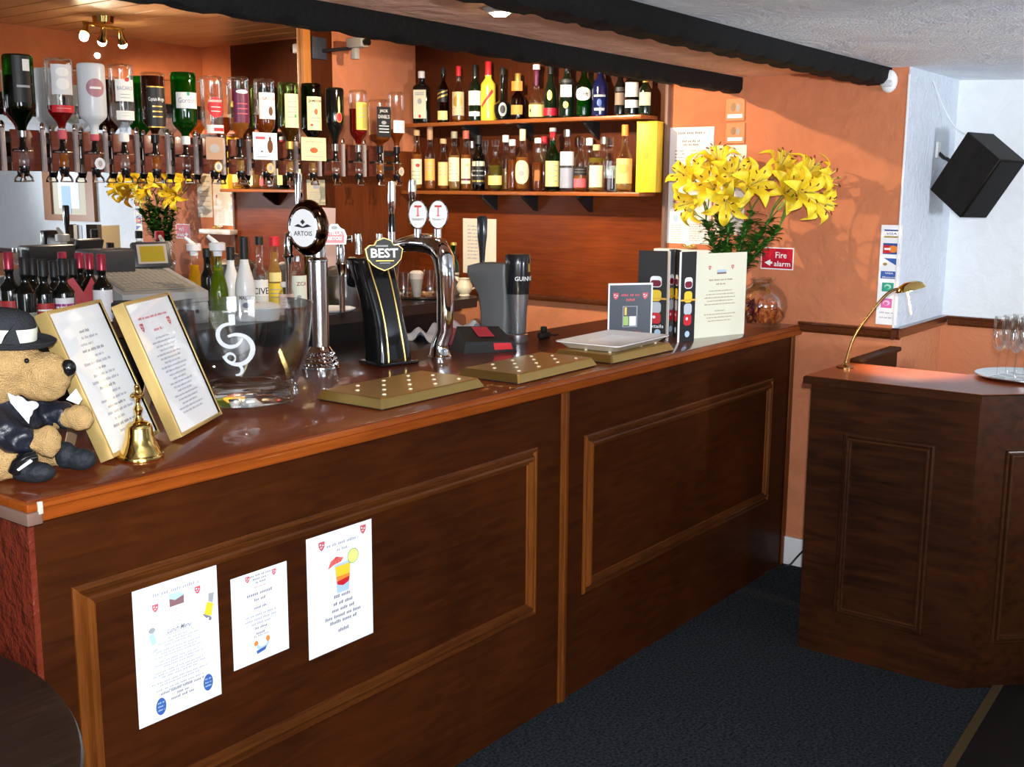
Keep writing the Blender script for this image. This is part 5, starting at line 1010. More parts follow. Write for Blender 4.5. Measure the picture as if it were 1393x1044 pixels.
# stout font shaped like a pint
q = at(713, 464, 2, ZT); f4 = thing('beer_font', 'dark pint-shaped stout font with white lettering and grey rear housing', 'beer font', (3.27, 2.47, ZT))
m = MB(); m.lathe([(0, 0), (0.040, 0), (0.041, 0.004), (0.041, 0.030), (0.036, 0.034)], STEEL, 32, caps=False); m.build('base', f4)
m = MB(); SIL = mat('gunmetal', (0.12, 0.125, 0.13), 0.22, 0.7)
m.lathe([(0.030, 0.032), (0.032, 0.06), (0.034, 0.10), (0.037, 0.14), (0.042, 0.18)], mat('silver_grey_sheen', (0.34, 0.35, 0.37), 0.22, 0.8), 40, caps=False); m.lathe([(0.042, 0.18), (0.046, 0.22), (0.0475, 0.25), (0.0475, 0.29), (0.047, 0.322), (0.045, 0.325), (0, 0.327)], mat('stout_black', (0.010, 0.012, 0.014), 0.2, coat=0.4), 40, caps=False)
m.wrap = lambda v: Vector(((0.0478 + v.z) * math.sin(v.x / .0478 - 0.25), -(0.0478 + v.z) * math.cos(v.x / .0478 - 0.25), v.y)); m.text('GUINNESS', 0.006, 0.238, 0.098, 0.016, WHITE, 0.0008, 0.012); m.poly([(0.010, 0.262), (0.026, 0.262), (0.022, 0.296), (0.015, 0.288), (0.009, 0.298)], GOLD, 0.0006); m.wrap = None
m.build('pint_body', f4)
m = MB(); GH = mat('housing_grey', (0.13, 0.135, 0.14), 0.4); sec2 = []
for z, y0, y1, hx in ((0.0, 0.035, 0.155, 0.034), (0.10, 0.03, 0.155, 0.034), (0.17, 0.03, 0.165, 0.036), (0.215, 0.03, 0.195, 0.040), (0.245, 0.03, 0.215, 0.042), (0.275, 0.03, 0.212, 0.042), (0.288, 0.03, 0.16, 0.038)):
    sec2.append(((0, (y0 + y1) / 2, z), hx, (y1 - y0) / 2, 0.014))
loft(m, sec2, GH); m.build('rear_housing', f4)
m = MB(); a, b = at(656, 362, 0, 3.27) - Vector(f4.location), at(656, 294, 0, 3.27) - Vector(f4.location); m.tube([a, a.lerp(b, .3), a.lerp(b, .6), b.lerp(a, .04), b], [0.010, 0.013, 0.020, 0.022, 0.018], mat('handle_slate', (0.05, 0.055, 0.06), 0.2, 0.5), 16, flat=0.7); m.build('tap_handle', f4)
m = MB(); c = at(653, 402, 0, 3.27) - Vector(f4.location); m.tube([a + Vector((0, 0, .004)), a + Vector((0, 0, -0.02))], 0.014, CHROME, 14); m.tube([Vector((0, 0.20, a.z - 0.02)), a + Vector((0, 0, -0.02)), a.lerp(c, .6), c], [0.012, 0.015, 0.012, 0.007], BLACK, 14); m.build('tap_spout', f4)

# bar caddy, crisp packet, small black clip
q = at(668, 478, 2, ZT); cd_ = thing('bar_caddy', 'low black plastic bar tidy with red panels behind the middle drip tray', 'bar caddy', (q.x, q.y + 0.03, ZT), R(-28))
m = MB(); m.add([(-0.10, -0.055, 0), (0.10, -0.055, 0), (0.10, 0.07, 0), (-0.10, 0.07, 0), (-0.09, -0.045, 0.040), (0.09, -0.050, 0.034), (0.08, 0.06, 0.075), (-0.08, 0.06, 0.082)], [(3, 2, 1, 0), (4, 5, 6, 7), (0, 1, 5, 4), (1, 2, 6, 5), (2, 3, 7, 6), (3, 0, 4, 7)], BLACKM); m.build('body', cd_)
m = MB(); RB = mat('crimson_panel', (0.42, 0.03, 0.05), 0.35); m.add([(0.015, -0.0555, 0.008), (0.085, -0.0555, 0.008), (0.078, -0.0525, 0.030), (0.012, -0.0515, 0.032)], [(0, 1, 2, 3)], RED); m.add([(-0.03, -0.02, 0.0525), (0.03, -0.022, 0.0505), (0.03, 0.05, 0.0765), (-0.03, 0.05, 0.079)], [(0, 1, 2, 3)], RB); m.build('red_panel', cd_)
q = at(622, 475, 2, ZT); pk = remesh('snack_packet', [((0, 0, 0.034), (0.065, 0.016, 0.034)), ((0, 0, 0.030), (0.052, 0.024, 0.026))], mat('foil_red', (0.55, 0.12, 0.14), 0.25, 0.5, bump=0.6, bscale=60, var=0.5, vscale=18), 0.004, None, 2)
pk.location = (q.x + 0.04, q.y + 0.06, ZT + 0.002); pk.rotation_euler = (R(-20), 0, R(-20)); tag(pk, 'crumpled red and silver foil packet beside the arched chrome font', 'packet')
q = at(740, 460, 2, ZT); m = MB(); m.box(-0.03, 0.03, -0.012, 0.012, 0, 0.022, BLACKM, 0.005); m.box(-0.012, 0.008, -0.010, 0.010, 0.022, 0.045, BLACKM, 0.004); m.tube([(0.03, 0, 0.01), (0.06, -0.01, 0.006), (0.09, 0.0, 0.005)], 0.004, BLACKM); ob = m.build('cable_clip'); ob.location = (q.x, q.y, ZT); tag(ob, 'small black plug and cable stub right of the stout font', 'plug')

# menus and cards standing at the far end
def fold(name, label, cat, pts, h, mats, marks=None, group=None, names=None):
    """zigzag of stiff panels; pts on the bar top, one panel between each two"""
    t = thing(name, label, cat, (pts[0][0], pts[0][1], ZT), 0, group); o = Vector((pts[0][0], pts[0][1], 0))
    for i in range(len(pts) - 1):
        a = Vector((*pts[i], 0)) - o; b = Vector((*pts[i + 1], 0)) - o; w_ = (b - a).length; T = frame(a, b - a, (0, 0, 1)); m = MB()
        m.box(0.0005, w_ - 0.0005, 0, h, -0.003, 0, mats[i], T=T); m.T = T
        if marks and marks[i]: marks[i](m, w_, h)
        m.build((names or ['panel'] * 9)[i], t)
    return t
def g(px, py): p = at(px, py, 2, ZT); return (p.x, p.y)
SLATE = mat('slate_card', (0.055, 0.065, 0.085), 0.35)
def wine(m, w_, h):
    m.rect(0, w_, 0, h, PAPER, 0.0003); m.rect(0.006, w_ - 0.006, 0.008, h - 0.007, SLATE, 0.0007)
    for s in (0.17, 0.83): shield(m, w_ * s, h * 0.79, 0.011, 0.0011)
    scrawl(m, w_ * .5, h * .80, w_ * .42, 0.009, PINKR, 1, 0.0011); scrawl(m, w_ * .5, h * .72, w_ * .2, 0.010, PINKR, 2, 0.0011)
    m.rect(w_ * .33, w_ * .66, h * .27, h * .62, GREY, 0.0011); m.rect(w_ * .35, w_ * .64, h * .28, h * .61, SLATE, 0.0014); m.rect(w_ * .35, w_ * .46, h * .30, h * .45, mat('leaf_print', (.35, .55, .15)), 0.0017); m.rect(w_ * .48, w_ * .63, h * .29, h * .45, mat('pale_print', (0, 0, 0)), 0.0017); m.rect(w_ * .37, w_ * .42, h * .47, h * .60, GOLD, 0.0017)
    m.text('Wine List', w_ * .5, h * .185, w_ * .48, 0.020, mat('dull_red', (0.35, 0.06, 0.05), .5), 0.0011, 0.0, 0.25)
fold('wine_menu', 'folded slate-grey wine menu with a white border', 'menu', [g(826, 468), g(886, 466)], 0.222, [BLACKM], [wine])
m_ = fold('menu_side', 'x', 'x', [g(820, 460), g(826, 468)], 0.222, [BLACKM]); bpy.data.objects.remove(m_.children[0]); bpy.data.objects.remove(m_)
TXT = ['Cocktails']
def cock(full):
    def fn(m, w_, h):
        cx = w_ * (0.62 if full else 0.5); s = min(0.040, w_ * 0.36) / 2 * 1.6 if full else w_ * 0.3
        s = 0.022 if full else min(0.02, w_ * .42)
        for y, c_ in ((0.555, None), (0.40, YEL), (0.265, mat('ice_print', (0.55, 0.60, 0.65), .4)), (0.145 + .0, RED)):
            y = y + 0.10; cc = c_ or PAPER
            m.add([(x + cx, yy + h * y, 0.0005) for x, yy in rr(s, 0.021, min(s, .012), 3)], [tuple(range(16))], cc)
            if c_ is None: m.add([(x + cx, yy + h * y - 0.006, 0.0009) for x, yy in rr(s * .9, 0.012, min(s * .9, .010), 3)], [tuple(range(16))], mat('wine_print', (0.20, 0.01, 0.03), .4))
            if c_ is RED: m.disc(cx - s * .2, h * y + .004, s * .3, 0.006, PAPER, 0.0009, 8)
        m.rect(0, w_, h * .455, h * .475, mat('splash_print', (0.80, 0.45, 0.05), .5), 0.0011)
        if full: m.text('Cocktails', w_ * 0.52, h * 0.155, w_ * 0.80, 0.013, PAPER, 0.0009, 0.01)
        m.disc(cx + w_ * (.1 if full else 0), h * 0.085, min(0.012, w_ * .3), 0.012, LBLUE, 0.0009)
    return fn
WEDGE = mat('white_edge', (0.8, 0.8, 0.78), 0.5)
fold('cocktail_menu', 'tall black folded drinks menu with four coloured glasses, partly behind the wine menu', 'menu', [g(866, 461), g(905, 463), g(908, 464)], 0.335, [BLACKM, WEDGE], [cock(1), None], 'black zigzag drinks menus', ['panel', 'edge'])
fold('cocktail_menu', 'tall narrow black and grey folded drinks menu in the middle of the three', 'menu', [g(908, 458), g(915, 457), g(922, 461)], 0.335, [mat('grey_card', (0.12, 0.12, 0.13), 0.3), BLACKM], [cock(0), cock(0)], 'black zigzag drinks menus')
fold('cocktail_menu', 'tall black folded drinks menu next to the cream card', 'menu', [g(921, 466), g(924, 466), g(944, 464)], 0.335, [WEDGE, BLACKM], [None, cock(0)], 'black zigzag drinks menus', ['edge', 'panel'])
def creamc(m, w_, h):
    for s in (0.28, 0.72): shield(m, w_ * s, h * 0.83, 0.007, 0.0005)
    m.rect(w_ * .42, w_ * .60, h * .75, h * .79, mat('photo_brown', (0, 0, 0)), 0.0005); m.rect(w_ * .42, w_ * .60, h * .77, h * .80, LBLUE, 0.0006)
    scrawl(m, w_ * .5, h * .68, w_ * .45, 0.007, mat('umber_ink', (.35, .28, .15)), 1, 0.0005); scrawl(m, w_ * .5, h * .63, w_ * .18, 0.007, mat('umber_ink', (.3, .2, .1)), 2, 0.0005)
    for y, wd in ((.55, .45), (.51, .55), (.47, .6), (.43, .5), (.39, .6), (.31, .2), (.27, .6), (.23, .5), (.19, .45)): scrawl(m, w_ * .5, h * y, w_ * wd, 0.0045, mat('umber_ink', (0, 0, 0)), int(y * 99), 0.0005)
fold('menu_card', 'large cream card with two small shields standing beside the lilies', 'menu card', [g(942, 461), g(1012, 454)], 0.322, [CREAMC], [creamc])

# glass fishbowl with potpourri
fb = thing('fishbowl_vase', 'round clear fishbowl vase with reddish potpourri at the end of the bar', 'vase', (4.29, 1.975, ZT))
prof = [(0, 0.002), (0.05, 0.0), (0.075, 0.012), (0.098, 0.045), (0.106, 0.085), (0.100, 0.125), (0.080, 0.158), (0.055, 0.176), (0.046, 0.182), (0.048, 0.192), (0.056, 0.202)]
m = MB(); m.lathe(prof + [(0.053, 0.203), (0.045, 0.192), (0.043, 0.182), (0.052, 0.173), (0.077, 0.155), (0.097, 0.125), (0.103, 0.085), (0.095, 0.045), (0.073, 0.016), (0, 0.010)], CLEAR, 48, caps=False); m.build('bowl', fb)
m = MB(); rn = random.Random(9)
PO = [mat('potpourri_rust', (0.52, 0.11, 0.02), 0.7), mat('potpourri_orange', (0.65, 0.20, 0.04), 0.7), mat('potpourri_plum', (0.14, 0.02, 0.03), 0.7)]
for k in range(420):
    a = rn.uniform(0, 2 * PI); z = rn.uniform(0.02, 0.105); rm = (0.068 if z < .035 else 0.084) * (1 if z < 0.09 else 0.8); rr_ = rm * math.sqrt(rn.random()); x, y = rr_ * math.cos(a), rr_ * math.sin(a)
    mt = PO[2] if (x * 0.607 - y * 0.794) < -0.02 and rn.random() < .7 else PO[rn.randint(0, 1)]
    T = Matrix.Translation((x, y, z)) @ Euler((rn.uniform(0, 6), rn.uniform(0, 6), 0)).to_matrix().to_4x4()
    m.add([(-0.016, 0, 0), (0, -0.009, 0.004), (0.016, 0, 0), (0, 0.009, 0.005)], [(0, 1, 2, 3)], mt, False, T); m.add([(-0.01, 0, 0), (0, 0.002, 0.012), (0.011, 0, 0.002)], [(0, 1, 2)], mt, False, T)
ob = m.build('potpourri'); ob.location = (4.29, 1.975, ZT + 0.004); tag(ob, 'heap of rust and plum potpourri petals inside the fishbowl', 'potpourri', kind='stuff')

# lilies
q = at(1019, 446, 2, ZT); VX, VY = 4.235, 2.115
vs_ = thing('flower_vase', 'clear cylindrical glass vase of lily stems behind the cream card', 'vase', (VX, VY, ZT))
m = MB(); m.lathe([(0, 0.0), (0.045, 0.0), (0.047, 0.004), (0.040, 0.10), (0.050, 0.22), (0.048, 0.22), (0.037, 0.10), (0.043, 0.010), (0, 0.010)], CLEAR, 32, caps=False); m.build('vase_body', vs_)
m = MB(); m.lathe([(0, 0.011), (0.042, 0.011), (0.0365, 0.10), (0.038, 0.13), (0, 0.13)], glass('water', (0.90, 0.97, 0.92)), 28, caps=False); m.build('water', vs_)
PET = mat('lily_yellow', (0.90, 0.70, 0.03), 0.5, var=0.10, vscale=25); PETI = mat('lily_pale', (0.90, 0.74, 0.16), 0.5); ANT = mat('anther_brown', (0.16, 0.04, 0.01), 0.7); STEM = mat('stem_green', (0.08, 0.20, 0.03), 0.5); LEAF = mat('leaf_green', (0.045, 0.16, 0.018), 0.4, var=0.4, vscale=20); BUD = mat('bud_green', (0.45, 0.48, 0.10), 0.5)
for mt in (PET, PETI): mt.node_tree.nodes['Principled BSDF'].inputs['Subsurface Weight'].default_value = 0.15; mt.node_tree.nodes['Principled BSDF'].inputs['Subsurface Radius'].default_value = (0.02, 0.015, 0.004)
def bloom(m, c, d, s, rn, mt=PET):
    d = Vector(d).normalized(); u = d.orthogonal().normalized(); T = frame(c, u, d.cross(u)) ; 
    for k in range(6):
        a = k * PI / 3 + rn.uniform(-.1, .1); inner = k % 2; L = s * (1.0 if inner else 1.05); W = s * (0.175 if inner else 0.125); rec = rn.uniform(0.7, 1.2); vs = []; n = 9
        for i in range(n + 1):
            t = i / n; r_ = L * (0.06 + 0.72 * t ** 1.2); z = L * (0.62 * math.sin(min(1, t * 1.25) * PI / 2) - 0.42 * rec * max(0, t - .55) ** 1.3 * 1.9)
            wd = W * math.sin(PI * min(1, 0.12 + 0.88 * t)) ** 0.8 * (1 if t < 1 else 0.05)
            for j, (o, up) in enumerate(((-1, 0.5), (-.5, 0.12), (0, 0), (.5, 0.12), (1, 0.5))):
                rip = 0.012 * s * math.sin(t * 16 + j) * abs(o)
                x = r_ * math.cos(a) - o * wd * math.sin(a); y = r_ * math.sin(a) + o * wd * math.cos(a); vs.append((x, y, z + up * wd * 0.7 + rip))
        m.add(vs, [(i * 5 + j, i * 5 + j + 1, (i + 1) * 5 + j + 1, (i + 1) * 5 + j) for i in range(n) for j in range(4)], mt, True, T)
    for k in range(6):
        a = k * PI / 3 + 0.3; e = Vector((s * 0.26 * math.cos(a), s * 0.26 * math.sin(a), s * 0.78)); m.tube([(0, 0, 0.05 * s), (e.x * .4, e.y * .4, e.z * .6), e], s * 0.012, PETI, 5, T=T)
        m.tube([e + Vector((0.045 * s * math.cos(a), 0.045 * s * math.sin(a), 0.02 * s)), e - Vector((0.045 * s * math.cos(a), 0.045 * s * math.sin(a), 0.02 * s))], [s * 0.020, s * 0.020], ANT, 6, T=T)
    m.tube([(0, 0, 0.05 * s), (0, 0, s * 0.85)], [s * 0.014, s * 0.022], BUD, 6, T=T)
    m.lathe([(0, -0.04 * s), (s * 0.035, -0.03 * s), (s * 0.07, 0.08 * s), (s * .08, .12 * s)], mt, 10, T=T, caps=False)
FL = [  # px, py, depth x, facing (right, toward viewer, up)
 [(935, 240, 4.24, (-.8, .7, .35)), (940, 276, 4.20, (-1, .6, -.25)), (958, 236, 4.30, (-.5, .6, .6))],
 [(976, 218, 4.30, (-.2, .4, .9)), (968, 252, 4.16, (-.4, .9, .3))],
 [(988, 275, 4.12, (-.2, .8, -.35)), (1003, 236, 4.26, (0, .5, .7)), (990, 245, 4.18, (.1, .8, .4))],
 [(1026, 250, 4.10, (.25, .9, .25)), (1062, 226, 4.32, (.3, .5, .8))],
 [(1074, 258, 4.20, (.1, .9, .2)), (1098, 236, 4.30, (.5, .5, .6))],
 [(1113, 274, 4.24, (.6, .7, -.25)), (1119, 246, 4.30, (.9, .3, .2)), (1094, 262, 4.16, (.3, .8, .0))]]
vr = Vector((0.607, -0.794, 0)); vt = Vector((-0.796, -0.605, 0))
desc_l = ['leftmost lily stem with two yellow blooms drooping toward the shelf', 'tall lily stem with its top bloom turned up, left of centre', 'lily stem with a low drooping bloom above the cream card', 'lily stem with a wide open bloom at the centre of the bunch', 'lily stem with two open blooms right of the centre', 'rightmost lily stem with blooms hanging over the fishbowl']
for i, fl in enumerate(FL):
    t = thing('lily_stem', desc_l[i], 'flower', (VX, VY, ZT + 0.012), 0, 'yellow lilies in the vase'); o = Vector(t.location); rn = random.Random(i + 20)
    ang = i * 1.05; b0 = Vector((0.02 * math.cos(ang), 0.02 * math.sin(ang), 0.0)); ctr = sum((at(a, b, 0, c) for a, b, c, _ in fl), Vector()) / len(fl) - o
    side = (ctr.dot(vr)); top = Vector((ctr.x * 0.62, ctr.y * 0.62, ctr.z - 0.15)) 
    path = bez(b0, b0 * 0.2 + Vector((0, 0, 0.16)), Vector((ctr.x * .22, ctr.y * .22, 0.24)), top, 14)
    m = MB(); m.tube(path, 0.0042, STEM, 8)
    cs = []
    for a, b, c, dr in fl:
        p = at(a, b, 0, c) - o; d = vr * dr[0] + vt * dr[1] + Vector((0, 0, dr[2])); d.normalize(); base = p - d * 0.045
        m.tube(bez(top, top + Vector((0, 0, 0.04)), base - d * 0.05, base, 8), 0.003, STEM, 6); cs.append((base, d))
    m.build('stem', t)
    for base, d in cs:
        m = MB(); bloom(m, base, d, 0.135, rn, PET); m.build('bloom', t)
    m = MB()
    for k in range(90):
        f_ = rn.uniform(0.50, 1.0); j = min(13, int(f_ * 14)); p = Vector(path[j]).lerp(Vector(path[j + 1]), f_ * 14 - j if f_ < 1 else 1); a = k * 2.4; out = Vector((math.cos(a), math.sin(a), rn.uniform(0.3, 1.3))).normalized(); L = rn.uniform(0.045, 0.075); W = rn.uniform(0.012, 0.018)
        sd = out.cross(Vector((0, 0, 1))).normalized(); vs = []
        for s in range(6):
            tt = s / 5; c = p + out * (L * tt) + Vector((0, 0, -0.025 * tt * tt)); wd = W * math.sin(PI * (0.1 + 0.9 * tt)) ** 0.7; vs += [c - sd * wd, c + Vector((0, 0, -0.002)), c + sd * wd]
        m.add(vs, [(3 * s + e, 3 * s + e + 1, 3 * s + e + 4, 3 * s + e + 3) for s in range(5) for e in (0, 1)], LEAF, True)
    m.build('leaves', t)
    if i in (0, 2, 4):
        m = MB(); d = (vr * (-1 if i == 0 else .5) + Vector((0, 0, .6))).normalized(); e = top + d * 0.09; m.tube([top, top + d * 0.05], 0.0025, STEM, 6); m.tube([top + d * 0.045, top + d * 0.06, top + d * 0.09, top + d * 0.105], [0.004, 0.010, 0.009, 0.003], BUD, 8); m.build('bud', t)
# ---------------------------------------------------------------- things on the back counter
def bk(px, topy, Y, label, r, gm, **k):
    p = at(px, topy, 1, Y); k.setdefault('rz', -35)
    return bottle(label, (p.x, Y, ZB + 0.0005), R(k.pop('rz')), p.z - ZB, r, gm, **k)
G4 = 'wine bottles on the back counter'
WR = mat('wine_red_foil', (0.38, 0.03, 0.06), 0.3, 0.3); WRL = mat('wine_red_label', (0.42, 0.03, 0.03), 0.5); WL = mat('wine_white_label', (0.78, 0.76, 0.80), 0.5)
def wine_b(px, ty, Y, label, cap, labels=()): return bk(px, ty, Y, label, 0.0345, BOTB, body=0.60, sh=0.13, nr=0.014, cap=(cap, 0.055, 1.12), labels=labels, group=G4, name='wine_bottle')
wine_b(10, 343, 3.51, 'wine bottle with a red foil neck at the left edge', WR, [(0.20, 0.50, 1.1, WRL, (('r', -.6, .6, .15, .25, LW),))])
wine_b(32, 350, 3.46, 'black-necked wine bottle directly above the plush dog', BLACKM, [(0.10, 0.40, 1.1, mat('sage_label', (0.25, 0.28, 0.22), .5))])
wine_b(57, 353, 3.47, 'black-necked wine bottle with a red label and white lettering', BLACKM, [(0.12, 0.50, 1.1, WRL, (('r', -.7, .7, .54, .64, LW),))])
wine_b(84, 352, 3.45, 'black-necked wine bottle with a white and purple banded label', BLACKM, [(0.22, 0.55, 1.1, WL, (('r', -1, 1, 0.1, 0.6, mat('violet_band', (0.30, 0.04, 0.22), .5)), ('r', -.7, .7, .28, .42, LW)))])
wine_b(137, 346, 3.50, 'wine bottle with a red foil neck and plain pale label, beside the jar', WR, [(0.20, 0.58, 1.2, WL)])
wine_b(43, 352, 3.62, 'dark wine bottle in the second row behind the red-labelled one', BLACKM)
wine_b(72, 355, 3.60, 'dark wine bottle standing between the red-labelled and purple-banded ones', BLACKM)
wine_b(98, 352, 3.60, 'dark wine bottle behind the purple-banded one', BLACKM)
wine_b(121, 345, 3.60, 'second-row wine bottle with a red foil neck, near the till', WR, [(0.15, 0.45, 1.1, WRL)])
wine_b(107, 344, 3.69, 'third-row wine bottle with a red foil neck, right one', WR)
wine_b(84, 343, 3.75, 'third-row wine bottle with a red foil neck, left one', WR)
m = MB(); m.add([(-0.055, 0, 0.03), (-0.03, -0.003, -0.055), (0.03, -0.005, -0.06), (0.06, 0, -0.03), (0.03, 0.001, 0.04), (0.0, -0.008, -0.012), (-0.03, 0, 0.04)], [(0, 1, 5, 6), (1, 2, 5), (2, 3, 4, 5)], mat('red_card', (0.45, 0.04, 0.05), 0.6))
vs_n = len(m.v); 
c = at(113, 393, 1, 3.545); ob = m.build('bottle_collar'); ob.location = c; ob.rotation_euler = (0, 0, R(-25)); sm = ob.modifiers.new('t', 'SOLIDIFY'); sm.thickness = 0.002; tag(ob, 'red paper collar tag hung between the wine bottles', 'tag')
jr = thing('storage_jar', 'squat jar with a black lid between the frames and the till', 'jar', (at(168, 402, 1, 3.47).x, 3.47, ZB))
m = MB(); m.lathe([(0, 0), (0.05, 0), (0.054, 0.01), (0.054, 0.08), (0.045, 0.095)], CLEAR, 28, caps=False); m.lathe([(0, 0.003), (0.049, 0.003), (0.051, 0.07), (0, 0.072)], mat('jar_contents', (0.16, 0.07, 0.04), 0.7), 24, caps=False); m.build('jar_body', jr)
m = MB(); m.lathe([(0.053, 0.09), (0.055, 0.095), (0.055, 0.120), (0.050, 0.125), (0, 0.126)], BLACKM, 28, caps=False); m.build('lid', jr)

# cash register
TG = mat('till_grey', (0.42, 0.42, 0.42), 0.5); TD_ = mat('till_dark', (0.035, 0.038, 0.045), 0.4); TK = mat('till_keys', (0.36, 0.32, 0.25), 0.6)
x0 = at(166, 395, 1, 3.58).x; x1 = at(283, 390, 1, 3.58).x
till = thing('cash_register', 'bulky light grey cash register with a flat keypad and tilted screen', 'cash register', (x0, 3.58, ZB)); TW = x1 - x0
m = MB(); m.box(0, TW, 0, 0.30, 0, 0.085, TG, 0.006); m.box(0.01, TW - 0.01, -0.004, 0.002, 0.01, 0.075, mat('till_drawer', (0.50, 0.50, 0.50), 0.5), 0.003); m.tube([(TW - 0.06, -0.008, 0.05), (TW - 0.06, 0.0, 0.05)], 0.008, BLACKM); m.build('cash_drawer', till)
m = MB(); m.add([(0.0, 0.0, 0.086), (TW, 0.0, 0.086), (TW, 0.30, 0.086), (0.0, 0.30, 0.086), (0.0, 0.0, 0.135), (TW, 0.0, 0.125), (TW, 0.29, 0.215), (0.0, 0.29, 0.225)], [(3, 2, 1, 0), (4, 5, 6, 7), (0, 1, 5, 4), (1, 2, 6, 5), (2, 3, 7, 6), (3, 0, 4, 7)], TG); m.build('body', till)
m = MB(); sl_ = 0.090 / 0.29; m.T = frame((0.03, 0.03, 0.1465), (1, 0, -0.01 / TW), (0, 0.30, 0.30 * sl_))
m.box(0, TW - 0.07, 0, 0.22, 0, 0.004, TK)
for i in range(12):
    for j in range(7): m.box(0.012 + i * (TW - 0.095) / 12, 0.010 + (i + .8) * (TW - 0.095) / 12, 0.012 + j * 0.029, 0.034 + j * 0.029, 0.004, 0.006, mat('till_key_caps', (0.43, 0.40, 0.34), 0.6))
m.build('keypad', till)
m = MB(); m.box(0.0, 0.20, 0.20, 0.30, 0.17, 0.29, TD_, 0.01); m.build('printer', till)
c = at(207, 346, 1, 3.80) - Vector(till.location); m = MB(); m.T = frame(c, (0.95, -0.30, 0), (0.08, 0.30, 0.95)); m.box(-0.075, 0.075, -0.052, 0.052, -0.03, 0.0, TD_, 0.008); m.box(-0.058, 0.058, -0.038, 0.040, 0.0, 0.002, mat('beige_bezel', (0.40, 0.36, 0.30), .5)); m.box(-0.047, 0.047, -0.030, 0.032, 0.002, 0.003, mat('till_screen', (0.30, 0.22, 0.02), 0.25, emit=(0.45, 0.32, 0.02), estr=0.10)); m.T = Matrix.Identity(4); m.tube([c + Vector((0, 0.02, -0.04)), Vector((c.x, c.y + 0.02, 0.19))], 0.02, TD_); m.build('screen', till)
c = at(150, 369, 1, 3.66); m = MB(); m.box(-0.04, 0.04, -0.03, 0.03, 0, 0.05, PAPER, 0.003); ob = m.build('paper_roll_box'); ob.location = (c.x - 0.015, 3.70, ZB + 0.215); bpy.data.objects.remove(ob)

# mixers, juices and liqueurs right of the till
G5 = 'mixer and liqueur bottles on the back counter'
def juice(px, ty, Y, label, lm, gm=CLEAR, r=0.036):
    p = at(px, ty + 20, 1, Y); H = p.z - ZB; t = bottle(label, (p.x, Y, ZB + 0.0005), R(-30), H, r, gm, body=0.42, sh=0.46, nr=0.014, liq=(lm, 0.80), cap=None, group=G5, name='juice_bottle')
    m = MB(); m.lathe([(0, H - 0.01), (0.016, H - 0.01), (0.018, H + 0.008), (0.030, H + 0.012), (0.031, H + 0.038), (0.024, H + 0.042), (0, H + 0.042)], WHITE, 20, caps=False); m.tube([(0, 0, H + 0.036), (-0.018, 0, H + 0.052), (-0.036, 0.0, H + 0.068)], [0.010, 0.009, 0.007], WHITE, 10); m.build('pourer', t); return t
juice(264, 325, 3.93, 'yellow juice bottle with a white plastic pourer, next to the till', JUICE)
juice(296, 325, 3.50, 'yellow-green cordial bottle with a white plastic pourer', GYEL, PALEG)
bk(281, 338, 3.70, 'slim black bottle between the two bottles with white pourers', 0.028, BOTB, group=G5)
WB = mat('white_bottle', (0.80, 0.82, 0.82), 0.3, coat=0.3)
bk(313, 336, 3.72, 'white rum bottle with a plain black cap, standing behind', 0.036, WB, body=0.40, sh=0.40, cap=(BLACKM, 0.05, 1.2), group=G5)
bk(331, 322, 3.52, 'white bottle with a long black neck and small dark print', 0.040, WB, body=0.36, sh=0.42, nr=0.015, cap=(BLACKM, 0.085, 1.15), group=G5, labels=[(0.12, 0.34, 0.8, WB, (('t', 'MALIBU', 0, 0.5, 0.9, 0.22, INKB), ('d', 0, -0.3, 0.5, 0.3, INKD)))])
bk(352, 322, 3.62, 'clear bottle with a square white label and black cap', 0.034, CLEAR, body=0.52, sh=0.16, cap=(BLACKM, 0.03, 1.2), liq=(CLR, 0.5), group=G5, labels=[(0.18, 0.46, 1.1, LW, (('t', 'CIVE', 0, 0, 0.9, 0.3, INKB),))])
bk(372, 322, 3.64, 'clear bottle with a bright yellow label and round red cap', 0.034, CLEAR, body=0.48, sh=0.2, nr=0.018, cap=(RED, 0.035, 1.2), liq=(PALE, 0.8), group=G5, labels=[(0.06, 0.40, 1.1, YEL, (ln(3, .6),)), (0.42, 0.54, 0.8, YLAB)])
bk(404, 348, 3.58, 'clear bottle with a pale label and dark-red lettering, under the drum head', 0.038, CLEAR, body=0.62, sh=0.14, nr=0.015, cap=(STEEL, 0.02), liq=(CLR, 0.6), group=G5, labels=[(0.10, 0.66, 1.2, mat('mint_label', (0.72, 0.78, 0.68), .5), (('t', 'ZCA', 0.3, 0.5, 0.5, 0.12, mat('maroon', (0.25, 0.02, 0.03))), ('d', 0, -0.3, 0.2, 0.1, GREY)))])
bk(420, 338, 3.70, 'slim pale bottle just left of the chrome column', 0.028, PALEG, body=0.6, cap=(LW, 0.03), group=G5)
bk(389, 384, 3.47, 'small squat bottle with a pinkish label in front', 0.030, CLEAR, body=0.7, sh=0.12, nr=0.018, cap=(LW, 0.015, 1.3), group=G5, labels=[(0.1, 0.68, 1.2, mat('shell_pink', (0.80, 0.62, 0.56), .5), (ln(3, .6),))])
c = at(360, 405, 1, 3.50); tb = thing('round_tub', 'low white round tub in front of the liqueur bottles', 'tub', (c.x, 3.50, ZB)); m = MB(); m.lathe([(0, 0), (0.055, 0), (0.062, 0.03), (0.062, 0.045)], WHITE, 28, caps=False); m.build('tub_body', tb)
m = MB(); m.lathe([(0.065, 0.045), (0.065, 0.052), (0.05, 0.064), (0.02, 0.07), (0, 0.07)], WHITE, 28, caps=False); m.build('lid', tb)
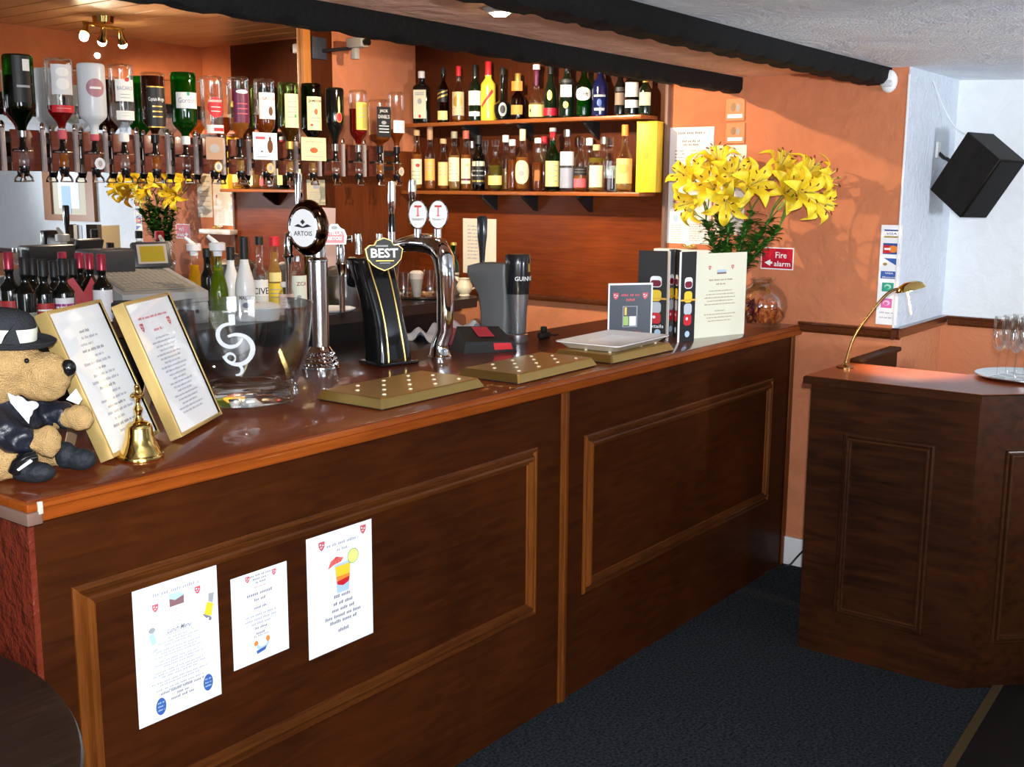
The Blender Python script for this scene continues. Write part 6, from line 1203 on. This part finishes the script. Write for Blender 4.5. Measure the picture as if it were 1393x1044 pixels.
c = at(468, 400, 1, 3.66); ib = thing('ice_bucket', 'brushed steel ice bucket behind the black font', 'ice bucket', (c.x, 3.66, ZB)); m = MB(); m.lathe([(0, 0), (0.085, 0), (0.09, 0.01), (0.095, 0.13), (0.100, 0.135), (0.100, 0.145), (0.093, 0.145), (0.090, 0.13), (0.084, 0.012), (0, 0.012)], STEEL, 40, caps=False); m.build('bucket', ib)
m = MB(); m.lathe([(0.099, 0.146), (0.096, 0.155), (0.06, 0.175), (0.015, 0.182), (0.012, 0.19), (0.016, 0.20), (0, 0.205)], STEEL, 36, caps=False); m.build('lid', ib)
c = at(455, 426, 1, 3.50); m = MB(); m.lathe([(0, 0), (0.09, 0), (0.11, 0.010), (0.112, 0.013), (0.09, 0.005), (0, 0.004)], WHITE, 36, caps=False); ob = m.build('side_plate'); ob.location = (c.x, 3.53, ZB + 0.0005); tag(ob, 'white plate on the back counter below the ice bucket', 'plate')

# steel tray with glasses behind the arched font
c = at(590, 405, 1, 3.62); TX = c.x
m = MB(); m.lathe([(0, 0.0), (0.15, 0.0), (0.158, 0.006), (0.160, 0.014), (0.156, 0.014), (0.150, 0.004), (0, 0.003)], CHROME, 48, caps=False); ob = m.build('round_tray'); ob.location = (TX - 0.06, 3.64, ZB + 0.0005); tag(ob, 'round steel tray of glasses behind the arched font', 'tray')
def tumbler(px, Y, H, r, label, fill=None, name='drinking_glass'):
    x = at(px, 400, 1, Y).x; t = thing(name, label, 'glass', (x, Y, ZB + 0.0045)); m = MB(); m.lathe([(0, 0.0), (r * .62, 0), (r * .66, 0.004), (r * .75, H * .4), (r, H), (r * .96, H), (r * .70, H * .4), (r * .6, 0.010), (0, 0.010)], CLEAR, 28, caps=False); m.build('glass_body', t)
    if fill: m = MB(); m.lathe([(0, 0.011), (r * .58, 0.011), (r * .9, H * .80), (0, H * .80)], fill[0], 20, caps=False); m.lathe([(0, H * .80), (r * .9, H * .80), (r * .98, H * 1.05), (r * .6, H * 1.12), (0, H * 1.12)], fill[1], 20, caps=False); m.build('contents', t)
    return t
tumbler(549, 3.62, 0.125, 0.036, 'empty pint tumbler left on the steel tray')
tumbler(567, 3.57, 0.120, 0.034, 'tall glass holding a stack of pale paper napkins', (mat('napkin_grey', (0.50, 0.47, 0.42), .8), mat('napkin_white', (0.82, 0.72, 0.64), .8)))
tumbler(585, 3.68, 0.12, 0.034, 'empty tumbler hidden behind the arched font')
c = at(606, 400, 1, 3.60); m = MB(); m.lathe([(0, 0), (0.036, 0), (0.036, 0.10), (0.034, 0.10), (0.034, 0.004), (0, 0.004)], STEEL, 28, caps=False); ob = m.build('steel_cup'); ob.location = (c.x + 0.05, 3.60, ZB + 0.0005); tag(ob, 'straight steel cup just right of the arched font', 'cup')
bk(617, 330, 3.70, 'small green beer bottle with a cream label behind the cream jugs', 0.029, GREENG, body=0.52, sh=0.24, nr=0.012, liq=(liquid('green_lit', (0, 0, 0)), 0.6), cap=(GOLD, 0.01, 1.3), labels=[(0.16, 0.40, 1.0, mat('celadon_label', (0.55, 0.60, 0.42), .5), (('t', 'CR', 0, 0, 0.4, 0.4, INKB),))], name='beer_bottle')
JG = mat('cream_glaze', (0.80, 0.70, 0.50), 0.25, coat=0.5)
def jug(px, Y, label, flip):
    x = at(px, 402, 1, Y).x; t = thing('cream_jug', label, 'jug', (x, Y, ZB + 0.0005), 0, 'cream jugs at the end of the back counter')
    m = MB(); m.lathe([(0, 0), (0.026, 0), (0.028, 0.004), (0.024, 0.010), (0.038, 0.030), (0.040, 0.050), (0.030, 0.072), (0.031, 0.082), (0.035, 0.088), (0.032, 0.088), (0.027, 0.075), (0.030, 0.055), (0, 0.012)], JG, 28, caps=False)
    d = Vector((0.60, -0.79, 0)) * flip; m.tube([d * 0.028 + Vector((0, 0, 0.078)), d * 0.044 + Vector((0, 0, 0.094))], [0.012, 0.006], JG, 10); m.build('jug_body', t)
    m = MB(); e = -d; m.tube(bez(e * 0.030 + Vector((0, 0, 0.08)), e * 0.062 + Vector((0, 0, 0.09)), e * 0.066 + Vector((0, 0, 0.04)), e * 0.038 + Vector((0, 0, 0.035)), 10), 0.0045, JG, 8); m.build('handle', t)
jug(632, 3.52, 'cream glazed jug on the left of the pair', -1); jug(658, 3.50, 'cream glazed jug at the right end of the back counter', -1)

# ---------------------------------------------------------------- on the end wall
UE = (0, -1, 0)
def wall_item(name, label, cat, px0, py0, px1, py1, mt, fn=None, th=0.0008, X=XE, group=None):
    """sheet on the end wall between two seen corners (upper left, lower right)"""
    a, b = at(px0, py0, 0, X), at(px1, py1, 0, X); w_, h = a.y - b.y, a.z - b.z; m = MB(); m.box(0, w_, 0, h, -th, 0, mt, 0.0)
    if fn: fn(m, w_, h)
    ob = m.build(name); ob.matrix_world = frame((X - th - 0.0006, a.y, b.z), UE, UZ); return tag(ob, label, cat, group)
def pr1(m, w_, h):
    m.text('PRICE LIST', w_ * .5, h * .95, w_ * .6, 0.012, INK, 0.0004) if False else scrawl(m, w_ * .5, h * .95, w_ * .6, 0.012, INKD, 1)
    scrawl(m, w_ * .5, h * .88, w_ * .4, 0.010, INKD, 2); scrawl(m, w_ * .5, h * .85, w_ * .35, 0.009, INKD, 3)
    for k in range(9): scrawl(m, w_ * .25, h * (.80 - .028 * k), w_ * .22, 0.006, INKD, k); scrawl(m, w_ * .68, h * (.80 - .028 * k), w_ * .35, 0.006, mat('rosy_ink', (.7, .4, .35), .7), k + 9)
    scrawl(m, w_ * .5, h * .52, w_ * .6, 0.01, INKD, 7); shield(m, w_ * .2, h * .36, .009); shield(m, w_ * .85, h * .35, .009); m.disc(w_ * .2, h * .22, .014, .016, LBLUE, 0.0003)
    for k in range(8): scrawl(m, w_ * .22, h * (.16 - .02 * k), w_ * .25, 0.005, mat('rosy_ink', (0, 0, 0)), k); scrawl(m, w_ * .65, h * (.17 - .02 * k), w_ * .25, 0.005, mat('rosy_ink', (0, 0, 0)), k + 20)
wall_item('price_list', 'tall white printed price list on the orange wall beside the shelves', 'price list', 911, 174, 966, 333, PAPER, pr1)
wall_item('paper_notice', 'white paper notice hidden behind the tallest lilies', 'notice', 974, 198, 1011, 320, mat('warm_white_paper', (0.86, 0.83, 0.74), 0.7), lambda m, w_, h: [scrawl(m, w_ * .5, h * (.9 - .08 * k), w_ * .7, .008, INK, k) for k in range(10)])
for k, (y0, y1, lb) in enumerate(((135, 164, 'upper'), (168, 195, 'lower'))):
    wall_item('picture_card', lb + ' small orange picture card with a white caption, mounted above the lilies', 'picture card', 989, y0, 1013, y1, mat('orange_card', (0.66, 0.27, 0.12), 0.6), lambda m, w_, h: (m.rect(w_ * .1, w_ * .9, h * .12, h * .30, PAPER, 0.0004), m.disc(w_ * .4, h * .62, w_ * .14, h * .2, mat('bronze_print', (.35, .18, .08)), 0.0004), m.disc(w_ * .65, h * .6, w_ * .1, h * .18, GREY, 0.0004)), 0.006, group='small cards on the end wall')
def fire(m, w_, h):
    m.rect(w_ * .03, w_ * .97, h * .05, h * .95, mat('sign_red', (0.52, 0.01, 0.03), 0.4), 0.0004); m.text('Fire', w_ * .62, h * .66, w_ * .34, h * .28, PAPER, 0.0008, 0.012); m.text('alarm', w_ * .66, h * .27, w_ * .50, h * .24, PAPER, 0.0008, 0.012)
    m.poly([(w_ * .12, h * .3), (w_ * .3, h * .45), (w_ * .3, h * .15)], PAPER, 0.0008); m.rect(w_ * .30, w_ * .36, h * .25, h * .35, PAPER, 0.0008)
wall_item('fire_alarm_sign', 'red sign with white lettering behind the lily leaves', 'sign', 1036, 336, 1079, 368, PAPER, fire)
VB = mat('card_navy', (0.03, 0.08, 0.30), 0.4)
def pay(m, w_, h):
    def r_(a, b, c, d, mt, z=0.0004): m.rect(w_ * a, w_ * b, h * c, h * d, mt, z)
    r_(.15, .88, .94, .955, VB); m.text('VISA', w_ * .5, h * .915, w_ * .5, h * .022, VB, 0.0004, 0.01, 0.2); r_(.15, .88, .875, .89, GOLD)
    r_(.14, .90, .71, .82, VB); r_(.14, .5, .72, .80, RED, 0.0007); m.disc(w_ * .34, h * .762, w_ * .17, h * .034, RED, 0.0009); m.disc(w_ * .62, h * .762, w_ * .22, h * .036, ORP, 0.001); r_(.2, .5, .752, .772, PAPER, 0.0012)
    m.poly([(w_ * .2, h * .67), (w_ * .9, h * .67), (w_ * .9, h * .59)], BLUE, 0.0004); m.disc(w_ * .28, h * .61, w_ * .1, h * .015, GOLD, 0.0005)
    r_(.1, .88, .465, .54, BLUE); m.text('VISA', w_ * .5, h * .52, w_ * .4, h * .018, PAPER, 0.0008, 0.01); m.text('Electron', w_ * .5, h * .48, w_ * .6, h * .014, PAPER, 0.0008, 0.01)
    r_(.2, .75, .335, .425, mat('teal_logo', (0.03, 0.35, 0.25), .4)); m.disc(w_ * .48, h * .385, w_ * .16, h * .025, mat('mint_logo', (0.4, 0.75, 0.6), .4), 0.0007); m.disc(w_ * .45, h * .378, w_ * .1, h * .016, mat('teal_logo', (0, 0, 0)), 0.0009)
    r_(.2, .72, .17, .265, mat('magenta_logo', (0.75, 0.15, 0.45), .4)); m.disc(w_ * .46, h * .222, w_ * .17, h * .026, mat('pink_logo', (0.9, 0.6, 0.75), .4), 0.0007); m.disc(w_ * .43, h * .215, w_ * .1, h * .016, mat('magenta_logo', (0, 0, 0)), 0.0009)
    scrawl(m, w_ * .5, h * .12, w_ * .7, .006, INK, 1); scrawl(m, w_ * .5, h * .07, w_ * .7, .006, INK, 2)
wall_item('payment_sign', 'narrow white strip of card payment stickers near the wall corner', 'sign', 1199.5, 306, 1219.5, 443, PAPER, pay)
wall_item('paper_notice', 'long white printed sheet on the panelling behind the jugs and the dark tap handle', 'notice', 630, 297, 675, 374, mat('ivory_paper', (0.80, 0.72, 0.58), 0.7), lambda m, w_, h: [scrawl(m, w_ * .3, h * (.86 - .065 * k), w_ * .32, .008, INK, k) for k in range(10)], X=XE - 0.0165)
m = MB(); m.box(-0.075, 0.0, 0, 0.30, 0, 0.030, WHITE, 0.003); lg = m.build('wall_ledge'); p = at(901, 345, 0, XE); lg.location = (XE - 0.001, at(982, 345, 0, XE).y + 0.0, p.z - 0.004); tag(lg, 'white box ledge on the wall just above the drinks menus', 'ledge')
m = MB(); rn = random.Random(2)
for k in range(9): a = rn.uniform(0, 6.3); m.ball((0.018 * math.cos(a) * rn.random() * 1.6, 0.022 * math.sin(a), 0.010 + rn.random() * 0.012), (0.010, 0.012, 0.008), [GOLD, WHITE, BRASS][k % 3], seg=10, rings=6)
ob = m.build('ornament'); p = at(938, 330, 0, XE - 0.04); ob.location = (XE - 0.042, p.y, lg.location.z + 0.030); tag(ob, 'small gold and white ornament sitting on the white ledge', 'ornament')
pir = thing('motion_sensor', 'white rounded sensor at the end of the front beam', 'sensor', (XE - 0.001, 1.556, 2.035))
m = MB(); m.ball((-0.022, 0, 0), (0.024, 0.034, 0.044), WHITE); m.build('housing', pir); m = MB(); m.box(-0.049, -0.030, -0.02, 0.02, -0.022, 0.004, mat('sensor_lens', (0.6, 0.63, 0.66), 0.3), 0.006); m.build('lens', pir)

# ---------------------------------------------------------------- loudspeaker on its bracket
# its near corner and three edge directions (steep, upward-left, away)
Dc = CAM + (Vector((4.7539, 1.2019, 1.7402)) - CAM) * 0.986
e1 = Vector((0.2036, 0.5377, -0.8182)); e2 = Vector((0.3214, 0.7527, 0.5747)); e3 = Vector((0.9248, -0.3799, -0.0196))
L1, L2, L3 = 0.2806, 0.1969, 0.1608
spk = thing('loudspeaker', 'black wooden loudspeaker hung at an angle in the white corner', 'loudspeaker', (0, 0, 0))
FLIP = Matrix((e1, e2, e3)).determinant() < 0
SPW = wood('speaker_ash', (0.005, 0.004, 0.003), (0.014, 0.010, 0.007), 0, 0.5, 0.03, spec=0.15)
ctr_s = Dc + e1 * L1 / 2 + e2 * L2 / 2 + e3 * L3 / 2
if FLIP: e2b = e2; Mx = Matrix(((e1.x, e3.x, e2.x, ctr_s.x), (e1.y, e3.y, e2.y, ctr_s.y), (e1.z, e3.z, e2.z, ctr_s.z), (0, 0, 0, 1))); dims = (L1, L3, L2)
else: Mx = Matrix(((e1.x, e2.x, e3.x, ctr_s.x), (e1.y, e2.y, e3.y, ctr_s.y), (e1.z, e2.z, e3.z, ctr_s.z), (0, 0, 0, 1))); dims = (L1, L2, L3)
spk.matrix_world = Mx
m = MB(); a, b, c = [x / 2 for x in dims]; m.box(-a, a, -b, b, -c, c, SPW, 0.003, seg=1); m.build('cabinet', spk)
gd = 0.007; m = MB()
ax2 = 1 if not FLIP else 2   # grille on the face reached by +e... the far side across e2's start
if not FLIP: m.box(-a + gd, a - gd, -b - 0.006, -b, -c + gd, c - gd, mat('speaker_cloth', (0.004, 0.004, 0.004), 0.9, bump=0.6, bscale=500), 0.002)
else: m.box(-a + gd, a - gd, -b + gd, b - gd, -c - 0.006, -c, mat('speaker_cloth', (0.004, 0.004, 0.004), 0.9, bump=0.6, bscale=500), 0.002)
m.build('grille', spk)
br = thing('speaker_bracket', 'small white and black swivel bracket holding the loudspeaker', 'bracket', (at(1274, 205, 1, YP - 0.005).x, YP - 0.005, at(1274, 205, 1, YP - 0.005).z))
m = MB(); m.box(-0.02, 0.02, -0.012, 0.0, -0.03, 0.035, WHITE, 0.004); m.build('plate', br)
tgt = (Dc + e2 * L2 * 1.0 + e1 * L1 * 0.55 + e3 * L3 * 0.3) - Vector(br.location)
m = MB(); m.tube([(0, -0.01, -0.01), (0.01, -0.03, -0.03), tgt * 0.6, tgt], 0.008, BLACKM, 8); m.build('arm', br)
m = MB(); p0 = at(1269, 109, 1, YP - 0.008); p1_ = at(1285, 150, 1, YP - 0.02); p2_ = at(1297, 188, 1, 1.44); p3_ = Dc + e2 * (L2 + 0.003) + e1 * L1 * 0.05 + e3 * L3 * 0.4
m.tube(bez(p0, p1_, p2_, p3_, 14), 0.0022, WHITE, 6); tag(m.build('speaker_cable'), 'thin white cable running from the ceiling down to the loudspeaker', 'cable')

# ---------------------------------------------------------------- on the reception desk
ZD = 0.990
q = at(1156, 494, 2, ZD); LBX, LBY = 3.86, 1.445
base = Vector((LBX, LBY, ZD)); k = 1518 / ((base - CAM).dot(_f)); bp_ = [(1156, 496)] ; bx0 = 696.5 + FPX * (base - CAM).dot(_r) / (base - CAM).dot(_f); by0 = 522 + FPX * (base - CAM).dot(_d) / (base - CAM).dot(_f)
def lp(px, py): return Vector((0.607, -0.794, 0)) * ((px - bx0) / k) + Vector((0, 0, 1)) * (-(py - by0) / k * 1.01)
lamp = thing('desk_lamp', 'brass gooseneck desk lamp with an oval reflector head', 'lamp', tuple(base))
OB = mat('aged_brass', (0.30, 0.17, 0.06), 0.25, 1.0)
m = MB(); m.lathe([(0, 0), (0.030, 0), (0.030, 0.006), (0.010, 0.012), (0.006, 0.02), (0, 0.02)], OB, 24, caps=False); m.build('base', lamp)
m = MB(); pts = bez((0, 0, 0.01), lp(1156, 462), lp(1160, 455), lp(1172, 437), 8)[:-1] + bez(lp(1172, 437), lp(1188, 416), lp(1198, 396), lp(1214, 394), 10); m.tube(pts, 0.0052, OB, 10); m.build('gooseneck', lamp)
hc = lp(1231, 391); hd = (lp(1252, 385) - lp(1212, 395)).normalized(); TH = frame(hc, hd, hd.cross(Vector((0, 0, 1))) * -1)
m = MB(); m.lathe([(0, 0.018), (0.020, 0.017), (0.040, 0.008), (0.050, -0.006), (0.052, -0.010), (0.048, -0.006), (0.038, 0.006), (0.018, 0.013), (0, 0.014)], BRASS, 28, T=TH @ Matrix.Diagonal((1.05, 0.62, 1, 1)), caps=False)
hh_ = m.build('lamp_head', lamp); m = MB(); m.ball((hc.x - 0.005, hc.y, hc.z - 0.006), (0.014, 0.014, 0.010), LAMP, seg=12, rings=8); m.build('bulb', hh_)
m = MB(); m.tube([lp(1227, 397), lp(1234, 428)], 0.004, mat('ivory_rod', (0.85, 0.80, 0.65), 0.3), 8); m.build('adjusting_rod', hh_)
hw = base + hc
spot('desk_lamp_light', (hw.x, hw.y, hw.z - 0.03), (hw.x - 0.03, hw.y - 0.02, ZD), 22, (1.0, 0.72, 0.45), 90, 0.7, 0.012)
sv = at(1388, 515, 2, ZD); SX, SY = 4.035, 0.885
m = MB(); m.lathe([(0, 0.003), (0.12, 0.003), (0.150, 0.010), (0.158, 0.013), (0.158, 0.010), (0.120, 0.0), (0, 0.0)], mat('silver_tray', (0.62, 0.65, 0.68), 0.2, 1.0), 56, caps=False); ob = m.build('serving_tray'); ob.location = (SX, SY, ZD + 0.0005); tag(ob, 'round silver serving tray at the right of the reception desk', 'tray')
def flute(label):
    t = thing('champagne_flute', label, 'glass', (0, 0, 0), 0, 'champagne flutes on the silver tray')
    m = MB(); m.lathe([(0.004, 0.088), (0.016, 0.100), (0.024, 0.130), (0.026, 0.160), (0.024, 0.205), (0.0235, 0.205), (0.0252, 0.160), (0.023, 0.130), (0.015, 0.103), (0, 0.092)], CLEAR, 24, caps=False); m.build('bowl', t)
    m = MB(); m.lathe([(0.0045, 0.0875), (0.0035, 0.06), (0.0035, 0.02), (0.006, 0.006)], CLEAR, 12, caps=False); m.build('stem', t)
    m = MB(); m.lathe([(0.006, 0.0055), (0.028, 0.002), (0.030, 0.0), (0, 0.0)], CLEAR, 24, caps=False); m.build('foot', t); return t
fl_desc = ['leftmost champagne flute, nearest the wall', 'champagne flute at the left front of the tray', 'champagne flute one in from the left, in the middle row', 'champagne flute in the back row of the tray', 'champagne flute in the tray centre', 'champagne flute in the front row, left of the picture edge', 'champagne flute at the far right of the back row', 'champagne flute at the picture edge in the middle row', 'champagne flute at the picture edge in the front row']
proto = None; i = 0
for gx, gy in ((-0.045, 0.075), (-0.075, 0.015), (0.015, 0.062), (0.070, 0.045), (-0.010, 0.0), (-0.065, -0.050), (0.055, -0.020), (-0.005, -0.065), (0.06, -0.085)):
    if proto is None: o = proto = flute(fl_desc[0])
    else: o = copy_tree(proto)
    o['label'] = fl_desc[i]; o.location = (SX + gx, SY + gy, ZD + 0.0045); i += 1
# cable on the floor
m = MB(); a = at(1052, 772, 2, 0.004); b = at(1082, 782, 2, 0.004); p = at(1079, 765, 0, XE - 0.03); p2 = at(1092, 745, 0, XE - 0.04)
m.tube(bez(at(1040, 780, 2, 0.004), a, at(1072, 772, 2, 0.004), Vector((p.x - .02, p.y, 0.02)), 8)[:-1] + bez(Vector((p.x - .02, p.y, 0.02)), p, p2, p2 + Vector((0, -0.06, 0.03)), 8), 0.004, BLACKM, 6); tag(m.build('power_cable'), 'thin dark cable against the white skirting between counter and desk', 'cable')

# round table at the lower left
tbx = thing('round_table', 'dark round wooden table at the bottom left corner', 'table', (0.222, 1.914, 0))
TBW = wood('dark_oak_table', (0.010, 0.006, 0.004), (0.030, 0.017, 0.010), 0, 0.45, 0.1, 8.0, 10.0, 0.3, 0.25)
m = MB(); m.lathe([(0, 0.722), (0.745, 0.722), (0.768, 0.730), (0.774, 0.738), (0.770, 0.747), (0.760, 0.750), (0, 0.750)], TBW, 96, caps=False); m.build('tabletop', tbx)
m = MB(); m.lathe([(0, 0.04), (0.06, 0.04), (0.045, 0.10), (0.04, 0.30), (0.055, 0.5), (0.045, 0.66), (0.12, 0.721), (0, 0.7215)], TBW, 24, caps=False); m.build('pedestal', tbx)
for kx in range(3): a = kx * 2.094; m = MB(); m.tube([(0.04 * math.cos(a), 0.04 * math.sin(a), 0.14), (0.22 * math.cos(a), 0.22 * math.sin(a), 0.08), (0.40 * math.cos(a), 0.40 * math.sin(a), 0.022)], [0.03, 0.025, 0.020], TBW, 10); m.build('foot', tbx)

# framed board on the right wall (seen in the mirror)
nb = thing('notice_board', 'brown framed board of pale posters, seen in the mirror', 'notice board', (XR - 0.001, -0.69, 1.33))
m = MB()
for a, b, c, d in ((0, 0.11, 0, 0.7), (0.616, 0.726, 0, 0.7), (0.11, 0.616, 0, 0.05), (0.11, 0.616, 0.65, 0.7)): m.box(-0.03, 0, a, b, c, d, mat('pine_brown', (0.30, 0.11, 0.03), 0.4))
m.build('frame', nb)
m = MB(); m.box(-0.012, 0, 0.11, 0.616, 0.05, 0.65, mat('pale_board', (0.66, 0.60, 0.45), .7)); m.box(-0.014, -0.012, 0.2, 0.5, 0.10, 0.55, PAPER); m.box(-0.015, -0.014, 0.25, 0.38, 0.06, 0.28, LBLUE); m.box(-0.016, -0.014, 0.3, 0.36, 0.4, 0.46, RED); m.build('board', nb)
